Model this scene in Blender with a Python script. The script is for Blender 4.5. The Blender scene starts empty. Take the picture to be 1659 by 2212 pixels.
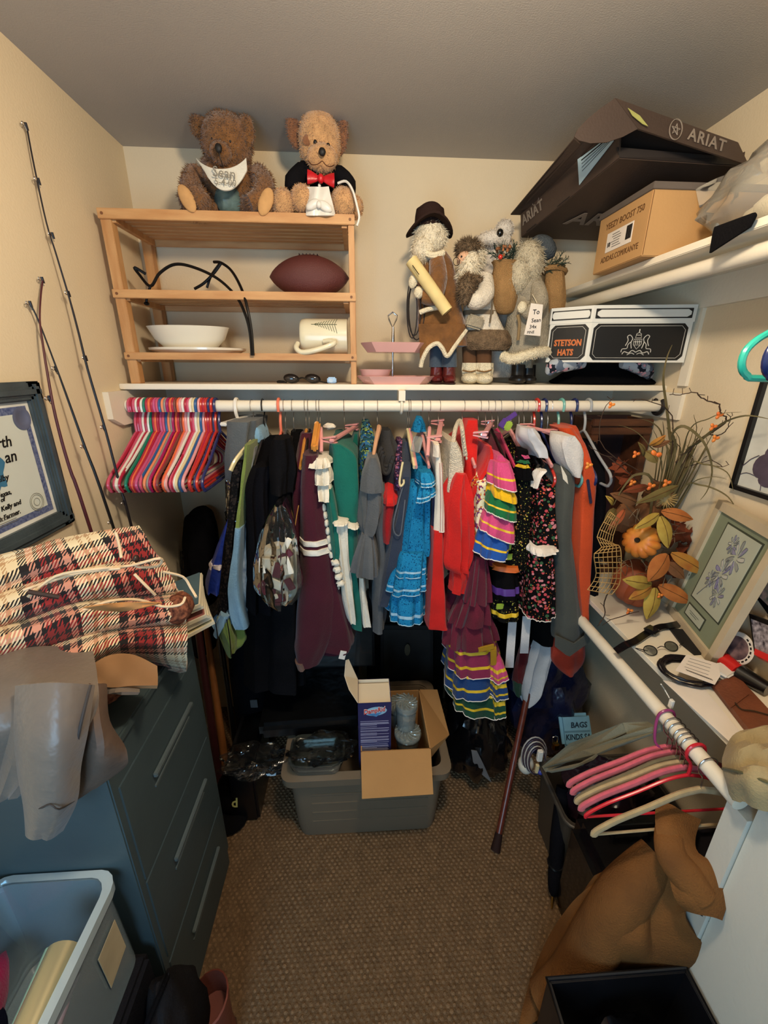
import bpy, bmesh, math, random
from mathutils import Vector as V, Matrix, Euler, noise
sc = bpy.context.scene
COL = sc.collection
R_ = math.radians
pi = math.pi
# ---------------------------------------------------------------- camera
FPX = 888.7; PITCH = R_(19.436); YAW = R_(3.438); ROLL = R_(.336)
CAM = V((0, 0, 1.72))
fwd = V((math.sin(YAW)*math.cos(PITCH), math.cos(YAW)*math.cos(PITCH), -math.sin(PITCH)))
rt0 = V((math.cos(YAW), -math.sin(YAW), 0)); up0 = rt0.cross(fwd)
rt = rt0*math.cos(ROLL)+up0*math.sin(ROLL); up = up0*math.cos(ROLL)-rt0*math.sin(ROLL)
cd = bpy.data.cameras.new('camera'); co = bpy.data.objects.new('camera', cd); COL.objects.link(co)
cd.sensor_fit = 'HORIZONTAL'; cd.sensor_width = 36; cd.lens = 36*FPX/1659; cd.clip_start = .02
m = Matrix((rt, up, -fwd)).transposed().to_4x4(); m.translation = CAM; co.matrix_world = m
sc.camera = co
# ---------------------------------------------------------------- world, lights, exposure
sc.view_settings.view_transform = 'Standard'; sc.view_settings.look = 'None'
sc.view_settings.gamma = 1; sc.view_settings.use_curve_mapping = False
sc.view_settings.exposure = 0.42
w = bpy.data.worlds.new('world'); sc.world = w; w.use_nodes = True
bg = w.node_tree.nodes['Background']; bg.inputs[0].default_value = (.50, .74, 1, 1); bg.inputs[1].default_value = .06
def light(name, kind, loc, col, e, **k):
    d = bpy.data.lights.new(name, kind); d.color = col; d.energy = e
    for a, b in k.items(): setattr(d, a, b)
    o = bpy.data.objects.new(name, d); COL.objects.link(o); o.location = loc
    return o
light('ceiling_lamp_light', 'POINT', (.15, .42, 2.27), (1, .825, .61), 29, shadow_soft_size=.06)
dl = light('doorway_daylight', 'AREA', (-.45, -.95, 1.30), (.40, .70, 1), 17, shape='RECTANGLE', size=.7, size_y=1.3)
dl.rotation_euler = (R_(90), 0, 0)
# ---------------------------------------------------------------- pixel helpers: a pixel of the photograph and a known plane give a place in the room
def ray(px, py): return rt*((px-829.5)/FPX)+up*((1106-py)/FPX)+fwd
def PY(px, py, y): d = ray(px, py); return CAM+d*(y/d.y)
def PX(px, py, x): d = ray(px, py); return CAM+d*(x/d.x)
def PZ(px, py, z): d = ray(px, py); return CAM+d*((z-CAM.z)/d.z)
def mpp(px, py, y): return (PY(px+1, py, y)-PY(px, py, y)).length
# ---------------------------------------------------------------- geometry helpers
class G:
    def __init__(s, v=None, f=None, m=None, uv=None):
        s.v = [V(a) for a in (v or [])]; s.f = [tuple(a) for a in (f or [])]; s.m = m or [0]*len(s.f); s.uv = uv
    def add(s, *gs):
        for o in gs:
            n = len(s.v); s.v += o.v; s.f += [tuple(i+n for i in q) for q in o.f]; s.m += o.m
            if s.uv is not None and o.uv is not None: s.uv = s.uv+o.uv
        return s
    def xf(s, M): s.v = [M @ a for a in s.v]; return s
    def mv(s, d): d = V(d); s.v = [a+d for a in s.v]; return s
    def mi(s, k): s.m = [k]*len(s.f); return s
def join(*gs): return G().add(*gs)
def gbox(c, s, bev=0, M=None):
    c = V(c); h = V(s)/2
    if bev:
        bm = bmesh.new(); bmesh.ops.create_cube(bm, size=1)
        for q in bm.verts: q.co = V((q.co.x*s[0], q.co.y*s[1], q.co.z*s[2]))
        bmesh.ops.bevel(bm, geom=bm.edges[:], offset=bev, segments=2, affect='EDGES')
        bm.verts.index_update()
        g = G([q.co.copy() for q in bm.verts], [[q.index for q in p.verts] for p in bm.faces]); bm.free()
    else:
        g = G([(x*h.x, y*h.y, z*h.z) for x in(-1, 1) for y in(-1, 1) for z in(-1, 1)],
              [(0, 1, 3, 2), (4, 6, 7, 5), (0, 4, 5, 1), (2, 3, 7, 6), (0, 2, 6, 4), (1, 5, 7, 3)])
    if M: g.xf(M)
    return g.mv(c)
def bxx(x0, x1, y0, y1, z0, z1, bev=0): return gbox(((x0+x1)/2, (y0+y1)/2, (z0+z1)/2), (abs(x1-x0), abs(y1-y0), abs(z1-z0)), bev)
def cat(pts, k=4, closed=False):
    pts = [V(p) for p in pts]; n = len(pts); out = []
    for i in range(n if closed else n-1):
        if closed: a, b, c, d = pts[i-1], pts[i], pts[(i+1) % n], pts[(i+2) % n]
        else: a, b, c, d = pts[max(i-1, 0)], pts[i], pts[i+1], pts[min(i+2, n-1)]
        for j in range(k):
            t = j/k
            out.append(.5*((2*b)+(c-a)*t+(2*a-5*b+4*c-d)*t*t+(3*b-a-3*c+d)*t**3))
    if not closed: out.append(pts[-1])
    return out
def gtube(pts, r, n=8, closed=False, k=0, caps=True, flat=1.0):
    m0 = len(pts)
    if k: pts = cat(pts, k, closed)
    pts = [V(p) for p in pts]; L = len(pts)
    if hasattr(r, '__len__'):
        rr = []
        for i in range(L):
            t = i/(L-1)*(len(r)-1); a = int(t); b = min(a+1, len(r)-1); rr.append(r[a]+(r[b]-r[a])*(t-a))
    else: rr = [r]*L
    vs = []; fs = []; nrm = None
    for i in range(L):
        if closed: t = pts[(i+1) % L]-pts[i-1]
        else: t = pts[min(i+1, L-1)]-pts[max(i-1, 0)]
        if t.length < 1e-9: t = V((0, 0, 1))
        t.normalize()
        if nrm is None: nrm = t.cross(V((0, 0, 1)) if abs(t.z) < .9 else V((1, 0, 0))).normalized()
        else:
            nrm = nrm-t*nrm.dot(t)
            nrm = nrm.normalized() if nrm.length > 1e-6 else t.orthogonal().normalized()
        b = t.cross(nrm)
        for j in range(n):
            a = 2*pi*j/n; vs.append(pts[i]+(nrm*math.cos(a)+b*math.sin(a)*flat)*rr[i])
    for i in range(L if closed else L-1):
        i2 = (i+1) % L
        for j in range(n):
            j2 = (j+1) % n; fs.append((i*n+j, i*n+j2, i2*n+j2, i2*n+j))
    if caps and not closed: fs += [tuple(range(n))[::-1], tuple((L-1)*n+j for j in range(n))]
    return G(vs, fs)
def gloft(rings, closed=True, cap0=True, cap1=True):
    n = len(rings[0]); vs = [p for r in rings for p in r]; fs = []
    for i in range(len(rings)-1):
        for j in range(n if closed else n-1):
            j2 = (j+1) % n; fs.append((i*n+j, i*n+j2, (i+1)*n+j2, (i+1)*n+j))
    if closed and cap0: fs.append(tuple(range(n))[::-1])
    if closed and cap1: fs.append(tuple((len(rings)-1)*n+j for j in range(n)))
    return G(vs, fs)
def glathe(prof, n=24, c=(0, 0, 0), M=None, sq=1.0):
    rings = []
    for r, z in prof:
        q = []
        for j in range(n):
            a = 2*pi*j/n; ca, sa = math.cos(a), math.sin(a)
            if sq != 1: ca = math.copysign(abs(ca)**sq, ca); sa = math.copysign(abs(sa)**sq, sa)
            q.append(V((r*ca, r*sa, z)))
        rings.append(q)
    g = gloft(rings)
    if M: g.xf(M)
    return g.mv(c)
def gell(c, r, n=16, rot=None, bump=0, seed=0, fr=6):
    rings = []
    nv = max(6, n//2)
    for i in range(nv+1):
        ph = -pi/2+pi*(i*.998+.001*nv)/nv if 0 < i < nv else (-pi/2+.02 if i == 0 else pi/2-.02)
        q = []
        for j in range(n):
            a = 2*pi*j/n; d = V((math.cos(a)*math.cos(ph), math.sin(a)*math.cos(ph), math.sin(ph)))
            s = 1+bump*noise.noise(d*fr*.5+V((seed*3.1, seed, 0)))
            q.append(V((d.x*r[0]*s, d.y*r[1]*s, d.z*r[2]*s)))
        rings.append(q)
    g = gloft(rings)
    if rot: g.xf(Euler(rot).to_matrix().to_4x4())
    return g.mv(c)
def gsheet(grid, th=.004, wrapuv=None):
    """grid[row][col] of points -> sheet with thickness and UVs in metres"""
    nr, nc = len(grid), len(grid[0]); P = [[V(p) for p in r] for r in grid]; top = []; bot = []; uvs = []
    vr = [0.0]
    for i in range(1, nr): vr.append(vr[-1]+sum((P[i][j]-P[i-1][j]).length for j in range(nc))/nc)
    uc = [0.0]
    for j in range(1, nc): uc.append(uc[-1]+sum((P[i][j]-P[i][j-1]).length for i in range(nr))/nr)
    for i in range(nr):
        for j in range(nc):
            a = P[min(i+1, nr-1)][j]-P[max(i-1, 0)][j]; b = P[i][min(j+1, nc-1)]-P[i][max(j-1, 0)]
            nn = b.cross(a); nn = nn.normalized() if nn.length > 1e-9 else V((0, 0, 1))
            top.append(P[i][j]+nn*th/2); bot.append(P[i][j]-nn*th/2); uvs.append((uc[j], vr[i]))
    fs = []; o = nr*nc
    for i in range(nr-1):
        for j in range(nc-1):
            a, b, c, d = i*nc+j, i*nc+j+1, (i+1)*nc+j+1, (i+1)*nc+j
            fs.append((a, d, c, b)); fs.append((o+a, o+b, o+c, o+d))
    def side(a, b): fs.append((a, b, o+b, o+a))
    for j in range(nc-1): side(j, j+1); side((nr-1)*nc+j+1, (nr-1)*nc+j)
    for i in range(nr-1): side((i+1)*nc, i*nc); side(i*nc+nc-1, (i+1)*nc+nc-1)
    return G(top+bot, fs, None, uvs+uvs)
def dense(grid, kr=4, kc=4):
    rows = [cat(r, kc) for r in grid]
    cols = [cat([r[j] for r in rows], kr) for j in range(len(rows[0]))]
    return [[c[i] for c in cols] for i in range(len(cols[0]))]
def gpanel(pts, th):
    """flat or slightly warped polygon with thickness"""
    P = [V(p) for p in pts]; n = len(P); nn = V((0, 0, 0)); c = sum(P, V((0, 0, 0)))/n
    for i in range(n): nn += (P[i]-c).cross(P[(i+1) % n]-c)
    nn.normalize()
    vs = [p+nn*th/2 for p in P]+[p-nn*th/2 for p in P]
    fs = [tuple(range(n)), tuple(range(2*n-1, n-1, -1))]+[(i, i+n, (i+1) % n+n, (i+1) % n) for i in range(n)]
    return G(vs, fs)
def frame(o, x, y):
    """matrix with origin o, local x and y along the given world directions"""
    x = V(x).normalized(); z = x.cross(V(y)).normalized(); y = z.cross(x)
    M = Matrix((x, y, z)).transposed().to_4x4(); M.translation = V(o); return M
def gtext(s, size, M, ext=.0004, bold=0, shear=0, sp=1.0, ax='CENTER', sx=1.0):
    cu = bpy.data.curves.new('t', 'FONT'); cu.body = s; cu.size = size; cu.extrude = ext; cu.offset = bold
    cu.shear = shear; cu.space_character = sp; cu.align_x = ax; cu.align_y = 'CENTER'; cu.resolution_u = 2
    o = bpy.data.objects.new('t', cu); me = o.to_mesh()
    g = G([q.co.copy() for q in me.vertices], [tuple(p.vertices) for p in me.polygons])
    o.to_mesh_clear(); bpy.data.objects.remove(o); bpy.data.curves.remove(cu)
    if sx != 1: g.xf(Matrix.Diagonal((sx, 1, 1, 1)))
    return g.xf(M)
def gfur(g, n, ln, w=.0022, seed=1, down=.35, zmin=-9, curl=.4):
    rnd = random.Random(seed); tri = []; ar = []
    for q in g.f:
        for k in range(1, len(q)-1):
            a, b, c = g.v[q[0]], g.v[q[k]], g.v[q[k+1]]; A = (b-a).cross(c-a); 
            if A.length > 1e-10: tri.append((a, b, c, A.normalized())); ar.append(A.length)
    vs = []; fs = []
    for a, b, c, nn in rnd.choices(tri, ar, k=n):
        u, v = rnd.random(), rnd.random()
        if u+v > 1: u, v = 1-u, 1-v
        p = a+(b-a)*u+(c-a)*v
        if p.z < zmin: continue
        d = (nn+V((rnd.uniform(-curl, curl), rnd.uniform(-curl, curl), rnd.uniform(-curl, curl)-down))).normalized()*ln*rnd.uniform(.6, 1.2)
        s = d.cross(V((rnd.uniform(-1, 1), rnd.uniform(-1, 1), rnd.uniform(-1, 1)))); 
        if s.length < 1e-9: continue
        s = s.normalized()*w*.5; i = len(vs)
        vs += [p-s-nn*.001, p+s-nn*.001, p+d]; fs.append((i, i+1, i+2))
    return G(vs, fs)
# ---------------------------------------------------------------- objects
ORG = {}
def mesh(name, g, mats, org, smooth=True, ang=38):
    me = bpy.data.meshes.new(name); me.from_pydata([tuple(a-org) for a in g.v], [], g.f)
    for k in (mats if isinstance(mats, (list, tuple)) else [mats]): me.materials.append(k)
    if any(g.m): me.polygons.foreach_set('material_index', g.m)
    if g.uv:
        uvl = me.uv_layers.new(name='UVMap'); li = [l.vertex_index for l in me.loops]
        for i, k in enumerate(li): uvl.data[i].uv = g.uv[k]
    if smooth:
        me.polygons.foreach_set('use_smooth', [True]*len(g.f)); me.set_sharp_from_angle(angle=R_(ang))
    me.update()
    return me
def tag(o, label=None, cat_=None, group=None, kind=None):
    for k, v in (('label', label), ('category', cat_), ('group', group), ('kind', kind)):
        if v: o[k] = v
    return o
def thing(name, label, cat_, loc, group=None):
    o = bpy.data.objects.new(name, None); COL.objects.link(o); o.location = V(loc); o.empty_display_size = .05
    ORG[o] = V(loc); return tag(o, label, cat_, group)
def part(par, name, g, mats, smooth=True, label=None, kind=None, ang=38):
    o = bpy.data.objects.new(name, mesh(name, g, mats, ORG[par], smooth, ang)); COL.objects.link(o)
    o.parent = par; ORG[o] = ORG[par]; return tag(o, label, None, None, kind)
def solo(name, label, cat_, g, mats, group=None, kind=None, smooth=True, ang=38):
    xs = [a.x for a in g.v]; ys = [a.y for a in g.v]; zs = [a.z for a in g.v]
    org = V(((min(xs)+max(xs))/2, (min(ys)+max(ys))/2, min(zs)))
    o = bpy.data.objects.new(name, mesh(name, g, mats, org, smooth, ang)); COL.objects.link(o); o.location = org
    ORG[o] = org; return tag(o, label, cat_, group, kind)
def struct(name, g, mats, smooth=False, label=None):
    o = solo(name, label, None, g, mats, None, 'structure', smooth); return o
def copy_tree(o, loc=None, rot=None, mat=None, label=None, par=None):
    c = o.copy(); COL.objects.link(c)
    if par: c.parent = par
    if loc is not None: c.location = V(loc)
    if rot is not None: c.rotation_euler = rot
    if label: c['label'] = label
    ORG[c] = V(loc) if loc is not None else ORG[o]
    if mat and c.type == 'MESH':
        c.data = c.data.copy(); c.data.materials[0] = mat
    for ch in [q for q in bpy.data.objects if q.parent == o]: copy_tree(ch, None, None, mat if mat and ch.get('tint') else None, None, c)
    return c
# ---------------------------------------------------------------- materials (all procedural)
def lin(c):
    f = lambda x: x/12.92 if x <= .04045 else ((x+.055)/1.055)**2.4
    return tuple(f(x/255) for x in c[:3])+(1,)
MATS = {}
def mt(name, col, rough=.75, nz=None, bump=None, metal=0, coat=0, sheen=0, col2=None, stretch=None, sss=0, spec=.5):
    """nz=(scale, amount) colour variation; bump=(scale, strength); col2 blends in by the noise"""
    if name in MATS: return MATS[name]
    k = bpy.data.materials.new(name); k.use_nodes = True; nt = k.node_tree; b = nt.nodes['Principled BSDF']
    b.inputs['Base Color'].default_value = lin(col); b.inputs['Roughness'].default_value = rough
    b.inputs['Metallic'].default_value = metal; b.inputs['Coat Weight'].default_value = coat
    b.inputs['Sheen Weight'].default_value = sheen; b.inputs['Specular IOR Level'].default_value = min(spec, .22) if rough >= .75 and not metal else spec
    if sheen: b.inputs['Sheen Roughness'].default_value = .5
    tc = nt.nodes.new('ShaderNodeTexCoord'); mp = nt.nodes.new('ShaderNodeMapping'); nt.links.new(tc.outputs['Object'], mp.inputs[0])
    if stretch: mp.inputs['Scale'].default_value = stretch
    if nz is None: nz = (14, .12)
    n = nt.nodes.new('ShaderNodeTexNoise'); n.inputs['Scale'].default_value = nz[0]; n.inputs['Detail'].default_value = 3
    nt.links.new(mp.outputs[0], n.inputs['Vector'])
    rp = nt.nodes.new('ShaderNodeValToRGB'); rp.color_ramp.elements[0].position = .3; rp.color_ramp.elements[1].position = .7
    c1 = lin(col); c2 = lin(col2) if col2 else tuple(min(1, q*(1+nz[1])) for q in c1[:3])+(1,)
    rp.color_ramp.elements[0].color = c1 if col2 else tuple(q*(1-nz[1]) for q in c1[:3])+(1,); rp.color_ramp.elements[1].color = c2
    nt.links.new(n.outputs['Fac'], rp.inputs[0]); nt.links.new(rp.outputs[0], b.inputs['Base Color'])
    if bump:
        n2 = nt.nodes.new('ShaderNodeTexNoise'); n2.inputs['Scale'].default_value = bump[0]; n2.inputs['Detail'].default_value = 2
        nt.links.new(mp.outputs[0], n2.inputs['Vector'])
        bp = nt.nodes.new('ShaderNodeBump'); bp.inputs['Strength'].default_value = bump[1]; bp.inputs['Distance'].default_value = .01
        nt.links.new(n2.outputs['Fac'], bp.inputs['Height']); nt.links.new(bp.outputs[0], b.inputs['Normal'])
    MATS[name] = k; return k
def fab(name, col, amt=.14, **kw): return mt(name, col, kw.pop('rough', .9), (9, amt), (230, .25), spec=.18 if max(col) > 60 else .07, sheen=kw.pop('sheen', .15 if max(col) > 60 else 0), **kw)
def plas(name, col, rough=.28, **kw): return mt(name, col, rough, (5, .05), None, coat=.2, **kw)
def spots(name, base, cols, scale=60, thr=.42, rough=.85, sc2=None):
    """printed fabric: voronoi blossoms of several colours on a ground"""
    if name in MATS: return MATS[name]
    k = bpy.data.materials.new(name); k.use_nodes = True; nt = k.node_tree; b = nt.nodes['Principled BSDF']
    b.inputs['Roughness'].default_value = rough; b.inputs['Specular IOR Level'].default_value = .12
    tc = nt.nodes.new('ShaderNodeTexCoord'); prev = None
    rgb = nt.nodes.new('ShaderNodeRGB'); rgb.outputs[0].default_value = lin(base); prev = rgb.outputs[0]
    for i, (c, s, t, big) in enumerate([(c, scale*(1, 1.7, .8)[j % 3], thr*(1, .8, .9)[j % 3], j) for j, c in enumerate(cols)]):
        mp = nt.nodes.new('ShaderNodeMapping'); mp.inputs['Location'].default_value = (i*3.7, i*1.9, i*5.3); nt.links.new(tc.outputs['Object'], mp.inputs[0])
        vo = nt.nodes.new('ShaderNodeTexVoronoi'); vo.inputs['Scale'].default_value = s; nt.links.new(mp.outputs[0], vo.inputs['Vector'])
        no = nt.nodes.new('ShaderNodeTexNoise'); no.inputs['Scale'].default_value = s*.35; nt.links.new(mp.outputs[0], no.inputs['Vector'])
        mul = nt.nodes.new('ShaderNodeMath'); mul.operation = 'MULTIPLY'; mul.inputs[1].default_value = 2*t; nt.links.new(no.outputs['Fac'], mul.inputs[0])
        lt = nt.nodes.new('ShaderNodeMath'); lt.operation = 'LESS_THAN'; nt.links.new(vo.outputs['Distance'], lt.inputs[0]); nt.links.new(mul.outputs[0], lt.inputs[1])
        mx = nt.nodes.new('ShaderNodeMix'); mx.data_type = 'RGBA'; nt.links.new(lt.outputs[0], mx.inputs[0]); nt.links.new(prev, mx.inputs[6])
        mx.inputs[7].default_value = lin(c); prev = mx.outputs[2]
    nt.links.new(prev, b.inputs['Base Color']); MATS[name] = k; return k
def clear(name, tint=(235, 240, 240), refl=.10, rough=.08, body=0.0, bodycol=(220, 225, 225), bump=0):
    """thin clear plastic or glass: transparent with a fresnel reflection and a little milky body"""
    if name in MATS: return MATS[name]
    k = bpy.data.materials.new(name); k.use_nodes = True; nt = k.node_tree; nt.nodes.remove(nt.nodes['Principled BSDF'])
    out = nt.nodes['Material Output']; tr = nt.nodes.new('ShaderNodeBsdfTransparent'); tr.inputs[0].default_value = lin(tint)
    gl = nt.nodes.new('ShaderNodeBsdfGlossy'); gl.inputs['Roughness'].default_value = rough
    df = nt.nodes.new('ShaderNodeBsdfDiffuse'); df.inputs[0].default_value = lin(bodycol)
    m1 = nt.nodes.new('ShaderNodeMixShader'); m1.inputs[0].default_value = body; nt.links.new(tr.outputs[0], m1.inputs[1]); nt.links.new(df.outputs[0], m1.inputs[2])
    fr = nt.nodes.new('ShaderNodeLayerWeight'); fr.inputs[0].default_value = .25
    ma = nt.nodes.new('ShaderNodeMath'); ma.operation = 'ADD'; ma.inputs[1].default_value = refl; nt.links.new(fr.outputs['Fresnel'], ma.inputs[0])
    m2 = nt.nodes.new('ShaderNodeMixShader'); nt.links.new(ma.outputs[0], m2.inputs[0]); nt.links.new(m1.outputs[0], m2.inputs[1]); nt.links.new(gl.outputs[0], m2.inputs[2])
    if bump:
        tc = nt.nodes.new('ShaderNodeTexCoord'); n2 = nt.nodes.new('ShaderNodeTexNoise'); n2.inputs['Scale'].default_value = bump; n2.inputs['Detail'].default_value = 2
        nt.links.new(tc.outputs['Object'], n2.inputs['Vector'])
        bp = nt.nodes.new('ShaderNodeBump'); bp.inputs['Strength'].default_value = .9; bp.inputs['Distance'].default_value = .02; nt.links.new(n2.outputs['Fac'], bp.inputs['Height'])
        nt.links.new(bp.outputs[0], gl.inputs['Normal']); nt.links.new(bp.outputs[0], fr.inputs['Normal'])
    nt.links.new(m2.outputs[0], out.inputs[0]); MATS[name] = k; return k
def plaid(name):
    if name in MATS: return MATS[name]
    k = bpy.data.materials.new(name); k.use_nodes = True; nt = k.node_tree; b = nt.nodes['Principled BSDF']; b.inputs['Roughness'].default_value = .95
    b.inputs['Sheen Weight'].default_value = .2
    tc = nt.nodes.new('ShaderNodeTexCoord'); sp = nt.nodes.new('ShaderNodeSeparateXYZ'); mpp_ = nt.nodes.new('ShaderNodeMapping'); mpp_.inputs['Rotation'].default_value = (0, 0, .16); nt.links.new(tc.outputs['UV'], mpp_.inputs[0]); nt.links.new(mpp_.outputs[0], sp.inputs[0])
    def mth(op, a, c): 
        q = nt.nodes.new('ShaderNodeMath'); q.operation = op
        for i, x in enumerate((a, c)):
            if x is None: continue
            if isinstance(x, (int, float)): q.inputs[i].default_value = x
            else: nt.links.new(x, q.inputs[i])
        return q.outputs[0]
    def band(o, per):
        fr = mth('FRACT', mth('DIVIDE', o, per), None)
        r = nt.nodes.new('ShaderNodeValToRGB'); r.color_ramp.interpolation = 'CONSTANT'; e = r.color_ramp.elements
        seq = [(0, (228, 210, 172)), (.12, (186, 148, 106)), (.17, (228, 210, 172)), (.23, (186, 148, 106)), (.28, (228, 210, 172)), (.40, (18, 13, 14)), (.50, (204, 140, 116)), (.58, (18, 13, 14)), (.63, (146, 34, 32)), (.70, (18, 13, 14)), (.75, (146, 34, 32)), (.82, (18, 13, 14)), (.88, (204, 140, 116)), (.95, (18, 13, 14))]
        e[0].position = 0; e[0].color = lin(seq[0][1]); e[1].position = seq[1][0]; e[1].color = lin(seq[1][1])
        for p, c in seq[2:]: q = e.new(p); q.color = lin(c)
        nt.links.new(fr, r.inputs[0]); return r.outputs[0]
    A = band(sp.outputs[0], .165); B = band(sp.outputs[1], .165)
    tw = mth('GREATER_THAN', mth('FRACT', mth('MULTIPLY', mth('ADD', sp.outputs[0], sp.outputs[1]), 120.0), None), .5)
    mx = nt.nodes.new('ShaderNodeMix'); mx.data_type = 'RGBA'; nt.links.new(tw, mx.inputs[0]); nt.links.new(A, mx.inputs[6]); nt.links.new(B, mx.inputs[7])
    nt.links.new(mx.outputs[2], b.inputs['Base Color']); MATS[name] = k; return k
WHITE = mt('white_paint', (236, 226, 205), .42, (3, .03), (90, .05))
WALL = mt('wall_paint', (224, 206, 174), .92, (2.5, .03), (160, .10))
CEIL = mt('ceiling_paint', (178, 172, 164), .95, (3, .03), (260, .10))
STEEL = mt('chrome_wire', (200, 200, 205), .22, metal=1)
DARKM = mt('black_metal', (22, 21, 22), .4, metal=.6)
BLACKP = plas('black_plastic', (14, 14, 16))
GOLDM = mt('brass', (190, 150, 70), .3, metal=1)
# ================================================================ the room
XL, XR, YB, ZC = -.787, 1.09, 1.775, 2.42
CARP = mt('carpet_base', (106, 83, 59), .98, (30, .2), (200, .5))
CARP2 = mt('carpet_loop', (134, 106, 77), .97, (26, .22), (400, .6))
fl = struct('floor', bxx(XL-.1, XR+1.2, -1.9, YB+.1, -.03, 0), CARP)
vs = []; fs = []; rnd = random.Random(4)
pt = .0195; iy = 0; y = .18
while y < YB:
    x = XL+.01+(pt/2 if iy % 2 else 0)
    while x < XR-.005:
        i = len(vs); r = pt*.33*rnd.uniform(.85, 1.12); h = .0035*rnd.uniform(.7, 1.2); dx = rnd.uniform(-.0022, .0022)
        for k in range(6): a = k*pi/3; vs.append((x+dx+r*math.cos(a), y+r*.9*math.sin(a), -.0005))
        for k in range(6): a = k*pi/3; vs.append((x+dx+.62*r*math.cos(a), y+.55*r*math.sin(a), h))
        for k in range(6): k2 = (k+1) % 6; fs.append((i+k, i+k2, i+6+k2, i+6+k))
        fs.append(tuple(i+6+k for k in range(6))); x += pt
    y += pt*.62; iy += 1
part(fl, 'carpet_loops', G(vs, fs), CARP2, kind='stuff', ang=80)
struct('wall_left', bxx(XL-.1, XL, -1.9, YB+.1, 0, ZC), WALL)
struct('wall_back', bxx(XL-.1, XR+.1, YB, YB+.1, 0, ZC), WALL)
struct('wall_right', bxx(XR, XR+.1, .55, YB+.1, 0, ZC), WALL)
JAMB = mt('jamb_paint', (214, 212, 200), .6, (3, .03), (120, .08))
struct('wall_near', bxx(.81, XR+1.2, .05, .55, 0, ZC), JAMB)
struct('ceiling', bxx(XL-.1, XR+1.2, -1.9, YB+.1, ZC, ZC+.1), CEIL)
# the shelf along the back with its rod, cleats and centre bracket
s = struct('trim_1', bxx(XL, XR, 1.46, YB, 1.645, 1.663, .002), WHITE, label='long white shelf board across the back wall')
part(s, 'ledger', bxx(XL, XR, YB-.018, YB, 1.555, 1.645), WHITE)
g = gpanel([(XL+.009, 1.36, 1.642), (XL+.009, YB, 1.642), (XL+.009, YB, 1.535), (XL+.009, 1.415, 1.535), (XL+.009, 1.36, 1.56)], .018)
part(s, 'cleat', g, WHITE, smooth=False)
part(s, 'cleat', bxx(XR-.014, XR, 1.365, YB, 1.555, 1.642), WHITE)
part(s, 'trim_board', bxx(XR-.012, XR, 1.365, 1.40, 1.665, 1.982), WHITE)
cx = PY(867, 860, 1.45).x
br = part(s, 'bracket', join(bxx(cx-.011, cx+.011, 1.47, 1.50, 1.60, 1.645), bxx(cx-.011, cx+.011, 1.425, 1.475, 1.612, 1.645)), WHITE)
part(br, 'bracket_cup', gtube([(cx, 1.45+.024*math.sin(a), 1.593-.024*math.cos(a)) for a in [i*pi/10 for i in range(-9, 10)]], .0045, 6), WHITE)
tag(solo('closet_rod', 'long white closet rod holding the clothes under the back shelf', 'closet rod', gtube([(XL+.02, 1.45, 1.593), (XR-.016, 1.45, 1.593)], .0188, 20), WHITE), None)
part(s, 'rod_socket', gtube([(XR-.026, 1.45+.027*math.sin(a), 1.593-.027*math.cos(a)) for a in [i*pi/10 for i in range(-8, 9)]], .007, 8), mt('socket_black', (25, 22, 22), .5))
# upper shelf on the right wall
s = struct('trim_2', bxx(.79, XR, .56, YB, 1.982, 2.0, .002), WHITE, label='upper white shelf board on the right wall')
part(s, 'ledger', bxx(XR-.018, XR, .56, YB, 1.90, 1.982), WHITE)
solo('closet_rod', 'white closet rod under the upper right shelf', 'closet rod', gtube([(.843, .57, 1.951), (.843, YB, 1.951)], .0188, 20), WHITE)
# lower shelf on the right wall
s = struct('trim_3', bxx(.83, XR, .56, YB, .905, .924, .002), WHITE, label='lower white shelf board on the right wall')
part(s, 'ledger', bxx(XR-.018, XR, .56, YB, .82, .905), WHITE)
solo('closet_rod', 'white closet rod under the lower right shelf', 'closet rod', gtube([(.80, .575, .846), (.80, 1.65, .852)], .0185, 20), WHITE)
part(s, 'rod_post', bxx(.80, .872, .552, .60, 0, .825), JAMB)
for i, yy in enumerate((.74, 1.45)): pass
# ================================================================ on the back shelf: wooden rack and what it carries
SZ = 1.663
PINE = mt('pine', (206, 158, 104), .55, (7, .28), (60, .08), stretch=(1, 6, 6), col2=(184, 130, 78))
PINEV = mt('pine_upright', (206, 158, 104), .55, (7, .28), (60, .08), stretch=(6, 6, 1), col2=(182, 128, 76))
PEG = mt('pine_peg', (120, 74, 40), .6)
rk = thing('wooden_rack', 'pine slatted rack of three tiers standing on the left of the white back shelf', 'rack', (-.38, 1.62, SZ))
RX0, RX1, RY0, RY1 = -.757, -.008, 1.487, 1.752
for x, sg in ((RX0, 1), (RX1, -1)):
    for y in (RY0+.009, RY1-.009):
        w_ = .031 if x == RX0 else .018
        part(rk, 'post', bxx(x, x+sg*w_, y-.016, y+.016, SZ, 2.14, .0015), PINEV)
levels = [(2.127, 2.154), (1.918, 1.942), (1.738, 1.760)]
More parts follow.
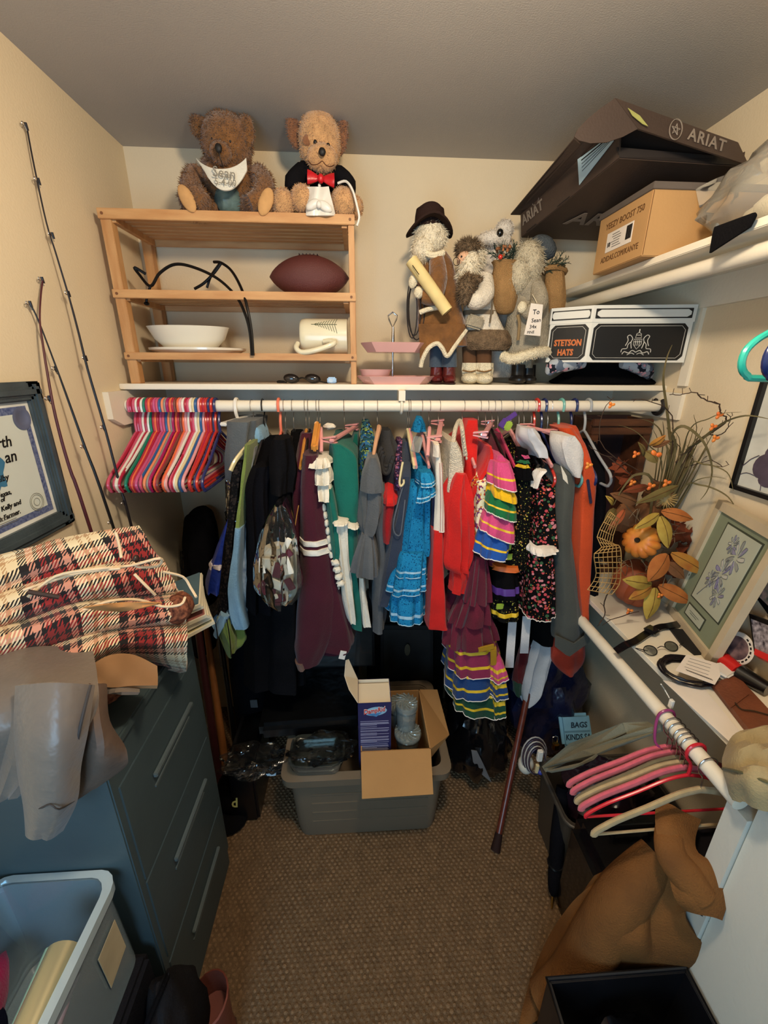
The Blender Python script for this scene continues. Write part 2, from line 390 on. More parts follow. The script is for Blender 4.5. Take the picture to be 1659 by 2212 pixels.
for li, (z0, z1) in enumerate(levels):
    r = part(rk, 'front_rail', bxx(RX0-.002, RX1+.002, RY0-.014, RY0-.001, z0, z1, .0015), PINE)
    for xx in (RX0+.012, RX1-.012): part(r, 'peg', gtube([(xx, RY0-.016, (z0+z1)/2), (xx, RY0-.006, (z0+z1)/2)], .004, 8), PEG)
    part(rk, 'back_rail', bxx(RX0, RX1, RY1-.012, RY1, z0-.006, z1, .0015), PINE)
    for x in (RX0+.034, RX1-.03): part(rk, 'cross_rail', bxx(x-.008, x+.008, RY0, RY1-.012, z0-.006, z0+.010), PINEV)
    for k in range(6):
        yy = RY0+.018+k*.0385
        part(rk, 'slat', bxx(RX0+.02, RX1-.02, yy, yy+.028, z0+.010, z0+.020, .001), PINE)
RT = [b+.0 for a, b in levels]
def pel(px, py, y, rx, rz, ry=None, n=18, rot=None, bump=.05, seed=1):
    c = PY(px, py, y); k = mpp(px, py, y)
    return gell(c, (rx*k, (ry if ry else (rx+rz)/2)*k, rz*k), n, rot, bump, seed)
def ptube(pts, y, r, **kw):
    """tube along photograph pixels (px, py[, y])"""
    P = [PY(p[0], p[1], p[2] if len(p) > 2 else y) for p in pts]
    return gtube(P, r, **kw)
def bearfur(par, nm, g, mat, n=1800, ln=.011, seed=3, zmin=-9):
    b = part(par, nm, g, mat); part(b, 'fur', gfur(g, n, ln, .0026, seed, .3, zmin), mat, smooth=False, kind='stuff'); return b
# ---- brown bear in a bib
BF = mt('brown_plush', (122, 82, 46), .95, (60, .25), (300, .5), sheen=.3)
PAD = mt('tan_suede', (196, 150, 98), .9, (40, .1)); NOSE = mt('dark_nose', (18, 15, 14), .6)
b = thing('teddy_bear', 'brown plush teddy bear wearing a white bib on the pine rack', 'teddy bear', PY(490, 466, 1.56))
RZ = 2.154
body = pel(497, 398, 1.59, 62, 68, 52); bearfur(b, 'body', body, BF, 2600)
hd = pel(490, 309, 1.555, 55, 55, 45, seed=2).add(pel(477, 331, 1.505, 24, 22, 22)); bearfur(b, 'head', hd, BF, 2600, .009)
for g in (pel(430, 274, 1.57, 17, 22, 9, rot=(0, -.3, .2)), pel(527, 290, 1.54, 24, 35, 11, rot=(0, .2, -.25))): bearfur(b, 'ear', g, BF, 700, .009)
part(b, 'nose', pel(472, 320, 1.458, 8, 9, 6, 12), NOSE)
for p in ((459, 300), (497, 305)): part(b, 'eye', pel(p[0], p[1], 1.502, 3.5, 3.5, 3, 10), NOSE)
part(b, 'mouth_seam', ptube([(473, 329, 1.4535), (477, 345, 1.458), (482, 362, 1.48)], 1.46, .0012, n=5), NOSE)
for pts in ([(425, 372, 1.56), (414, 402, 1.53), (430, 430, 1.50), (446, 440, 1.49)], [(556, 372, 1.56), (570, 400, 1.53), (560, 430, 1.50), (538, 440, 1.485)]):
    bearfur(b, 'arm', ptube(pts, 1.5, [.026, .033, .030, .024], n=12, k=4), BF, 900)
for lg, pd, rt_ in (([(470, 446, 1.58), (440, 447, 1.54), (412, 440, 1.505)], (404, 429, 1.472), .45), ([(525, 446, 1.58), (550, 447, 1.54), (570, 441, 1.51)], (574, 436, 1.475), -.45)):
    leg = ptube(lg, 1.5, [.035, .038, .040], n=12, k=3).add(pel(lg[-1][0], lg[-1][1]-4, 1.505, 24, 33, 16, rot=(0, -rt_, 0)))
    q = bearfur(b, 'leg', leg, BF, 1300); part(q, 'foot_pad', pel(pd[0], pd[1], 1.470, 15, 28, 6, rot=(0, -rt_, 0), bump=.02), PAD)
TEAL = mt('teal_satin', (92, 112, 108), .45, (30, .25), (40, .4))
part(b, 'shirt', pel(497, 436, 1.555, 32, 34, 34, bump=.22, seed=4), TEAL)
BIB = fab('bib_cloth', (214, 210, 196))
gr = []
for i in range(7):
    row = []
    for j in range(13):
        u = j/12*2-1; v = i/6
        px = 478+u*(54-v*8)+v*10; py = 352+(1-u*u)*14+v*46*(1-.45*u*u)-(10*abs(u)**3)
        row.append(PY(px, py, 1.470-.014*(1-u*u)+.012*u*u-.014*v))
    gr.append(row)
bb = part(b, 'bib', gsheet(dense(gr, 2, 2), .004), BIB)
GREY_INK = mt('grey_ink', (128, 122, 110), .8)
def flat_text(s, px, py, y, size, rotz=0, **kw): return gtext(s, size, frame(PY(px, py, y), (math.cos(rotz), 0, math.sin(rotz)), (-math.sin(rotz), 0, math.cos(rotz))), **kw)
part(bb, 'lettering', flat_text('Sean', 484, 374, 1.438, .035, -.10).add(flat_text('5-4-00', 487, 394, 1.434, .023, -.05)), GREY_INK, smooth=False)
# ---- tan bear in a tuxedo
TF = mt('tan_plush', (198, 152, 104), .95, (50, .18), (300, .5), sheen=.3); TF2 = mt('ear_plush', (138, 92, 62), .95, (50, .2), (300, .5), sheen=.3)
TUX = fab('tuxedo_black', (20, 19, 22)); SATW = mt('white_satin', (226, 222, 212), .35, (12, .05), (30, .25)); REDS = mt('red_satin', (190, 24, 34), .35, (18, .2), (40, .3))
b = thing('teddy_bear', 'tan plush teddy bear in a black tuxedo with red bow tie on the pine rack', 'teddy bear', PY(690, 466, 1.56))
bearfur(b, 'body', pel(690, 405, 1.60, 50, 62, 45), TF, 400)
hd = pel(690, 308, 1.56, 46, 58, 42, seed=5).add(pel(696, 342, 1.52, 34, 27, 26)); bearfur(b, 'head', hd, TF, 2300, .006)
bearfur(b, 'ear', pel(636, 283, 1.575, 16, 30, 8, rot=(0, -.15, .3)), TF2, 700, .007); bearfur(b, 'ear', pel(738, 294, 1.575, 14, 33, 8, rot=(0, .12, -.4)), TF2, 700, .007)
part(b, 'eye_patch', pel(668, 302, 1.513, 15, 11, 4, rot=(0, -.2, 0)), TF2)
part(b, 'nose', pel(696, 328, 1.472, 8, 8, 6, 12), NOSE)
for p in ((681, 307, 1.500), (709, 314, 1.502)): part(b, 'eye', pel(p[0], p[1], p[2], 4.2, 4.6, 4, 10), NOSE)
part(b, 'smile', ptube([(665, 346, 1.485), (674, 356, 1.473), (688, 354, 1.468), (696, 348, 1.467), (704, 357, 1.468), (714, 360, 1.474), (722, 356, 1.485)], 1.46, .0013, n=5, k=3), mt('smile_thread', (84, 52, 34), .8))
jk = part(b, 'jacket', pel(690, 396, 1.598, 57, 47, 50, bump=.04), TUX)
part(b, 'sleeve', ptube([(655, 372, 1.57), (638, 395, 1.54), (640, 416, 1.525)], 1.5, [.028, .033, .03], n=12, k=3), TUX)
part(b, 'sleeve', ptube([(728, 378, 1.57), (748, 400, 1.55), (744, 420, 1.53)], 1.5, [.028, .031, .028], n=12, k=3), TUX)
for g in (pel(653, 429, 1.50, 25, 26, 22), pel(742, 437, 1.505, 27, 28, 22)): bearfur(b, 'paw', g, TF, 900, .006)
for g in (pel(612, 440, 1.51, 26, 28, 26), pel(764, 448, 1.55, 20, 22, 24)): bearfur(b, 'foot', g, TF, 700, .006)
bt = part(b, 'bow_tie', join(*[gloft([[PY(693+s_*r_*29, 386+s_*r_*4+h_*math.sin(a), 1.500+.010*math.cos(a)*(.3+r_)) for a in [2*pi*k/12 for k in range(12)]] for r_, h_ in ((.12, 5), (.4, 10), (.75, 15), (1, 17), (1.02, 9))]) for s_ in (-1, 1)], pel(693, 386, 1.490, 7, 9, 8)), REDS)
part(b, 'shirt_stud', pel(690, 401, 1.5, 3.5, 4, 3, 10), SATW)
ap = [[PY(662+u*(48+v*14), 404+v*62, 1.486-.016*(1-(2*u-1)**2)+.006*math.sin(9*u+4*v)-.01*v) for u in [k/8 for k in range(9)]] for v in [k/8 for k in range(9)]]
part(b, 'apron', gsheet(dense(ap, 2, 2), .004), SATW)
part(b, 'apron_bow', join(pel(676, 442, 1.458, 16, 9, 6, rot=(0, -.5, 0)), pel(702, 446, 1.458, 17, 9, 6, rot=(0, .5, 0)), pel(689, 442, 1.453, 6, 7, 5)), SATW)
part(b, 'ribbon', ptube([(730, 396, 1.505), (748, 392, 1.49), (762, 412, 1.472), (772, 448, 1.462), (776, 470, 1.462), (771, 488, 1.462)], 1.48, .0035, n=6, k=4), SATW)
# ---- football on the middle tier
FB = mt('football_leather', (92, 44, 40), .55, (5, .1), (420, .35))
c = PY(668, 585, 1.60); k = mpp(668, 585, 1.60); zt = 1.918+.020
prof = []
for i in range(25):
    t = -1+2*i/24; prof.append((max(.002, .067*(1-abs(t)**2)**.74), t*86*k))
fbm = Matrix.Rotation(R_(90), 4, 'Y')
zc = zt+.067
f = solo('football', 'dark brown leather football on the middle tier of the pine rack', 'football', glathe(prof, 28, (c.x, 1.60, zc), fbm), FB)
lc = part(f, 'lace_panel', gell((c.x, 1.60, zc+.063), (.04, .008, .006), 10), FB)
for i in range(6): part(f, 'lace', gbox((c.x-.030+i*.012, 1.60, zc+.068), (.004, .022, .004), .001), mt('lace_dark', (50, 30, 28), .7))
# ---- bent black iron wire stand
g1 = gtube(cat([PY(315, 592, 1.56), PY(291, 578, 1.55), PY(300, 592, 1.55), PY(325, 618, 1.53), PY(345, 590, 1.54), PY(378, 571, 1.55), PY(420, 578, 1.55), PY(470, 602, 1.53), PY(510, 640, 1.495), PY(530, 680, 1.468), PY(540, 720, 1.464), PY(544, 768, 1.463)], 6), .0045, 8)
g2 = gtube(cat([PY(462, 566, 1.60), PY(478, 568, 1.58), PY(500, 585, 1.56), PY(520, 620, 1.50), PY(533, 660, 1.468), PY(543, 715, 1.463), PY(547, 768, 1.462)], 6), .0045, 8)
g3 = gtube(cat([PY(478, 568, 1.58), PY(462, 590, 1.58), PY(440, 612, 1.58), PY(420, 624, 1.58)], 5), .0045, 8)
g4 = gtube(cat([PY(474, 570, 1.585), PY(456, 596, 1.59), PY(447, 622, 1.59)], 5), .004, 8)
g5 = gtube(cat([PY(325, 618, 1.53), PY(318, 640, 1.53), PY(316, 655, 1.53)], 5), .004, 8).add(pel(317, 656, 1.53, 6, 4, 6, 10))
w_ = thing('wire_stand', 'bent black iron wire stand draped over the middle and lower tiers of the pine rack', 'wire stand', PY(544, 768, 1.463))
for nm, g in (('arched_wire', g1), ('arched_wire', g2), ('cross_wire', g3), ('cross_wire', g4), ('foot_wire', g5)): part(w_, nm, g, DARKM)
# ---- white oval bowl on an oval platter, lowest tier
POT = mt('white_glaze', (236, 228, 208), .18, (3, .02), coat=.6)
zl = 1.738+.020
k = mpp(415, 750, 1.60); cx = PY(417, 750, 1.585).x
def oval(prof, cx, cy, sy=.62): return glathe(prof, 40).xf(Matrix.Translation((cx, cy, 0)) @ Matrix.Diagonal((1, sy, 1, 1)))
solo('oval_platter', 'flat white ceramic platter under the bowl on the lowest tier of the pine rack', 'platter', oval([(.02, zl), (.128, zl), (.142, zl+.004), (.164, zl+.013), (.166, zl+.020), (.160, zl+.021), (.124, zl+.011), (.02, zl+.010)], cx+.012, 1.60), POT)
solo('oval_bowl', 'white ceramic bowl standing on the flat platter in the pine rack', 'bowl', oval([(.02, zl+.0115), (.075, zl+.0115), (.085, zl+.018), (.118, zl+.048), (.136, zl+.085), (.138, zl+.088), (.133, zl+.088), (.112, zl+.054), (.078, zl+.022), (.02, zl+.018)], cx-.012, 1.60), POT)
# ---- mug with a pine tree print, lying on its side
MUG = mt('cream_glaze', (228, 220, 190), .3, (4, .04), coat=.4)
c = PY(700, 729, 1.565); rm = .058
M = frame((c.x-.078, 1.565, zl+rm+.001), (0, 1, .0), (0, 0, 1))   # local z runs along +x
Mx = Matrix.Translation((c.x-.078, 1.565, zl+rm+.001)) @ Matrix.Rotation(R_(90), 4, 'Y')
mg = thing('mug', 'large cream mug with a pine tree print lying on its side in the pine rack', 'mug', (c.x, 1.565, zl))
part(mg, 'body', glathe([(.002, 0), (.050, 0), (.056, .006), (rm, .02), (rm, .158), (rm-.003, .160), (rm-.006, .157), (rm-.006, .012), (.002, .010)], 32).xf(Mx), MUG)
hp = [PY(*p) for p in ((643, 742, 1.512), (640, 752, 1.49), (652, 761, 1.478), (680, 757, 1.468), (708, 748, 1.470), (722, 741, 1.478), (714, 737, 1.492), (700, 738, 1.508))]
part(mg, 'handle', gtube(hp, .0085, 10, k=4), MUG)
tree = []
for i in range(9):
    z = .050+i*.0085; hw = .004+.0028*i
    for s_ in (-1, 1):
        a0 = R_(128); pts = []
        for q in range(4):
            aa = a0+s_*q/3*hw/rm*1.15; zz = z+q*.0028
            pts.append(Mx @ V(((rm+.0004)*math.cos(aa), -(rm+.0004)*math.sin(aa), zz)))
        tree.append(gtube(pts, .0011, 4))
tree.append(gtube([Mx @ V(((rm+.0004)*math.cos(R_(128)), -(rm+.0004)*math.sin(R_(128)), z)) for z in (.04, .09, .126)], .0011, 4))
part(mg, 'tree_print', join(*tree), mt('print_green', (98, 104, 78), .6))
# ---- swim goggles and a small clear adapter on the shelf
go = thing('swim_goggles', 'black swim goggles lying on the white shelf under the pine rack', 'goggles', (PY(650, 826, 1.52).x, 1.52, SZ))
for px in (630, 676):
    c = PY(px, 823, 1.53); q = part(go, 'eye_cup', gell((c.x, 1.53, SZ+.0165), (.028, .012, .016), 16, (0, .12, 0), .06), BLACKP)
    part(q, 'lens', gell((c.x, 1.522, SZ+.0165), (.021, .006, .011), 14), mt('smoke_lens', (40, 38, 40), .12, coat=.5))
part(go, 'nose_bridge', ptube([(643, 819), (653, 816), (663, 819)], 1.525, .003, n=6, k=3), BLACKP)
for pts in ([(615, 824), (603, 823), (600, 830), (620, 831)], [(690, 823), (700, 826), (716, 829), (728, 829)]): part(go, 'strap', gtube(cat([(PY(p[0], p[1], 1.53).x, 1.53, max(SZ+.004, PY(p[0], p[1], 1.53).z)) for p in pts], 4), .0028, 6), BLACKP)
CLR = clear('clear_plastic', (232, 234, 228), .06, .06, .18, (230, 226, 215))
c = PY(717, 825, 1.53)
a = thing('plug_adapter', 'small clear plastic adapter lying beside the goggles on the white shelf', 'adapter', (c.x, 1.53, SZ))
part(a, 'case', gbox((c.x, 1.53, SZ+.011), (.032, .02, .022), .004), CLR); part(a, 'core', gbox((c.x-.003, 1.53, SZ+.0105), (.014, .012, .012), .002), mt('white_core', (220, 210, 196), .5))
# ---- pink two tier tray
PINK = mt('pink_glaze', (224, 172, 164), .3, (6, .05), coat=.4)
t = thing('tiered_tray', 'pink two tier serving tray with chrome handle, standing beside the pine rack', 'serving tray', (PY(848, 830, 1.55).x, 1.55, SZ))
cx = PY(848, 800, 1.55).x
def octray(cx, cy, z, w, h, d):
    def rg(s, zz, q): 
        a = w*s; b = d*s; k_ = .30*q
        return [V((cx+x, cy+y, zz)) for x, y in ((-a, -b+b*k_*2), (-a+a*k_, -b), (a-a*k_, -b), (a, -b+b*k_*2), (a, b-b*k_*2), (a-a*k_, b), (-a+a*k_, b), (-a, b-b*k_*2))]
    return gloft([rg(.80, z, 1), rg(1.0, z+h, 1), rg(.97, z+h+.001, 1), rg(.80, z+.006, 1)])
part(t, 'lower_tray', octray(cx+.01, 1.55, SZ, .138, .026, .095), PINK, smooth=False)
part(t, 'upper_tray', octray(cx+.004, 1.55, PY(850, 762, 1.55).z, .116, .030, .085), PINK, smooth=False)
z1 = PY(848, 735, 1.55).z; z2 = PY(848, 706, 1.55).z
st = part(t, 'stem', gtube([(cx, 1.55, SZ+.006), (cx, 1.55, SZ+.02), (cx, 1.55, SZ+.05), (cx, 1.55, SZ+.085), (cx, 1.55, z1), (cx, 1.55, z2)], [.007, .004, .0045, .003, .006, .0035], 10, k=3), STEEL)
part(t, 'handle', gtube([PY(*p, 1.55) for p in ((848, 708), (840, 690), (838, 682), (848, 674), (858, 682), (856, 690))], .0028, 8, closed=True), STEEL)
c = PY(811, 800, 1.50)
solo('pink_bowl', 'small round pink bowl sitting on the lower tier of the pink tray', 'bowl', glathe([(.004, 0), (.036, 0), (.042, .004), (.053, .036), (.057, .042), (.054, .042), (.042, .012), (.004, .006)], 28, (c.x, 1.515, SZ+.0065)), PINK)
# ================================================================ figurines on the back shelf
def body_rows(rows, y, dep, n=28, bump=.04, seed=0, sq=.85):
    """solid of revolution-like body from pixel rows (py, xl, xr) around depth y; dep = depth/width"""
    rings = []
    for py, xl, xr in rows:
        a = PY(xl, py, y); b = PY(xr, py, y); c = (a+b)/2; hw = (b.x-a.x)/2
        q = []
        for j in range(n):
            t = 2*pi*j/n; ct, st_ = math.cos(t), math.sin(t)
            ct = math.copysign(abs(ct)**sq, ct); st_ = math.copysign(abs(st_)**sq, st_)
            s = 1+bump*noise.noise(V((ct*2, st_*2, py*.03+seed)))+bump*.6*math.sin(7*t+seed+py*.02)
            q.append(V((c.x+hw*ct*s, y+hw*dep*st_*s, c.z)))
        rings.append(q)
    return gloft(rings)
def interp(rows, k=4):
    out = []
    P = cat([V(r) for r in rows], k)
    return [tuple(p) for p in P]
VEL = mt('brown_velvet', (116, 76, 36), .8, (26, .3), (120, .4), sheen=.5); HATB = fab('hat_brown', (46, 32, 28))
WHAIR = mt('white_hair', (226, 214, 188), .95, (70, .12), (260, .6)); JEAN = fab('doll_denim', (72, 84, 96)); SCR = mt('scroll_paper', (222, 200, 140), .8)
REDB = mt('red_leather', (92, 28, 26), .35, (30, .3), (60, .3)); SKIN = mt('doll_skin', (214, 168, 134), .6); CREAMF = mt('cream_fleece', (226, 214, 184), .95, (80, .1), (220, .6))
# ---- cowboy figure
t = thing('santa_figurine', 'cowboy santa figurine in a brown velvet coat holding a rolled scroll, turned away', 'figurine', (PY(955, 830, 1.55).x, 1.55, SZ))
hb = pel(930, 512, 1.55, 35, 38, 34, bump=.1).add(pel(914, 540, 1.53, 24, 26, 24, bump=.15)); h_ = part(t, 'hair', hb, WHAIR); part(h_, 'strands', gfur(hb, 1300, .016, .002, 5, .7), WHAIR, smooth=False, kind='stuff')
# hat: crown and curled brim
c = PY(928, 484, 1.55); k = mpp(928, 484, 1.55)
rings = []
for r0, z0 in ((31, -8), (31, 0), (30, 14), (28, 26), (23, 34), (12, 36), (3, 32)): rings.append([c+V((r0*k*math.cos(a)*1.05, r0*k*math.sin(a), z0*k+(-6*k*math.cos(a)**2 if z0 > 30 else 0))) for a in [2*pi*j/24 for j in range(24)]])
ht = part(t, 'hat', gloft(rings), HATB)
br = []
for r0, dz in ((26, 0), (34, -2), (52, -2), (53, 2), (34, 3), (26, 4)): br.append([c+V((r0*k*math.cos(a)*.95, r0*k*math.sin(a)*1.2, (dz-26*abs(math.cos(a))**1.8*max(0, (r0-24)/28)**.8+4)*k)) for a in [2*pi*j/32 for j in range(32)]])
br.append(br[0]); part(ht, 'brim', gloft(br, True, False, False), HATB)
coat = body_rows(interp([(545, 924, 964), (570, 910, 978), (620, 900, 988), (670, 900, 997), (710, 902, 1008), (748, 908, 1014)]), 1.555, .7, bump=.05)
part(t, 'coat', coat, VEL)
trim = [(909, 793, 1.49), (913, 776, 1.485), (926, 752, 1.48), (944, 742, 1.475), (955, 752, 1.475), (966, 769, 1.48), (982, 748, 1.49), (1007, 713, 1.51)]
part(t, 'hem_trim', ptube(trim, 1.48, .0075, n=8, k=5), CREAMF)
hem_ = cat([V(p) for p in trim], 2); sk = [[PY(904+(1004-904)*u, 700, 1.487+.03*abs(u-.5)) for u in [k_/(len(hem_)-1) for k_ in range(len(hem_))]], [PY(p.x, p.y, p.z+.002) for p in hem_]]
part(t, 'coat_skirt', gsheet(dense(sk, 4, 3), .006), VEL)
part(t, 'waist_trim', ptube([(907, 675, 1.49), (925, 668, 1.482), (947, 664, 1.485)], 1.48, .008, n=8, k=3), CREAMF)
part(t, 'sleeve', ptube([(943, 560, 1.51), (946, 600, 1.485), (936, 638, 1.472), (912, 640, 1.475)], 1.48, [.024, .031, .030, .020], n=12, k=4), VEL)
part(t, 'cuff', pel(905, 632, 1.475, 11, 12, 10, bump=.1), CREAMF); part(t, 'glove', pel(893, 607, 1.478, 10, 15, 9, rot=(0, .3, 0), bump=.1), CREAMF)
part(t, 'collar', ptube([(922, 548, 1.50), (938, 552, 1.49), (958, 546, 1.50)], 1.5, .010, n=8, k=3), CREAMF)
sc_ = part(t, 'scroll', ptube([(888, 562, 1.462), (928, 618, 1.448), (966, 673, 1.440)], 1.45, .0195, n=16), SCR)
part(sc_, 'scroll_core', ptube([(963, 669, 1.441), (967.5, 675.5, 1.4395)], 1.45, .0145, n=14), mt('scroll_dark', (120, 96, 60), .9))
INK = mt('black_ink', (24, 20, 18), .8)
for (a_, b_) in (((891, 573), (905, 593)), ((945, 640), (953, 651))):
    p, q = PY(*a_, 1.436), PY(*b_, 1.427); part(sc_, 'writing', gtube([p, q], .0012, 4), INK)
for j, (dx, ry) in enumerate(((0, 66), (5, 60), (10, 70))):
    lp = [PY(890+dx+(11+3*j)*math.cos(a), 668+ry*math.sin(a)*.95, 1.488+.012*j+.01*math.sin(a)) for a in [2*pi*q/20 for q in range(20)]]
    part(t, 'lasso_loop', gtube(lp, .0022, 6, closed=True), mt('black_cord', (32, 26, 26), .7))
for px, yy in ((944, 1.565), (971, 1.54)):
    part(t, 'trouser_leg', body_rows([(745, px-15, px+14), (770, px-16, px+15), (793, px-17, px+15)], yy, .9), JEAN)
    q = part(t, 'boot', join(body_rows([(788, px-14, px+13), (806, px-14, px+12), (818, px-16, px+12)], yy, .95), gell((PY(px-5, 820, yy).x, yy-.035, SZ+.0165), (.022, .044, .016), 14)), REDB)
    part(q, 'sole', gell((PY(px-5, 820, yy).x, yy-.03, SZ+.004), (.024, .05, .004), 14), mt('sole_brown', (60, 30, 24), .7))
# ---- fur trimmed figure
FURB = mt('brown_fur', (112, 92, 70), .95, (50, .35), (240, .6)); WCOAT = mt('white_plush', (214, 204, 186), .95, (60, .12), (220, .5)); BURL = mt('burlap', (172, 132, 84), .95, (18, .15), (420, .8))
GRN = mt('pine_green', (40, 58, 44), .7, (30, .4)); GREYW = mt('grey_wool', (158, 148, 128), .95, (40, .18), (240, .6))
def furry(par, nm, g, mat, n=900, ln=.016, seed=1, down=.3):
    q = part(par, nm, g, mat); part(q, 'fur', gfur(g, n, ln, .0024, seed, down), mat, smooth=False, kind='stuff'); return q
def sprigs(par, px, py, y, n, rx, ry, mat, seed, nm='sprig', ln=.045):
    rnd = random.Random(seed)
    for i in range(n):
        c = PY(px+rnd.uniform(-rx, rx), py+rnd.uniform(-ry, ry), y+rnd.uniform(-.03, .03)); d = V((rnd.uniform(-1, 1), rnd.uniform(-.8, .5), rnd.uniform(.2, 1.2))).normalized()
        g = gtube([c, c+d*ln], .0012, 4)
        for j in range(14):
            p = c+d*ln*(.12+.88*j/13); s_ = (d+V((rnd.uniform(-1, 1), rnd.uniform(-1, 1), rnd.uniform(-1, 1)))*1.1).normalized()
            g.add(gtube([p, p+s_*.014], .0009, 3, caps=False))
        part(par, nm, g, mat)
def sack(par, px, py, y, rx, ry, mat):
    return part(par, 'sack', body_rows(interp([(py+ry, px-rx*.35, px+rx*.3), (py+ry*.85, px-rx*.75, px+rx*.7), (py+ry*.3, px-rx, px+rx), (py-ry*.4, px-rx*1.0, px+rx*.98), (py-ry*.8, px-rx*.85, px+rx*.85), (py-ry, px-rx*1.0, px+rx*1.0)], 3), y, .8, bump=.07, seed=px), mat)
t = thing('santa_figurine', 'small santa figurine in a white coat with brown fur hat and fur hem, facing left', 'figurine', (PY(1035, 830, 1.54).x, 1.54, SZ))
furry(t, 'hat', pel(1012, 538, 1.54, 26, 17, 26, bump=.1), FURB, 1200, .016)
hd = part(t, 'face', pel(1004, 562, 1.525, 17, 18, 17), SKIN)
part(hd, 'nose', pel(992, 560, 1.505, 4, 4, 4, 8), SKIN)
part(hd, 'eye', pel(997, 554, 1.503, 2, 2, 2, 8), NOSE)
gl = [PY(986+7*math.cos(a), 565+9*math.sin(a), 1.49) for a in [2*pi*q/14 for q in range(14)]]
part(hd, 'spectacles', gtube(gl, .001, 5, closed=True), DARKM)
bd = pel(1013, 583, 1.515, 22, 36, 20, rot=(0, .25, 0), bump=.1).add(pel(1028, 560, 1.54, 18, 26, 20)); furry(t, 'beard', bd, WHAIR, 1300, .018, 3, .7)
part(t, 'coat', body_rows(interp([(590, 1008, 1056), (620, 1002, 1062), (660, 1002, 1066), (700, 1003, 1082), (735, 1002, 1098)]), 1.55, .75), WCOAT)
part(t, 'sleeve', ptube([(1050, 600, 1.51), (1048, 635, 1.475), (1028, 650, 1.462), (1016, 648, 1.462)], 1.48, [.022, .030, .028, .02], n=12, k=4), WCOAT)
furry(t, 'muff', pel(1008, 625, 1.475, 18, 30, 16, bump=.1), FURB, 900, .015)
furry(t, 'shoulder_fur', pel(1032, 605, 1.49, 14, 7, 12, rot=(0, .3, 0)), FURB, 300, .012)
furry(t, 'hem', body_rows([(715, 1006, 1094), (728, 999, 1100), (745, 1000, 1102), (757, 1010, 1094)], 1.545, .8), FURB, 1600, .022, 4, .5)
part(t, 'belt', body_rows([(672, 1001, 1070), (682, 1001, 1072)], 1.55, .77, bump=.02), mt('doll_belt', (120, 104, 84), .8)); part(t, 'pouch', gbox(PY(1026, 696, 1.487), (.058, .02, .04), .006, Matrix.Rotation(.25, 4, 'Y')), GREYW)
part(t, 'strap', ptube([(1062, 612, 1.49), (1064, 650, 1.476), (1058, 698, 1.478)], 1.48, .006, n=6, k=3, flat=.4), mt('doll_strap', (122, 110, 92), .8))
for px, yy in ((1016, 1.565), (1046, 1.54)):
    part(t, 'trouser_leg', body_rows([(750, px-17, px+15), (795, px-16, px+14)], yy, .9), mt('doll_brown', (96, 66, 44), .9))
    bo = part(t, 'boot', join(body_rows([(784, px-18, px+18), (798, px-19, px+18), (815, px-17, px+16)], yy, .95, bump=.08), gell((PY(px-6, 816, yy).x, yy-.03, SZ+.019), (.03, .045, .019), 16, None, .08)), CREAMF)
    part(bo, 'lacing', ptube([(px-17, 800, yy-.028), (px, 803, yy-.036), (px+16, 799, yy-.028)], yy, .0025, n=5, k=3), mt('twine', (128, 96, 60), .8))
sack(t, 1090, 622, 1.545, 27, 57, BURL)
sprigs(t, 1086, 560, 1.545, 16, 26, 8, GRN, 3)
BERRY = mt('red_berry', (200, 44, 28), .3, coat=.4); part(t, 'berry', pel(1081, 555, 1.505, 5, 5, 5, 10), BERRY)
CONE = mt('gold_cone', (150, 96, 60), .4, (60, .4)); rnd = random.Random(9)
for i in range(16): part(t, 'bead', pel(1070+rnd.uniform(0, 36), 540+rnd.uniform(-8, 12), 1.52+rnd.uniform(-.01, .03), 3, 3.4, 3, 7), CONE)
# ---- grey figure
t = thing('santa_figurine', 'santa figurine in a pale grey wool coat with cream hem and a paper tag', 'figurine', (PY(1130, 830, 1.56).x, 1.56, SZ))
hr = pel(1140, 572, 1.55, 33, 44, 32, bump=.08).add(pel(1122, 596, 1.53, 24, 36, 22, bump=.1)); furry(t, 'hair', hr, mt('ash_hair', (190, 178, 152), .95, (60, .15), (220, .6)), 1500, .016, 8, .7)
part(t, 'hood', pel(1172, 536, 1.575, 30, 22, 28, rot=(0, .5, 0), bump=.08), mt('hood_blue_grey', (74, 80, 84), .9, (30, .2), (200, .5)))
part(t, 'coat', body_rows(interp([(612, 1112, 1172), (650, 1104, 1180), (700, 1096, 1182), (750, 1090, 1184), (770, 1090, 1182)]), 1.56, .75, bump=.06, seed=4), GREYW)
part(t, 'shoulder_cape', body_rows(interp([(596, 1116, 1166), (625, 1110, 1176), (652, 1118, 1178)]), 1.55, .85, bump=.08, seed=7), GREYW)
part(t, 'sleeve', ptube([(1160, 615, 1.51), (1165, 650, 1.485), (1150, 675, 1.475), (1134, 668, 1.475)], 1.48, [.022, .03, .026, .02], n=12, k=4), GREYW)
part(t, 'mitten', pel(1128, 664, 1.475, 10, 12, 9, bump=.1), CREAMF)
furry(t, 'hem_trim', ptube([(1086, 768, 1.52), (1104, 776, 1.495), (1130, 770, 1.485), (1160, 762, 1.488), (1182, 760, 1.51)], 1.49, .017, n=10, k=4), CREAMF, 800, .006)
part(t, 'rope_belt', ptube([(1118, 680, 1.48), (1122, 700, 1.478), (1119, 735, 1.482)], 1.48, .005, n=6, k=3), mt('rope', (140, 118, 84), .9))
part(t, 'trouser_leg', body_rows([(765, 1110, 1152), (795, 1114, 1148)], 1.57, .9), GREYW)
BLK = mt('black_boot', (20, 18, 18), .4, (20, .2))
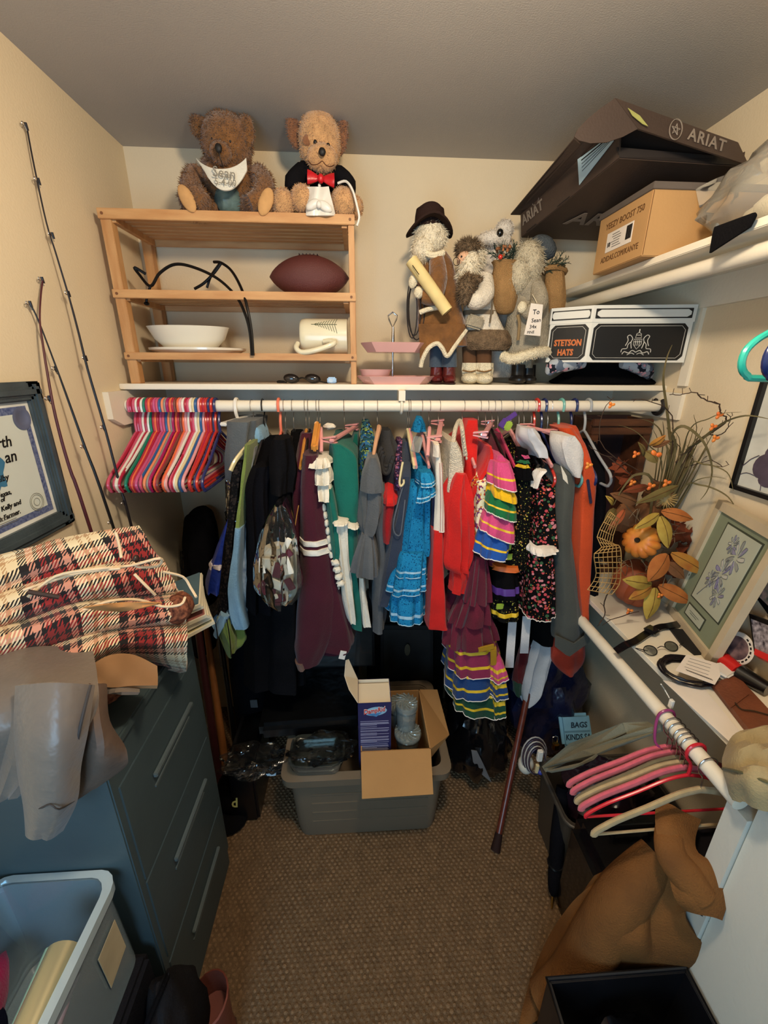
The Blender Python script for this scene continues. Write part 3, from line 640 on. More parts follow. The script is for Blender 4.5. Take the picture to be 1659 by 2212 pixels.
for px, yy in ((1120, 1.555), (1142, 1.59)): part(t, 'boot', join(body_rows([(788, px-14, px+14), (808, px-15, px+13), (818, px-17, px+13)], yy, .95), gell((PY(px-8, 818, yy).x, yy-.026, SZ+.0165), (.03, .042, .016), 14)), BLK)
sack(t, 1198, 634, 1.56, 21, 60, BURL); part(t, 'sack_rim', gtube([PY(1198+24*math.cos(a), 586+9*math.sin(a), 1.56+.03*math.sin(a)) for a in [2*pi*q/16 for q in range(16)]], .008, 7, closed=True), BURL)
sprigs(t, 1186, 580, 1.555, 14, 20, 10, GRN, 5)
tg = [PY(1147, 655, 1.438), PY(1173, 658, 1.438), PY(1167, 726, 1.436), PY(1132, 723, 1.436)]
PAPER = mt('paper_white', (226, 216, 204), .85, (20, .03)); q = part(t, 'paper_tag', gpanel(tg, .001), PAPER, smooth=False)
for s_, px, py, sz in (('To', 1158, 674, .020), ('Sean', 1158, 692, .017), ('34x', 1151, 706, .016), ('PINE', 1146, 718, .012)):
    part(q, 'handwriting', gtext(s_, sz, frame(PY(px, py, 1.4350), (1, 0, .08), (-.18, 0, 1)), shear=.1), INK, smooth=False)
part(q, 'string', ptube([(1160, 655, 1.438), (1156, 646, 1.45), (1150, 636, 1.47)], 1.47, .0012, n=4), CREAMF)
# ---- white owl behind
t = thing('owl_figure', 'white plush owl with a big dark eye perched behind the figurines', 'owl', (PY(1075, 560, 1.66).x, 1.66, SZ))
OWL = mt('owl_white', (216, 206, 192), .95, (40, .1), (200, .5))
furry(t, 'head', pel(1089, 498, 1.64, 19, 20, 18, bump=.05), OWL, 600, .008); furry(t, 'body', body_rows(interp([(505, 1062, 1096), (530, 1030, 1108), (580, 1030, 1120), (700, 1040, 1120), (815, 1052, 1110)], 2), 1.69, .6), OWL, 700, .01)
furry(t, 'wing', ptube([(1096, 520, 1.63), (1060, 514, 1.62), (1028, 523, 1.63)], 1.63, [.02, .024, .012], n=10, k=4), OWL, 500, .01)
e = part(t, 'eye', pel(1080, 503, 1.600, 7.5, 8, 7, 12), mt('glass_eye', (10, 9, 8), .1, coat=.6)); part(t, 'beak', pel(1074, 512, 1.611, 3, 5, 4, 8), mt('beak', (90, 76, 60), .5))
# ================================================================ hat box on the hat, right end of the back shelf
FLOR = spots('hat_floral', (30, 34, 44), [(130, 136, 150), (205, 150, 160), (92, 104, 122), (170, 178, 186)], 42, .5)
BLKF = fab('black_felt', (9, 9, 11))
t = thing('black_hat', 'black felt hat with floral side flaps under the hat box', 'hat', (PY(1295, 830, 1.56).x, 1.56, SZ))
part(t, 'brim', body_rows(interp([(829, 1195, 1405), (824, 1190, 1412), (815, 1205, 1395), (800, 1225, 1375), (786, 1232, 1368)], 3), 1.60, .55, bump=.01), BLKF)
for pts, in (([(1184, 808, 1.51), (1196, 792, 1.50), (1225, 786, 1.50), (1262, 786, 1.505)],), ([(1342, 786, 1.505), (1370, 788, 1.505), (1395, 800, 1.505), (1404, 816, 1.51)],)):
    rr = [.012, .026, .026, .014] if pts[0][0] < 1300 else [.014, .026, .026, .010]
    part(t, 'floral_flap', ptube(pts, 1.5, rr, n=12, k=4), FLOR)
HB = mt('hatbox_white', (226, 224, 214), .5, (4, .03)); HBK = mt('hatbox_black', (22, 21, 20), .45, (6, .1)); ORNG = mt('hatbox_orange', (206, 110, 52), .5)
LINEW = mt('hatbox_line', (196, 192, 182), .5)
# octagonal-plan box: front face runs from FA to FB, narrow face from FA back to FC
A0 = PY(1265, 785, 1.425); A1 = PY(1262, 665, 1.425); B0 = PY(1484, 757, 1.372); B0 = V((1.062, B0.y, A0.z)); zt_ = 1.925
FA = V((A0.x, A0.y, 0)); FB = V((1.064, 1.375, 0)); FC = PY(1180, 770, 1.515); FC = V((FC.x, 1.515, 0))
FD = V((1.072, 1.70, 0)); FE = V((.72, 1.75, 0))
zb = A0.z+.004; zt_ = A1.z+.004
t = thing('hat_box', 'white hat box with black panels and a crest, resting on the black hat', 'hat box', (.87, 1.56, zb))
foot = [FC, FA, FB, FD, FE]
def prism(pts, z0, z1): return gloft([[V((p.x, p.y, z0)) for p in pts], [V((p.x, p.y, z1)) for p in pts]])
cen = sum(foot, V((0, 0, 0)))/5
part(t, 'body', prism(foot, zb, zt_-.046), HB, smooth=False); part(t, 'lid', prism([cen+(p-cen)*1.012 for p in foot], zt_-.046, zt_+.004), HB, smooth=False)
def onface(P, Q, u, v, off, zlo, zhi):
    """point on the vertical face from P to Q: u,v in 0..1, off outward"""
    d = (Q-P); nn = V((d.y, -d.x, 0)).normalized(); p = P+d*u; return V((p.x, p.y, zlo+(zhi-zlo)*v))+nn*off
def facepanel(P, Q, u0, u1, v0, v1, ch, mat, nm, off, lo, hi, par, th=.001):
    L = (Q-P).length; H_ = hi-lo; cu = ch/L; cv = ch/H_
    pts = [(u0+cu, v0), (u1-cu, v0), (u1, v0+cv), (u1, v1-cv), (u1-cu, v1), (u0+cu, v1), (u0, v1-cv), (u0, v0+cv)]
    return part(par, nm, gpanel([onface(P, Q, u, v, off, lo, hi) for u, v in pts], th), mat, smooth=False)
lo, hi = zb, zt_-.046
for P, Q in ((FA, FB), (FC, FA)):
    sgn = 1
    u0, u1 = (.025, .965) if P is FA else (.04, .95)
    pn = facepanel(P, Q, u0, u1, .055, .965, .013, HBK, 'black_panel', .0010, lo, hi, t)
    L = (Q-P).length; du = .008/L; dv = .007/(hi-lo)
    cu = .012/L; cv = .012/(hi-lo)
    pts = [(u0+du+cu, .055+dv), (u1-du-cu, .055+dv), (u1-du, .055+dv+cv), (u1-du, .965-dv-cv), (u1-du-cu, .965-dv), (u0+du+cu, .965-dv), (u0+du, .965-dv-cv), (u0+du, .055+dv+cv)]
    part(pn, 'outline', gtube([onface(P, Q, u, v, .0022, lo, hi) for u, v in pts], .0009, 4, closed=True), LINEW)
    # lid strip: black rounded frame around a white lozenge
    P2, Q2 = cen+(P-cen)*1.012, cen+(Q-cen)*1.012
    lp = facepanel(P2, Q2, u0+.0, u1, .22, .80, .001, HBK, 'lid_panel', .001, zt_-.046, zt_+.004, t)
    part(lp, 'lid_lozenge', gpanel([onface(P2, Q2, u, v, .0022, zt_-.046, zt_+.004) for u, v in ((u0+.05, .29), (u1-.05, .29), (u1-.015, .42), (u1-.015, .6), (u1-.05, .73), (u0+.05, .73), (u0+.015, .6), (u0+.015, .42))], .001), HB, smooth=False)
dn = (FA-FC); nn = V((dn.y, -dn.x, 0)).normalized()
for s_, v, sz in (('STETSON', .50, .027), ('HATS', .25, .027)):
    part(t, 'lettering', gtext(s_, sz, frame(onface(FC, FA, .50 if v > .4 else .47, v, .0026, lo, hi), dn, (0, 0, 1)), bold=.0012, sx=.78), ORNG, smooth=False)
# crest: crown over a shield with two supporters and scrollwork
M = frame(onface(FA, FB, .49, .5, .0026, lo, hi), FB-FA, (0, 0, 1))
cr = []
def cl(pts, r=.0011, closed=False): cr.append(gtube([M @ V((x, y, 0)) for x, y in pts], r, 4, closed=closed))
cl([(-.012, .010), (-.012, -.006), (0, -.020), (.012, -.006), (.012, .010)], closed=True)
for a in (-.006, 0, .006): cl([(a, .008), (a, -.010)])
cl([(-.011, .002), (.011, .002)])
cl([(-.009, .014), (-.007, .026), (0, .030), (.007, .026), (.009, .014)], closed=True); cl([(0, .030), (0, .040)], .0018); cl([(-.006, .022), (.006, .022)])
for s_ in (-1, 1):
    cl(cat([V((s_*.016, -.018, 0)).xy.to_3d(), V((s_*.020, .000, 0)), V((s_*.017, .012, 0)), V((s_*.026, .022, 0)), V((s_*.034, .018, 0)), V((s_*.030, .006, 0)), V((s_*.036, -.010, 0))], 3).__class__([(p.x, p.y) for p in cat([V((s_*.016, -.018, 0)), V((s_*.020, .000, 0)), V((s_*.017, .012, 0)), V((s_*.026, .022, 0)), V((s_*.034, .018, 0)), V((s_*.030, .006, 0)), V((s_*.036, -.010, 0))], 3)]), .0014)
    cl([(p.x, p.y) for p in cat([V((s_*.020, .002, 0)), V((s_*.028, -.006, 0)), V((s_*.030, -.018, 0)), V((s_*.044, -.020, 0)), V((s_*.046, -.030, 0))], 3)], .0013)
    cl([(p.x, p.y) for p in cat([V((0, -.030, 0)), V((s_*.012, -.024, 0)), V((s_*.022, -.032, 0)), V((s_*.036, -.028, 0)), V((s_*.042, -.036, 0))], 3)], .0015)
    cl([(p.x, p.y) for p in cat([V((s_*.004, -.036, 0)), V((s_*.014, -.032, 0)), V((s_*.026, -.038, 0))], 3)], .0012)
part(t, 'crest', join(*cr), LINEW)
# ================================================================ upper right shelf: boot box, shoe box, bag
BOOT = mt('boot_box_brown', (62, 48, 40), .62, (5, .1), (200, .06)); BOOTI = mt('boot_box_inner', (40, 33, 30), .7); BLET = mt('boot_box_print', (128, 116, 104), .7)
D = PY(1127, 512, 1.65); C = PY(1338, 341, 1.22); A = PY(1125, 449, 1.64); B = C+(A-D)*1.15; W = V((.34, .02, .0))
t = thing('boot_box', 'open dark brown boot box tilted over the tan shoe box under the ceiling', 'boot box', (.75, 1.45, 2.18))
part(t, 'base_panel', gpanel([D, C, C+W, D+W], .004), BOOT, smooth=False)
part(t, 'side_panel', gpanel([D, C, B, A], .004), BOOT, smooth=False)
part(t, 'side_panel', gpanel([D+W, C+W, C+W+(B-C)*.3, D+W+(A-D)*.3], .004), BOOT, smooth=False)
part(t, 'end_panel', gpanel([D, D+W, D+W+(A-D)*.3, A], .004), BOOT, smooth=False)
part(t, 'end_lip', gpanel([C, C+W, C+W+V((0, .01, .020)), C+V((-.012, .0, .020))], .004), BOOTI, smooth=False)
L1 = PY(1328, 213, 1.165); L2 = PY(1377, 279, 1.165); L3 = PY(1616, 358, 1.20); L4 = PY(1593, 309, 1.20)
S1 = PY(1101, 466, 1.66); S2 = PY(1243, 301, 1.27)
TB = PY(1103, 463, 1.64); TR = V((.93, 1.68, 2.232))
li = part(t, 'lid', gpanel([TB, L1+V((0, .002, .0)), L4, TR], .004), BOOT, smooth=False)
lp = part(t, 'lid_lip', gpanel([L1, L2, L3, L4], .004), BOOT, smooth=False)
part(t, 'lid_side', gpanel([TB, PY(1240, 299, 1.24), PY(1254, 311, 1.245), PY(1124, 454, 1.625)], .003), BOOT, smooth=False)
arc = [L1]
for px, py in ((1300, 232), (1270, 256), (1247, 280), (1240, 296), (1250, 304), (1275, 310), (1310, 308), (1345, 296)): arc.append(PY(px, py, 1.165))
part(t, 'tuck_flap', gpanel(arc+[L2], .003), BOOT, smooth=False)
lx = (L4-L1); mid = (L1+L2+L3+L4)/4
def shield(par, M, r, mat, sh=1.25):
    g = gtube([M @ V((r*math.cos(a), r*sh*math.sin(a), 0)) for a in [2*pi*k/22 for k in range(22)]], r*.07, 5, closed=True)
    for k in range(5):
        a = pi/2+2*pi*k/5; b_ = a+4*pi/5
        g.add(gtube([M @ V((r*.72*math.cos(a), r*.72*math.sin(a), 0)), M @ V((r*.72*math.cos(b_), r*.72*math.sin(b_), 0))], r*.06, 4))
    return part(par, 'emblem', g, mat)
nrm = (L2-L1).cross(lx); nrm = nrm.normalized(); 
if nrm.y > 0: nrm = -nrm
Mt = frame((L1+L2+L3+L4)/4+lx*.16+nrm*.004, lx, (L1-L2)); part(lp, 'lettering', gtext('ARIAT', .035, Mt, bold=.0006, sp=1.1, sx=1.05), BLET, smooth=False)
shield(lp, frame((L1+L2+L3+L4)/4-lx*.10+nrm*.004, lx, (L1-L2)), .017, BLET)
part(lp, 'green_sticker', gpanel([PY(*p, 1.158) for p in ((1356, 233), (1382, 250), (1400, 273), (1388, 268), (1366, 250))], .001), mt('sticker_green', (150, 150, 84), .5), smooth=False)
dS = (C-D); nS = dS.cross(A-D).normalized()
if nS.x > 0: nS = -nS
part(t, 'lettering', gtext('ARIAT', .040, frame(D+dS*.16+(A-D)*.48+nS*.004, dS, (A-D)), bold=.0010, sp=1.05), BLET, smooth=False)
shield(t, frame(D+dS*.20+(A-D)*.92+nS*.004, dS, (A-D)), .02, mt('boot_box_print2', (96, 84, 76), .6))
nU = V((0, 0, -1)); part(t, 'lettering', gtext('ARIAT', .10, frame(D+dS*.34+W*.62+V((0, 0, -.006)), W, dS), bold=.002), BLET, smooth=False)
for u in (.14, .52): part(t, 'slot', gbox(D+dS*u+(A-D)*.04+nS*.003, (.055, .002, .003), 0, frame((0, 0, 0), dS, (A-D)).to_3x3().to_4x4()), BOOTI)
stk = [D+dS*.66+(A-D)*.85+nS*.004, D+dS*.96+(A-D)*.70+nS*.004, D+dS*.96+(A-D)*.50+nS*.004, D+dS*.68+(A-D)*.12+nS*.004]
sk = part(t, 'label_sticker', gpanel(stk, .001), mt('label_blue_white', (170, 196, 206), .5), smooth=False)
for i in range(5):
    p = stk[0]*(1-.15*i)+stk[3]*.15*i; q = stk[1]*(1-.15*i)+stk[2]*.15*i; part(sk, 'print_line', gtube([p*.88+q*.12+nS*.001, p*.1+q*.9+nS*.001], .0016 if i == 1 else .0008, 4), INK)
# shoe box
CARD = mt('kraft_card', (188, 146, 96), .75, (6, .06), (160, .05)); CARDD = mt('card_print', (96, 64, 36), .8)
X0, X1, Y0, Y1, Z0, Z1 = .752, 1.085, 1.212, 1.455, 2.0005, 2.150
t = thing('shoe_box', 'tan cardboard shoe box with white barcode label on the upper right shelf', 'shoe box', (.91, 1.33, Z0))
part(t, 'box', bxx(X0, X1, Y0, Y1, Z0, Z1, .002), CARD, smooth=False)
part(t, 'lid', join(bxx(X0-.004, X1, Y0-.004, Y1+.003, Z1-.002, Z1+.014, .001)), mt('box_lid_grey', (96, 86, 78), .7))
fx = X0-.0006
Mf = lambda y, z: frame((fx, y, z), (0, -1, 0), (0, 0, 1))
part(t, 'lettering', gtext('YEEZY BOOST 750', .023, Mf(1.325, 2.118), sx=.95), CARDD, smooth=False)
part(t, 'lettering', gtext('ADIDAS.COM/KANYE', .021, Mf(1.325, 2.030), sx=.9), CARDD, smooth=False)
lb = part(t, 'barcode_label', gbox((X0-.0008, 1.335, 2.073), (.0012, .125, .050)), PAPER)
fx = X0-.0018
part(lb, 'print', gtext('10', .016, Mf(1.383, 2.066), bold=.0006), INK, smooth=False)
for i in range(6): part(lb, 'print', gbox((X0-.0018, 1.352-(i % 3)*.004, 2.090-i*.0065), (.0006, .035+.008*(i % 2), .0018)), mt('print_grey', (120, 116, 112), .8))
for i in range(9): part(lb, 'bar', gbox((X0-.0018, 1.300-i*.0028, 2.076), (.0006, .0012+.0007*(i % 3), .034)), INK)
part(t, 'seam', bxx(X0+.0, X0+.0, Y0, Y0, Z0, Z1) if False else gtube([(X0+.002, Y0-.0008, Z0+.004), (X0+.002, Y0-.0008, Z1-.004)], .0008, 4), CARDD)
# clear plastic bag with white cloth
def blob_bag(c, r, seed, amp=.3, n=36, fr=5, flatz=None, sharp=1):
    rings = []
    for i in range(19):
        ph = -pi/2+pi*i/18; q = []
        for j in range(n):
            a = 2*pi*j/n; d = V((math.cos(a)*math.cos(ph), math.sin(a)*math.cos(ph), math.sin(ph)))
            s = 1+amp*noise.noise(d*fr*.45+V((seed, seed*2, 0)))+amp*.35*abs(noise.noise(d*fr*1.1+V((0, seed, seed))))*sharp
            p = V((d.x*r[0]*s, d.y*r[1]*s, d.z*r[2]*s))
            if flatz is not None: p.z = max(p.z, flatz)
            q.append(p+V(c))
        rings.append(q)
    return gloft(rings)
BAGC = clear('bag_film', (246, 244, 236), -.04, .16, .20, (240, 234, 220), bump=12)
WCL = fab('white_cloth', (226, 216, 192))
t = thing('plastic_bag', 'clear plastic bag of folded white cloth on the upper right shelf', 'plastic bag', (.95, 1.05, 2.0005))
part(t, 'film', blob_bag((.945, 1.03, 2.078), (.135, .165, .105), 3, .22, flatz=-.077).xf(Matrix.Identity(4)), BAGC)
part(t, 'film_neck', gsheet(dense([[V((.86+.12*u, 1.18+.03*v-.05*u, 2.10+.05*v+.05*u+.012*math.sin(9*u))) for u in (0, .33, .66, 1)] for v in (0, .5, 1)], 4, 4), .001), BAGC)
for i, (c, r) in enumerate((((.99, 1.02, 2.045), (.085, .13, .043)), ((1.0, .98, 2.10), (.07, .12, .05)), ((.93, .98, 2.04), (.06, .09, .038)))):
    part(t, 'folded_cloth', gell(c, r, 20, (.1*i, .3, .2), .12, i), WCL)
# black strap of a bag over the shelf edge
BLS = fab('black_strap', (16, 15, 17))
gr = [[V((.98-.20*u, .90+.03*v+.10*u, 2.012-.005*u)) for u in (0, .5, .9)]+[V((.777, .955+.05*v, 2.006)), V((.776, .955+.045*v, 1.972-.012*v))] for v in (-1, -.4, .4, 1)]
t = thing('cloth_bag', 'black cloth bag with a strap hanging over the upper right shelf edge', 'cloth bag', (.95, .90, 2.0005))
part(t, 'strap', gsheet(dense(gr, 3, 4), .005), BLS); part(t, 'bag', gell((.985, .80, 2.068), (.095, .11, .066), 20, None, .15, 2), BLS)
# ================================================================ plastic hangers
def hanger_parts(ax, tube=.0048):
    """local geometry: rod centre at the origin; ax 'y' hangs across a rod that runs along x, ax 'x' across a rod along y"""
    e = (lambda u, z: V((0, u, z))) if ax == 'y' else (lambda u, z: V((u, 0, z)))
    hook = [e(-.022, -.016), e(-.0238, 0), e(-.017, .017), e(0, .0238), e(.017, .017), e(.0238, 0), e(.020, -.018), e(.006, -.040), e(0, -.062), e(0, -.088)]
    fr = [e(0, -.086), e(.02, -.094), e(.06, -.118), e(.12, -.154), e(.175, -.182), e(.201, -.197), e(.212, -.215), e(.203, -.232), e(.18, -.238), e(0, -.238), e(-.18, -.238), e(-.203, -.232), e(-.212, -.215), e(-.201, -.197), e(-.175, -.182), e(-.12, -.154), e(-.06, -.118), e(-.02, -.094)]
    if ax == 'x':
        fr = [e(s*u, z) for s, L in ((1, [(0, -.086), (.06, -.116), (.12, -.148), (.165, -.172), (.192, -.186), (.209, -.204), (.208, -.226), (.19, -.241), (.15, -.246)]), (-1, [(.15, -.246), (.19, -.241), (.208, -.226), (.209, -.204), (.192, -.186), (.165, -.172), (.12, -.148), (.06, -.116)])) for u, z in L]; tube = .0058
    return gtube(hook, tube, 8, k=3), gtube(fr, tube, 8, closed=True, k=3)
HGM = {}
def tube_hanger(label, group, loc, col, ax='y', rz=0, tilt=0, mn=None):
    key = (ax,)
    if key not in HGM:
        h, f = hanger_parts(ax); HGM[key] = (mesh('hook', h, WHITE, V((0, 0, 0))), mesh('frame', f, WHITE, V((0, 0, 0))))
    t = thing('plastic_hanger', label, 'hanger', loc, group); t.rotation_euler = (tilt if ax == 'x' else 0, tilt if ax == 'y' else 0, rz)
    for nm, me in zip(('hook', 'frame'), HGM[key]):
        ck = (ax, nm, col)
        if ck not in HGM: q = me.copy(); q.materials[0] = col; HGM[ck] = q
        o = bpy.data.objects.new(nm, HGM[ck]); COL.objects.link(o); o.parent = t; ORG[o] = V(loc)
    return t
HC = dict(pink=(206, 84, 112), crimson=(178, 34, 62), white=(232, 226, 214), green=(28, 122, 98), orange=(232, 106, 66), mauve=(196, 84, 130), blue=(44, 92, 146), peach=(234, 140, 96), grey=(140, 136, 132), magenta=(168, 30, 92), brown=(120, 66, 58), lightpink=(228, 158, 160), cream=(226, 206, 158), red=(196, 54, 42), navy=(42, 48, 98), teal=(44, 176, 156), darkblue=(26, 40, 92), royal=(44, 66, 156), azure=(28, 112, 190))
HM = {k: plas('hanger_'+k, c, .25) for k, c in HC.items()}
seq = ['pink', 'crimson', 'pink', 'white', 'crimson', 'white', 'green', 'crimson', 'orange', 'crimson', 'mauve', 'pink', 'blue', 'peach', 'grey', 'magenta', 'orange', 'crimson', 'brown', 'orange', 'lightpink', 'white', 'crimson', 'pink', 'white', 'cream', 'blue', 'lightpink', 'red', 'crimson', 'red', 'navy', 'red', 'navy']
words = 'first second third fourth fifth sixth seventh eighth ninth tenth eleventh twelfth thirteenth fourteenth fifteenth sixteenth seventeenth eighteenth nineteenth twentieth'.split()
words += ['twenty-'+w_ for w_ in words[:9]]+['thirtieth']+['thirty-'+w_ for w_ in words[:9]]
rnd = random.Random(12)
x0 = PY(284, 870, 1.45).x; x1 = PY(466, 870, 1.45).x
for i, cn in enumerate(seq):
    x = x0+(x1-x0)*i/(len(seq)-1)+rnd.uniform(-.0012, .0012)
    tube_hanger(f'{cn.replace("lightpink", "light pink")} plastic hanger, {words[i]} from the left among the empty hangers', 'empty plastic hangers on the back rod', (x, 1.45, 1.5925), HM[cn], 'y', rnd.uniform(-.05, .03)-.02, rnd.uniform(-.02, .02))
for i, (cn, y) in enumerate((('teal', .735), ('darkblue', .705), ('royal', .682), ('azure', .655))):
    nm = {'teal': 'teal', 'darkblue': 'dark navy', 'royal': 'periwinkle blue', 'azure': 'bright azure blue'}[cn]
    tube_hanger(f'{nm} plastic hanger on the rod under the upper right shelf', 'hangers at the right edge', (.843, y, 1.9505), HM[cn], 'x', .20+.05*i)
# ================================================================ left wall: certificate and fishing rods
xw = XL
CF = mt('certificate_frame', (66, 76, 80), .45, (14, .2), (90, .15), stretch=(1, 1, 1)); CMAT = mt('mat_white', (222, 222, 214), .8); CPAP = mt('certificate_paper', (206, 210, 200), .8, (6, .04))
CBOR = mt('certificate_border', (62, 74, 118), .8, (160, .5), col2=(120, 128, 158)); CSPL = mt('blue_wash', (74, 128, 158), .8, (14, .3), col2=(40, 92, 130)); SEAL = mt('seal_grey', (96, 102, 128), .7)
cy0, cy1, cz0, cz1 = .70, 1.088, 1.322, 1.683
t = thing('framed_certificate', 'birth certificate in a dark blue-grey wooden frame hanging on the left wall', 'certificate', (xw+.01, .83, cz0))
fw = .043
for a, b_, c_, d_ in ((cy0, cy1, cz0, cz0+fw), (cy0, cy1, cz1-fw, cz1)):
    q = part(t, 'frame_rail', join(bxx(xw+.001, xw+.018, a, b_, c_, d_, .003), bxx(xw+.010, xw+.025, a+.006, b_-.006, c_+.010, d_-.012, .005)), CF)
for a, b_ in ((cy0, cy0+fw), (cy1-fw, cy1)): part(t, 'frame_stile', join(bxx(xw+.001, xw+.018, a, b_, cz0, cz1, .003), bxx(xw+.010, xw+.025, a+.010, b_-.012, cz0+.006, cz1-.006, .005)), CF)
i_ = lambda d: (cy0+fw+d, cy1-fw-d, cz0+fw+d, cz1-fw-d)
a, b_, c_, d_ = i_(-.004); part(t, 'mat', bxx(xw+.003, xw+.0075, a, b_, c_, d_), CMAT)
a, b_, c_, d_ = i_(.010); part(t, 'border', bxx(xw+.003, xw+.0085, a, b_, c_, d_), CBOR)
a, b_, c_, d_ = i_(.026); pp = part(t, 'paper', bxx(xw+.003, xw+.0095, a, b_, c_, d_), CPAP)
xs = xw+.0102
def wp(px, py, x=xs): return PX(px, py, x)
def lwtext(s, px, py, size, **kw): return gtext(s, size, frame(wp(px, py), (0, 1, 0), (0, 0, 1)), ax='RIGHT', **kw)
p0 = wp(8, 1010)
spl = gpanel([(xs-.0003, .90+.028*math.cos(a)*(1+.25*math.sin(5*a)), p0.z+.045*math.sin(a)*(1+.15*math.cos(7*a))) for a in [2*pi*k/28 for k in range(28)]], .0006)
part(pp, 'blue_wash', spl, CSPL, smooth=False)
for s_, px, py, sz in (('rth', 24, 953, .034), ('an', 35, 984, .036), ('elby', 18, 1030, .019), ('Texas,', 24, 1062, .015), ('of', 10, 1078, .014), ('Kelly and', 45, 1084, .015), ('h Farmer.', 44, 1104, .015)):
    part(pp, 'lettering', lwtext(s_, px, py, sz, shear=.2, bold=.0003), INK, smooth=False)
for i in range(4): q0 = wp(0, 1122+i*6); part(pp, 'fine_print', gtube([q0, V((q0.x, q0.y+.045+.006*(i % 2), q0.z))], .0007, 4), mt('print_grey', (120, 116, 112), .8))
c = wp(47, 904); part(t, 'seal', glathe([(.001, 0), (.025, 0), (.026, .001), (.016, .0014), (.015, .0008), (.001, .001)], 24).xf(Matrix.Translation(c) @ Matrix.Rotation(R_(90), 4, 'Y')), SEAL)
c = wp(80, 1084)
for r in (.021, .017, .009): part(pp, 'seal_ring', gtube([c+V((0, r*math.cos(a), r*math.sin(a))) for a in [2*pi*k/24 for k in range(24)]], .0006, 4, closed=True), mt('seal_line', (120, 118, 104), .8))
def frod(label, pts, col, ring, r0=.0018, r1=.0046):
    P = [PX(px, py, -.776+.055*(i/(len(pts)-1))**1.3) for i, (px, py) in enumerate(pts)]
    d = (P[-1]-P[-2]).normalized(); e = P[-1]+d*((.30-P[-1].z)/d.z); e.x = -.69; P.append(e); e2 = e+d*((.004-e.z)/d.z); e2.x = -.67
    t = thing('fishing_rod', label, 'fishing rod', e2)
    part(t, 'blank', gtube(P, [r0]*2+[r0+(r1-r0)*k/6 for k in range(7)], 8, k=4), col); part(t, 'grip', gtube([e, e2], [.010, .013], 10), mt('cork', (150, 110, 70), .9))
    for k, (px, py) in enumerate(ring):
        fi = min(1, max(0, (py-pts[0][1])/(pts[-1][1]-pts[0][1]))); c = PX(px, py, -.776+.055*fi**1.3); n_ = V((0, -.014, .002)); rr = .006 if k else .005
        q = part(t, 'guide', join(gtube([c+V((0, -.011+rr*.8*math.cos(a), rr*.7*math.sin(a))) for a in [2*pi*i/12 for i in range(12)]], .001, 5, closed=True), gtube([c, c+V((0, -.008, 0))], .0012, 5), gtube([c+V((0, 0, -.014)), c+V((0, -.007, -.002))], .001, 4)), STEEL)
        part(q, 'thread_wrap', gtube([c+V((0, -.0012, .006)), c+V((0, .0012, -.008))], .0030, 8), mt('wrap_dark', (30, 26, 30), .4))
    return t
frod('tallest dark fishing rod leaning against the left wall', [(57, 270), (74, 360), (100, 480), (120, 545), (150, 645), (170, 720), (190, 800), (228, 930), (262, 1060), (286, 1145)], mt('rod_dark', (26, 20, 24), .45), [(57, 272), (84, 391), (114, 508), (149, 634), (186, 773), (224, 922), (268, 1085)])
frod('maroon fishing rod with a bent tip leaning against the left wall', [(92, 606), (88, 640), (86, 690), (92, 740), (103, 810), (120, 900), (150, 1010), (196, 1145)], mt('rod_maroon', (78, 30, 36), .45), [(92, 604), (107, 860)], .002, .0048)
frod('black fishing rod with silver tip leaning between the maroon and tallest rods', [(66, 658), (84, 695), (122, 795), (150, 872), (185, 970), (242, 1130)], mt('rod_black', (20, 17, 18), .45), [(66, 656), (121, 796), (182, 963), (240, 1126)])
# ================================================================ right wall: black framed print
xr = XR
PRT = mt('print_paper', (206, 204, 192), .8); LEAFP = mt('print_purple', (84, 72, 84), .8, (30, .2))
t = thing('framed_print', 'print of purple grey leaves in a thin black frame hanging on the right wall', 'framed print', (xr-.01, .85, 1.395))
py0, py1, pz0, pz1 = .60, 1.092, 1.394, 1.93
for a, b_, c_, d_ in ((py0, py1, pz0, pz0+.012), (py0, py1, pz1-.012, pz1), (py0, py0+.012, pz0, pz1), (py1-.012, py1, pz0, pz1)): part(t, 'frame_bar', bxx(xr-.02, xr-.001, a, b_, c_, d_), mt('thin_black_frame', (18, 17, 18), .4))
sh = part(t, 'print', bxx(xr-.008, xr-.002, py0+.008, py1-.008, pz0+.008, pz1-.008), PRT)
def rw(px, py, x=xr-.0095): return PX(px, py, x)
for k, (px, py, ry, rz, ro) in enumerate(((1650, 1008, .030, .035, .4), (1662, 1036, .032, .022, -.3), (1675, 985, .03, .03, .2))):
    c = rw(px, py); part(sh, 'printed_leaf', gell(c, (.0008, ry, rz), 16, (ro, 0, 0)), LEAFP)
part(sh, 'printed_stem', gtube([rw(1596, 1012), rw(1612, 1000), rw(1622, 992), rw(1640, 984)], .0012, 5, k=3).add(gtube([rw(1592, 1028), rw(1612, 1021), rw(1635, 1030)], .001, 5, k=3), gtube([rw(1644, 1044), rw(1642, 1060)], .001, 5)), LEAFP)
# ================================================================ lower right shelf
SL = .924
WOODD = mt('dark_walnut', (62, 34, 22), .4, (6, .35), (60, .1), stretch=(1, 6, 6), col2=(96, 56, 34)); CRED = mt('crate_red_dark', (48, 24, 24), .7, (8, .3))
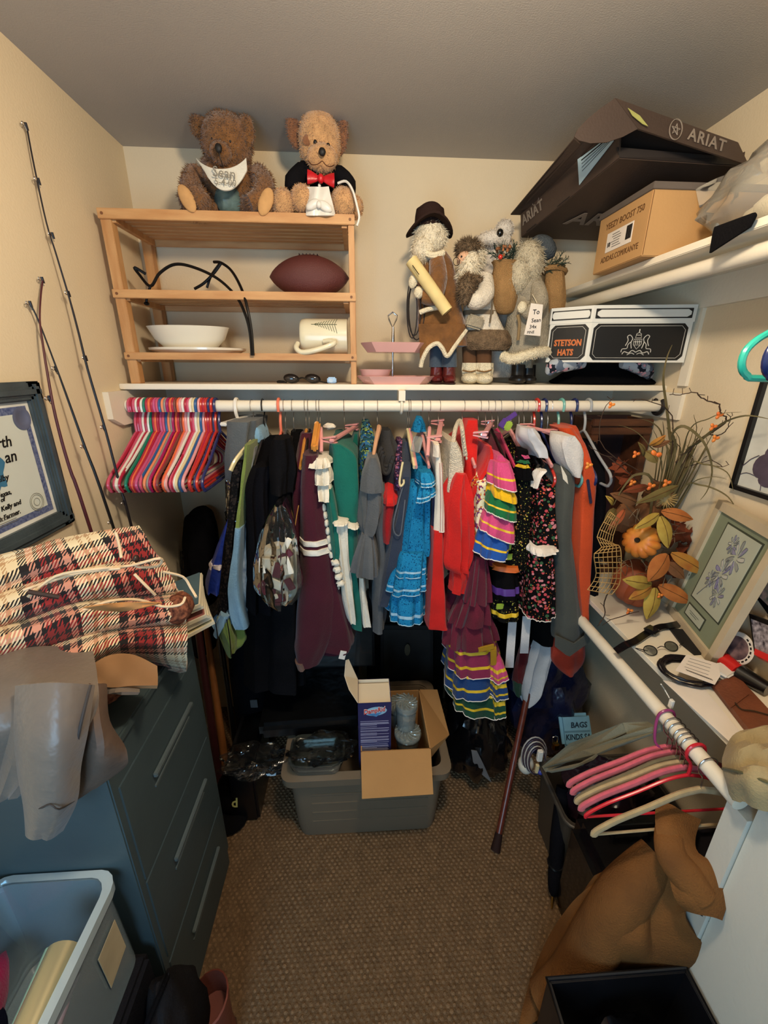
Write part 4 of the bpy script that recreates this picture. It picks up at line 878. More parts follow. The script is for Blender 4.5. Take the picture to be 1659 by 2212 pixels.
# dark wooden shadow box behind the arrangement
y_ = 1.47; zt2 = PY(1390, 905, y_).z
t = thing('wooden_crate', 'dark walnut wooden crate standing behind the autumn arrangement', 'crate', (.95, 1.55, SL))
xa, xb = .845, 1.072
part(t, 'back_panel', bxx(xa, xb, 1.60, 1.612, SL, zt2), CRED)
for i, (z0, z1) in enumerate(((zt2-.026, zt2), (zt2-.056, zt2-.030), (SL, SL+.03))): part(t, 'front_slat', bxx(xa, xb, y_-.008, y_+.010, z0, z1, .003), WOODD)
for x in (xa, xb-.014): part(t, 'side_panel', bxx(x, x+.014, y_+.010, 1.60, SL, zt2-.004), WOODD)
for x in (xa, xb-.03): part(t, 'front_post', bxx(x, x+.03, y_-.006, y_+.012, SL+.03, zt2-.056, .003), WOODD)
# ---------------- autumn arrangement
t = thing('autumn_arrangement', 'autumn floral arrangement with small pumpkin, leaves, grass and mesh ribbon on the right shelf', 'floral arrangement', (.93, 1.2, SL))
def ribbed(c, r, nr, axis, squash, seed=0, n=48, dimple=.25):
    rings = []
    for i in range(17):
        ph = -pi/2+pi*i/16; q = []
        for j in range(n):
            a = 2*pi*j/n; lob = 1-.13*(1-abs(math.sin(nr*a/2)))**1.3; rad = r*max(.06, math.cos(ph))*lob
            z = r*squash*math.sin(ph)*(1-dimple*max(0, 1-math.cos(ph)*1.6))
            q.append(V((rad*math.cos(a), rad*math.sin(a), z)))
        rings.append(q)
    g = gloft(rings); z = V(axis).normalized(); x = z.orthogonal().normalized()
    return g.xf(frame((0, 0, 0), x, z.cross(x))).mv(c)
PUMP = mt('pumpkin_orange', (206, 108, 40), .5, (18, .2), coat=.1, col2=(222, 150, 52)); PUMP2 = mt('pumpkin_rust', (150, 72, 38), .6, (10, .25)); STEM = mt('stem_dark', (56, 44, 30), .8)
c = PY(1385, 1168, 1.165); k = mpp(1385, 1168, 1.165); toc = (CAM-c).normalized(); ax = (toc+V((-.55, 0, .1))).normalized()
q = part(t, 'small_pumpkin', ribbed(c, 37*k, 12, ax, .72), PUMP); part(q, 'pumpkin_stem', gtube([c+ax*37*k*.45, c+ax*37*k*.72], [.010, .007], 8), STEM)
c = PY(1382, 1272, 1.21); q = part(t, 'large_pumpkin', ribbed(V((c.x, 1.225, SL+.086)), .086, 11, (.1, -.2, 1), .98), PUMP2)
LO = mt('leaf_orange_brown', (182, 110, 54), .75, (30, .2), col2=(160, 90, 42)); LY = mt('leaf_yellow_green', (188, 160, 74), .75, (26, .2), col2=(160, 126, 52)); LOC = mt('leaf_ochre', (176, 128, 52), .75, (24, .25), col2=(160, 92, 42)); LOL = mt('leaf_olive', (104, 90, 50), .8, (24, .2)); LBR = mt('leaf_brown', (112, 74, 46), .8, (24, .25)); LRED = mt('leaf_russet', (112, 52, 28), .8, (24, .25))
VEIN = mt('leaf_vein', (96, 62, 30), .8)
def leaf(b, tip, w, mat, yb=1.12, yt=1.10, curl=.01, nm='leaf'):
    B, T = PY(b[0], b[1], yb), PY(tip[0], tip[1], yt); d = T-B; k = mpp(b[0], b[1], yb); side = d.cross(V((0, -1, .35))).normalized(); nn = side.cross(d).normalized()
    if nn.y > 0: nn = -nn
    gr = []
    for i in range(9):
        v = i/8; ww = w*k*.5*max(.02, math.sin(pi*min(1, v*.97+.02)**.85)**.8)
        cpt = B+d*v+nn*(curl*math.sin(pi*v)); gr.append([cpt+side*ww*u-nn*(.30*ww*abs(u)) for u in (-1, -.5, 0, .5, 1)])
    q = part(t, nm, gsheet(gr, .0012), mat); part(q, 'vein', gtube([B+d*v+nn*(curl*math.sin(pi*v)+.0012) for v in (0, .3, .6, .92)], .0009, 4), VEIN); return q
for a in (((1429, 1104), (1497, 1122), 26, LO), ((1424, 1110), (1370, 1142), 22, LY), ((1427, 1115), (1443, 1184), 32, LY), ((1450, 1195), (1527, 1240), 30, LOC), ((1442, 1197), (1400, 1256), 42, LO), ((1408, 1262), (1345, 1252), 28, LY), ((1408, 1267), (1358, 1294), 26, LOC), ((1416, 1270), (1397, 1338), 36, LY), ((1423, 1265), (1495, 1302), 32, LO), ((1464, 1050), (1374, 1087), 20, LOL), ((1376, 1086), (1318, 1066), 24, LBR), ((1324, 1090), (1308, 1071), 12, LY), ((1404, 962), (1438, 940), 14, LOC), ((1410, 965), (1448, 952), 12, LBR), ((1350, 1100), (1315, 1144), 16, PUMP2), ((1390, 985), (1378, 955), 12, LOL), ((1440, 1215), (1478, 1250), 26, LBR), ((1395, 975), (1420, 1000), 26, LOL), ((1330, 1100), (1305, 1128), 22, LOL), ((1400, 1050), (1345, 1062), 16, LRED)): leaf(*a)
for (px, py, ro) in ((1484, 1160, .4), (1468, 1140, -.3), (1478, 1190, 1.0), (1352, 1040, .2), (1338, 1010, .7)):      # lobed russet maple leaves
    cc = PY(px, py, 1.19); k = mpp(px, py, 1.19); pts = []
    for j in range(20):
        a = 2*pi*j/20+ro; r = k*(26 if j % 4 == 0 else 17 if j % 4 == 2 else 13); pts.append(cc+V((r*math.cos(a), .01*math.sin(3*a)-.3*r*math.sin(a)*.3, r*math.sin(a))))
    part(t, 'maple_leaf', gpanel(pts, .0015), LRED, smooth=False)
GRS = mt('dried_grass', (116, 102, 68), .8, (20, .25), col2=(92, 82, 52)); base = V((.975, 1.235, SL+.16))
def blade(pts, w, nm='grass_blade'):
    P = cat([base]+[PY(*p) for p in pts], 5); n = len(P); gr = []
    for i, p in enumerate(P):
        tng = (P[min(i+1, n-1)]-P[max(i-1, 0)]).normalized(); s_ = tng.cross(V((0, -1, .2))); s_ = s_.normalized() if s_.length > 1e-6 else V((1, 0, 0)); ww = w*(1-.92*(i/(n-1))**2); gr.append([p-s_*ww, p+V((0, .15*ww, 0)), p+s_*ww])
    part(t, nm, gsheet(gr, .0008), GRS)
for pts, w in (([(1446, 1000, 1.2), (1446, 936, 1.2), (1440, 880, 1.19), (1433, 820, 1.18), (1440, 775, 1.18), (1452, 745, 1.18)], .0055), ([(1455, 990, 1.18), (1452, 940, 1.15), (1478, 921, 1.12), (1520, 955, 1.1), (1538, 1010, 1.1), (1530, 1055, 1.1), (1513, 1080, 1.1)], .005), ([(1470, 1000, 1.17), (1510, 955, 1.12), (1560, 915, 1.08), (1610, 898, 1.03), (1662, 905, .99)], .005), ([(1470, 1062, 1.16), (1514, 1048, 1.12), (1566, 1068, 1.08), (1590, 1100, 1.05), (1602, 1138, 1.03)], .003), ([(1480, 1020, 1.17), (1520, 1003, 1.13), (1570, 1020, 1.08), (1584, 1060, 1.06)], .003), ([(1465, 1000, 1.17), (1492, 925, 1.13), (1530, 905, 1.1), (1560, 893, 1.08), (1602, 890, 1.04)], .002), ([(1440, 1010, 1.19), (1430, 940, 1.17), (1412, 915, 1.15), (1385, 905, 1.13)], .003), ([(1430, 1020, 1.18), (1400, 960, 1.15), (1370, 930, 1.13), (1335, 918, 1.12)], .002), ([(1410, 1050, 1.15), (1375, 1025, 1.12), (1345, 1055, 1.1), (1325, 1092, 1.1)], .0045), ([(1480, 1070, 1.16), (1500, 1040, 1.12), (1540, 1030, 1.09), (1570, 1035, 1.06)], .002)): blade(pts, w)
rnd = random.Random(21)
for i in range(34):
    a = rnd.uniform(-.5, 1); L = rnd.uniform(70, 170); px, py = 1455+30*rnd.uniform(-1, 1), 1060
    tx, ty = px+a*L*.55+rnd.uniform(-6, 14), py-L*(1-.25*abs(a)); blade([((px+tx)/2+rnd.uniform(-5, 5), (py+ty)/2-6, 1.2+rnd.uniform(-.03, .05)), (tx, ty, 1.2+rnd.uniform(-.08, .06))], rnd.uniform(.0015, .004))
TWG = mt('twig', (70, 52, 40), .85, (40, .3)); BER = mt('orange_berry', (218, 96, 36), .45, (40, .2), col2=(226, 140, 50))
def twig(pts, r=.0022):
    P = [PY(*p) for p in pts]; rr = random.Random(len(pts)*7+int(pts[0][0])); P2 = cat(P, 4); P2 = [p+V((rr.uniform(-1, 1), rr.uniform(-1, 1), rr.uniform(-1, 1)))*.0022 for p in P2]
    q = part(t, 'twig', gtube(P2, [r, r*.9, r*.5], 6), TWG)
    for p in P2[2:-1:3]: part(q, 'twiglet', gtube([p, p+V((rr.uniform(-1, 1), rr.uniform(-.4, .4), rr.uniform(-.2, 1))).normalized()*.016], .0009, 4), TWG)
twig([(1460, 1000, 1.18), (1500, 960, 1.14), (1560, 920, 1.09), (1568, 905, 1.09), (1556, 890, 1.09), (1553, 874, 1.09), (1520, 862, 1.1), (1500, 847, 1.1), (1475, 852, 1.11), (1446, 853, 1.12)]); twig([(1470, 1010, 1.18), (1515, 945, 1.14), (1560, 938, 1.1), (1574, 915, 1.08), (1582, 892, 1.08)], .0016); twig([(1450, 1000, 1.18), (1452, 900, 1.16), (1410, 868, 1.14), (1365, 862, 1.13)], .0016); twig([(1400, 1060, 1.15), (1350, 1015, 1.13), (1310, 985, 1.12), (1275, 968, 1.11)], .0016); twig([(1420, 1040, 1.15), (1305, 970, 1.13), (1300, 900, 1.12), (1325, 858, 1.11)], .0014); twig([(1330, 1250, 1.12), (1306, 1300, 1.11), (1306, 1330, 1.10), (1290, 1352, 1.09)], .002); twig([(1380, 1320, 1.09), (1330, 1335, 1.09), (1300, 1350, 1.08)], .0016)
twig([(1480, 1010, 1.18), (1530, 995, 1.13), (1560, 1008, 1.1), (1574, 1003, 1.09)], .0014)
def berry(px, py, y=1.09, s=9):
    cc = PY(px, py, y); k = mpp(px, py, y)
    q = part(t, 'berry_husk', join(*[gell(cc+V((s*k*.5*math.cos(a), -.004, s*k*.45*math.sin(a))), (s*k*.55, s*k*.3, s*k*.38), 9, (0, -a, 0)) for a in (.3, 2.2, 4.1)]), BER)
for p in ((1551, 897), (1538, 922), (1543, 947), (1413, 984, 1.11, 14), (1372, 981, 1.12, 9), (1438, 1043, 1.13, 10), (1364, 1042, 1.12, 8), (1319, 875, 1.11, 8), (1270, 1005, 1.12, 9), (1424, 1285, 1.11, 7), (1358, 1319, 1.10, 8), (1404, 1050, 1.14, 10)): berry(*p)
rnd = random.Random(5); cc = PY(1437, 1078, 1.13); SPK = mt('thistle_gold', (176, 146, 90), .6)
g = gell(cc, (.018, .015, .02), 10)
for i in range(46): d = V((rnd.uniform(-1, 1), rnd.uniform(-1, .1), rnd.uniform(-1, 1))).normalized(); g.add(gtube([cc, cc+d*.032], [.0016, .0006], 4, caps=False))
part(t, 'thistle_head', g, SPK)
# mesh ribbon: a net of cords
rows_ = [(1318, 1106, 1338, 1122), (1304, 1128, 1330, 1140), (1290, 1160, 1322, 1172), (1300, 1182, 1336, 1178), (1284, 1196, 1341, 1190), (1285, 1215, 1342, 1215), (1288, 1238, 1341, 1238), (1282, 1256, 1338, 1262), (1269, 1274, 1322, 1284)]
gr = [[PY(a+(c_-a)*u, b+(d_-b)*u, 1.085-.018*math.sin(pi*u)+.012*math.sin(i*1.1)) for u in [k_/6 for k_ in range(7)]] for i, (a, b, c_, d_) in enumerate(rows_)]
gd = dense(gr, 2, 1); NET = mt('mesh_cord', (178, 140, 84), .8); q = part(t, 'mesh_ribbon', join(*[gtube(r, .0013, 4) for r in gd]), NET)
part(q, 'mesh_warp', join(*[gtube([r[j] for r in gd], .0015 if j in (0, 6) else .0011, 4) for j in range(7)]), NET)
rnd = random.Random(31); MOSS = mt('spanish_moss', (120, 100, 76), .9)
for i in range(26):
    px, py = rnd.uniform(1340, 1480), rnd.uniform(1090, 1260); P = [PY(px+rnd.uniform(-22, 22), py+rnd.uniform(-22, 22), 1.135+rnd.uniform(-.02, .04)) for _ in range(4)]; part(t, 'moss_strand', gtube(P, .0011, 4, k=4), MOSS)
for i, (px, py, r) in enumerate(((1400, 1110, 30), (1440, 1150, 34), (1350, 1120, 26), (1460, 1220, 26), (1420, 1070, 30))): part(t, 'foliage_core', gell(PY(px, py, 1.22), (.045, .04, .045), 14, None, .4, i+3), LRED if i % 2 else LBR)
for o in [q for q in bpy.data.objects if q.parent and (q.parent == t or q.parent.parent == t)]:
    for v_ in o.data.vertices: v_.co.x = min(v_.co.x, 1.084-ORG[t].x)
# ---------------- framed botanical print leaning on the right wall
BL = PZ(1458, 1316, SL+.002); BR = PZ(1540, 1436, SL+.002); TL = PX(1561, 1080, 1.068); BL.x = min(BL.x, 1.072); dx = BR-BL; TR = TL+dx*.98
TR.x = min(TR.x, 1.07)
nn = (BR-BL).cross(TL-BL).normalized()
if nn.x > 0: nn = -nn
def q4(u, v, off=0): return (BL+(BR-BL)*u)*(1-v)+(TL+(TR-TL)*u)*v+nn*off
t = thing('framed_botanical', 'framed botanical flower print with sage green mat leaning against the right wall', 'framed print', (BL+BR)/2)
FRC = mt('cream_frame', (206, 188, 156), .5, (10, .08)); SAGE = mt('sage_mat', (138, 146, 120), .9, (12, .04)); PGR = mt('print_grey_green', (186, 190, 170), .9, (6, .05))
fu, fv = .085, .062
for a, b_, c_, d_ in ((0, 1, 0, fv), (0, 1, 1-fv, 1), (0, fu, 0, 1), (1-fu, 1, 0, 1)): 
    q = part(t, 'frame_bar', gpanel([q4(a, c_), q4(b_, c_), q4(b_, d_), q4(a, d_)], .022), FRC, smooth=False)
part(t, 'mat', gpanel([q4(fu*.8, fv*.8), q4(1-fu*.8, fv*.8), q4(1-fu*.8, 1-fv*.8), q4(fu*.8, 1-fv*.8)], .004), SAGE, smooth=False)
part(t, 'backing', gpanel([q4(.03, .03, -.012), q4(.97, .03, -.012), q4(.97, .97, -.012), q4(.03, .97, -.012)], .004), CARD, smooth=False)
w0, w1, v0, v1 = .27, .80, .27, .88
for (a, b_, c_, d_, nm) in ((w0, w1, v0, v1, 'print'), (.30, .62, .115, .20, 'caption_plate')):
    part(t, 'bevel', gpanel([q4(a-.02, c_-.012, .0026), q4(b_+.02, c_-.012, .0026), q4(b_+.02, d_+.012, .0026), q4(a-.02, d_+.012, .0026)], .001), mt('bevel_dark', (70, 74, 60), .8), smooth=False)
    pr = part(t, nm, gpanel([q4(a, c_, .0036), q4(b_, c_, .0036), q4(b_, d_, .0036), q4(a, d_, .0036)], .001), PGR, smooth=False)
    if nm == 'print':
        rnd = random.Random(2); SK = mt('sketch_grey', (110, 112, 112), .9); SKB = mt('sketch_violet', (96, 92, 140), .9)
        for (cu, cv, rr) in ((.60, .72, .16), (.52, .56, .15), (.62, .42, .12), (.42, .48, .09), (.48, .78, .09)):
            for j in range(9):
                a = 2*pi*j/9+cu*9; pts = [q4(cu+rr*.75*s*math.cos(a+.5*(s-.5)), cv+rr*.8*s*math.sin(a+.5*(s-.5)), .0045) for s in (.2, .5, .8, 1)]+[q4(cu+rr*.75*s*math.cos(a+.45), cv+rr*.8*s*math.sin(a+.45), .0045) for s in (.9, .5)]
                pt_ = part(pr, 'sketch_petal', gpanel(pts, .0008), [mt('petal_grey', (156, 158, 152), .9), mt('petal_pale', (196, 196, 186), .9), mt('petal_lilac', (150, 146, 172), .9)][(j+int(cu*50)) % 3], smooth=False); part(pr, 'sketch_outline', gtube([p+nn*.001 for p in pts], .0007, 4, k=2), SKB if cv == .56 and j % 3 == 0 else SK)
        part(pr, 'sketch_stem', gtube([q4(.55, .55, .0045), q4(.42, .42, .0045), q4(.34, .31, .0045)], .0014, 4, k=3).add(gtube([q4(.5, .45, .0045), q4(.62, .34, .0045)], .0011, 4)), SK)
    else: part(pr, 'caption_line', gtube([q4(.36, .165, .0045), q4(.55, .165, .0045)], .0006, 4).add(gtube([q4(.38, .15, .0045), q4(.52, .15, .0045)], .0006, 4)), INK)
# ---------------- small things lying on the shelf
def on(px, py, z=SL): return PZ(px, py, z)
P = [on(1330, 1407, SL-.03)+V((0, 0, 0)), on(1350, 1394, SL-.005), on(1372, 1385, SL+.006), on(1398, 1368, SL+.008), on(1425, 1355, SL+.008), on(1445, 1352, SL+.010), on(1468, 1347, SL+.006)]
t = thing('wrist_watch', 'black wrist watch with strap laid out over the edge of the right shelf', 'watch', on(1410, 1362))
gr = [[p+V((.0, 1, 0))*w_*.013 for w_ in (-1, 0, 1)] for p in cat(P, 4)]; part(t, 'strap', gsheet(gr, .0035), BLACKP)
c = on(1408, 1361, SL+.016); q = part(t, 'watch_case', gbox(c, (.036, .036, .012), .004, Matrix.Rotation(.5, 4, 'Z')), BLACKP); part(q, 'screen', gbox(c+V((0, 0, .0065)), (.028, .028, .001), 0, Matrix.Rotation(.5, 4, 'Z')), mt('watch_glass', (30, 30, 32), .08, coat=.8))
t = thing('eyeglasses', 'wire rimmed eyeglasses lying beside the watch', 'eyeglasses', on(1430, 1402))
for px, py in ((1405, 1405), (1450, 1396)):
    c = on(px, py, SL+.010); e1 = V((.022, .007, 0)); e2 = V((-.004, .012, .006)); ring_ = [c+e1*math.cos(a)+e2*math.sin(a)*1.1 for a in [2*pi*k/18 for k in range(18)]]
    q = part(t, 'rim', gtube(ring_, .0012, 6, closed=True), DARKM); part(q, 'lens', gpanel(ring_, .001), clear('lens_clear', (240, 242, 242), -.15, .03))
part(t, 'bridge', gtube([on(1420, 1400, SL+.012), on(1428, 1396, SL+.016), on(1436, 1398, SL+.012)], .0012, 6, k=3), DARKM)
for a, b in (((1390, 1408), (1372, 1400)), ((1468, 1394), (1480, 1388))): part(t, 'temple', gtube([on(*a, SL+.012), on(*b, SL+.004), on(b[0]+28, b[1]+6, SL+.003)], .0011, 6, k=2), DARKM)
solo('black_wallet', 'flat black folder under the corner of the framed botanical print', 'folder', gpanel([on(1446, 1358, SL+.0035), on(1490, 1362, SL+.0035), on(1530, 1412, SL+.0035), on(1500, 1414, SL+.0035), on(1470, 1390, SL+.0035)], .006), mt('black_card', (20, 20, 22), .6), smooth=False)
t = thing('cable_coil', 'coil of black cable with a white paper tag on the right shelf', 'cable', on(1483, 1450))
c = on(1483, 1452, SL+.008); rnd = random.Random(3)
for i in range(7):
    r0 = .052+.004*(i % 4); pts = [c+V((r0*1.12*math.cos(a)+rnd.uniform(-.002, .002), r0*.92*math.sin(a)+rnd.uniform(-.002, .002), -.004+.0035*i*.8+rnd.uniform(-.001, .001))) for a in [2*pi*k/26 for k in range(26)]]
    part(t, 'cable_turn', gtube(pts, .0030, 6, closed=True), mt('cable_black', (22, 18, 22), .3) if i != 2 else mt('cable_grey', (170, 164, 158), .35))
part(t, 'twist_tie', gbox(c+V((.02, -.05, .006)), (.03, .008, .02), .002), mt('tie_purple', (56, 44, 62), .4))
tg = [on(1483, 1414, SL+.036), on(1552, 1434, SL+.036), on(1556, 1460, SL+.034), on(1544, 1479, SL+.032), on(1459, 1448, SL+.034)]
q = part(t, 'paper_tag', gpanel(tg, .0008), PAPER, smooth=False)
for i in range(4): a, b = tg[0]*(1-.17*(i+1))+tg[4]*.17*(i+1), tg[1]*(1-.17*(i+1))+tg[3]*.17*(i+1); part(q, 'print_line', gtube([a*.85+b*.15+V((0, 0, .001)), a*.2+b*.8+V((0, 0, .001))], .0006, 4), mt('print_grey', (120, 116, 112), .8))
for i in range(14): a = tg[4]*.8+tg[0]*.2; b = tg[3]*.85+tg[1]*.15; p = a+(b-a)*(.25+.05*i); part(q, 'bar', gbox(p+V((0, 0, .0014)), (.0014, .007, .0004), 0), INK)
t = thing('earbud_case', 'small white rounded case beside the cable coil', 'case', on(1564, 1452)); part(t, 'base', gbox(on(1564, 1456, SL+.009), (.052, .046, .012), .005, Matrix.Rotation(.4, 4, 'Z')), HM['white']); part(t, 'cap', gbox(on(1562, 1448, SL+.020), (.052, .046, .009), .004, Matrix.Rotation(.4, 4, 'Z')), HM['white'])
solo('paper_sheet', 'loose white paper along the front edge of the right shelf', 'paper', gpanel([on(1432, 1470, SL+.001), on(1520, 1486, SL+.001), on(1610, 1595, SL+.001), on(1575, 1602, SL+.001)], .001), PAPER, smooth=False)
LEA = mt('brown_leather', (116, 64, 40), .5, (16, .15), (140, .2)); t = thing('leather_portfolio', 'brown leather portfolio tied with a thin cord on the right shelf', 'portfolio', on(1600, 1520))
part(t, 'cover', gpanel([on(1538, 1480, SL+.009), on(1590, 1462, SL+.009), on(1680, 1560, SL+.009), on(1664, 1640, SL+.009), on(1622, 1588, SL+.009)], .014), LEA, smooth=False)
part(t, 'flap', gpanel([on(1541, 1482, SL+.018), on(1588, 1468, SL+.018), on(1618, 1500, SL+.018), on(1578, 1530, SL+.018)], .003), LEA, smooth=False)
part(t, 'cord', gtube([on(1588, 1518, SL+.021), on(1602, 1532, SL+.021), on(1630, 1536, SL+.021), on(1672, 1548, SL+.021)], .0016, 5, k=3), STEM)
t = thing('flashlight', 'flashlight with a red head and black barrel behind the leather portfolio', 'flashlight', on(1590, 1440))
a = on(1563, 1424, SL+.022); b = on(1596, 1452, SL+.022); c = on(1660, 1490, SL+.022); part(t, 'head', gtube([a, b], .020, 14), plas('flash_red', (196, 34, 30), .4)); part(t, 'barrel', gtube([b, b+(c-b)*.15, c], [.022, .021, .018], 14), BLACKP)
t = thing('photo_button', 'round photo button with lettered white rim behind the flashlight', 'photo button', PX(1594, 1402, 1.03)); c = PX(1594, 1400, 1.045); M = frame(c, (0, -1, 0), (.25, 0, 1))
part(t, 'disc', glathe([(.001, 0), (.045, 0), (.046, .002), (.044, .004), (.001, .005)], 30).xf(M), PAPER); q = part(t, 'picture', glathe([(.001, .0052), (.033, .0045), (.001, .0056)], 26).xf(M), mt('photo_dark', (44, 38, 52), .4, (40, .6), col2=(150, 120, 118)))
for i in range(9): a = -1.2+i*.30; part(t, 'rim_letter', gtext('SENIOR 00'[i], .010, M @ Matrix.Translation((.0385*math.cos(a), .0385*math.sin(a), .0046)) @ Matrix.Rotation(a-pi/2, 4, 'Z')) if False else gbox((0, 0, 0), (.004, .007, .0006)).xf(M @ Matrix.Translation((.0385*math.cos(a), .0385*math.sin(a), .0046)) @ Matrix.Rotation(a, 4, 'Z')), INK)
t = thing('framed_photo', 'small black photo frame behind the flashlight at the right edge', 'photo frame', V((1.06, .88, SL))); ph = mt('photo_crowd', (54, 48, 56), .3, (90, .6), col2=(190, 180, 186))
a, b, c, d = PX(1622, 1326, 1.055), PX(1690, 1352, 1.055), PX(1690, 1440, 1.04), PX(1633, 1408, 1.04)
part(t, 'frame', gpanel([a, b, c, d], .012), mt('thin_black_frame', (18, 17, 18), .4), smooth=False); m_ = (a+b+c+d)/4; part(t, 'photo', gpanel([m_+(p-m_)*.8+V((-.008, 0, 0)) for p in (a, b, c, d)], .002), ph, smooth=False)
solo('red_ribbon_box', 'red box edge below the small black photo frame', 'box', gpanel([PX(1636, 1405, 1.03), PX(1690, 1430, 1.03), PX(1690, 1446, 1.02), PX(1634, 1418, 1.02)], .02), plas('flash_red', (196, 34, 30), .4), smooth=False)
t = thing('photo_album', 'photo collage board standing against the right wall behind the framed botanical', 'photo board', V((1.075, .9, SL)))
a, b, c, d = PX(1640, 1215, 1.078), PX(1700, 1190, 1.078), PX(1700, 1345, 1.078), PX(1630, 1278, 1.078); part(t, 'board', gpanel([a, b, c, d], .006), mt('collage', (92, 104, 92), .5, (60, .5), col2=(206, 170, 160)), smooth=False)
part(t, 'dark_frame', gpanel([PX(1622, 1272, 1.08), PX(1634, 1272, 1.08), PX(1700, 1340, 1.08), PX(1700, 1380, 1.08)], .008), BLS, smooth=False)
BGE = fab('beige_canvas', (158, 140, 102), .12); t = thing('beige_cap', 'beige canvas cap folded over the near end of the right shelf', 'cap', on(1610, 1640)); 
gr = [[PZ(1570, 1622, .930), PZ(1590, 1592, .965), PZ(1640, 1572, .985), PZ(1700, 1570, .99)], [PZ(1562, 1660, .92), PZ(1600, 1640, .975), PZ(1650, 1625, .995), PZ(1700, 1625, .995)], [PZ(1572, 1685, .91), PZ(1610, 1690, .96), PZ(1655, 1690, .98), PZ(1700, 1690, .98)], [PZ(1600, 1735, .89), PZ(1635, 1742, .92), PZ(1660, 1742, .93), PZ(1700, 1742, .93)]]
gr = dense(gr, 5, 5); gr = [[p+V((0, 0, .022*noise.noise(V((p.x*20, p.y*40, 2)))+.008*math.sin(p.y*110+p.x*40))) for p in r] for r in gr]; part(t, 'crown', gsheet(gr, .008), BGE); part(t, 'seam', gtube([PZ(1562, 1660, .928), PZ(1600, 1668, .972), PZ(1659, 1690, .985)], .003, 6, k=3), fab('beige_dark', (92, 86, 56)))
t = thing('charging_cable', 'white charging plug hanging from the shelf edge to the lower rod', 'charging cable', on(1430, 1480)); part(t, 'cord', gtube([on(1428, 1478, SL+.003), PX(1436, 1490, .822), PX(1446, 1508, .822)], .0016, 6, k=3), HM['white']); part(t, 'plug', gbox(PX(1450, 1520, .822), (.010, .012, .026), .002), HM['white'])
# ---------------- velvet and plastic hangers on the lower right rod
def lower_hanger(y, col, label, sx=1, wire=True, rz=0, arm=.235, drop=.0, thick=.0062, fl_=1.6, barc=True):
    o = V((.80, y, .849)); t = thing('velvet_hanger', label, 'hanger', o, 'hangers on the lower right rod'); t.rotation_euler = (0, 0, rz)
    e = lambda u, z: o+V((u, 0, z))
    part(t, 'hook', gtube([e(.021, -.014), e(.0225, 0), e(.016, .016), e(0, .0222), e(-.016, .016), e(-.0225, 0), e(-.018, -.02), e(-.005, -.036), e(0, -.055), e(0, -.08-drop)], .0016 if wire else .004, 7, k=3), STEEL if wire else col)
    z = -.078-drop
    part(t, 'arm', gtube([e(0, z), e(-.05, z-.012), e(-.12, z-.05), e(-.19, z-.085), e(-arm, z-.118), e(-arm-.004, z-.132)], thick, 8, k=3, flat=fl_), col); part(t, 'arm', gtube([e(0, z), e(.05, z-.012), e(.12, z-.05), e(.19, z-.085), e(arm, z-.118)], thick, 8, k=3, flat=fl_), col)
    if barc: part(t, 'bar', gtube([e(-arm, z-.130), e(arm, z-.130)], .0034, 7), col)
    return t
PKV = mt('pink_velvet', (206, 92, 104), .9, (60, .12), sheen=.4); TNV = mt('tan_velvet', (176, 150, 108), .9, (60, .12), sheen=.4); OLV2 = mt('olive_velvet', (112, 100, 74), .9, (60, .12), sheen=.3)
for i, (y, col, lab) in enumerate(((.778, PKV, 'pink velvet hanger farthest back on the lower right rod'), (.762, PKV, 'second pink velvet hanger from the back on the lower right rod'), (.745, OLV2, 'olive velvet hanger on the lower right rod between pink hangers'), (.732, TNV, 'tan velvet hanger just behind the front pink hanger'), (.719, PKV, 'pink velvet hanger just behind the red plastic hanger'), (.662, TNV, 'tan velvet hanger nearest the front of the lower rod'))): lower_hanger(y, col, lab, rz=.02*(i % 3-1), barc=(i in (5,)))
lower_hanger(.699, plas('hanger_scarlet', (206, 40, 52), .25), 'red plastic hanger on the lower right rod', wire=False, thick=.0042, fl_=1); 
t = thing('hook_ring', 'magenta plastic hook looped over the lower right rod', 'hook', (.80, .802, .849)); part(t, 'loop', gtube([V((.80, .802, .849))+V(p) for p in ((.021, 0, -.012), (.023, 0, 0), (.016, 0, .017), (0, 0, .0235), (-.017, 0, .017), (-.0235, 0, 0), (-.03, -.01, -.03), (-.028, -.02, -.065), (-.006, -.03, -.085))], .0036, 8, k=3), plas('hook_magenta', (150, 60, 110), .3))
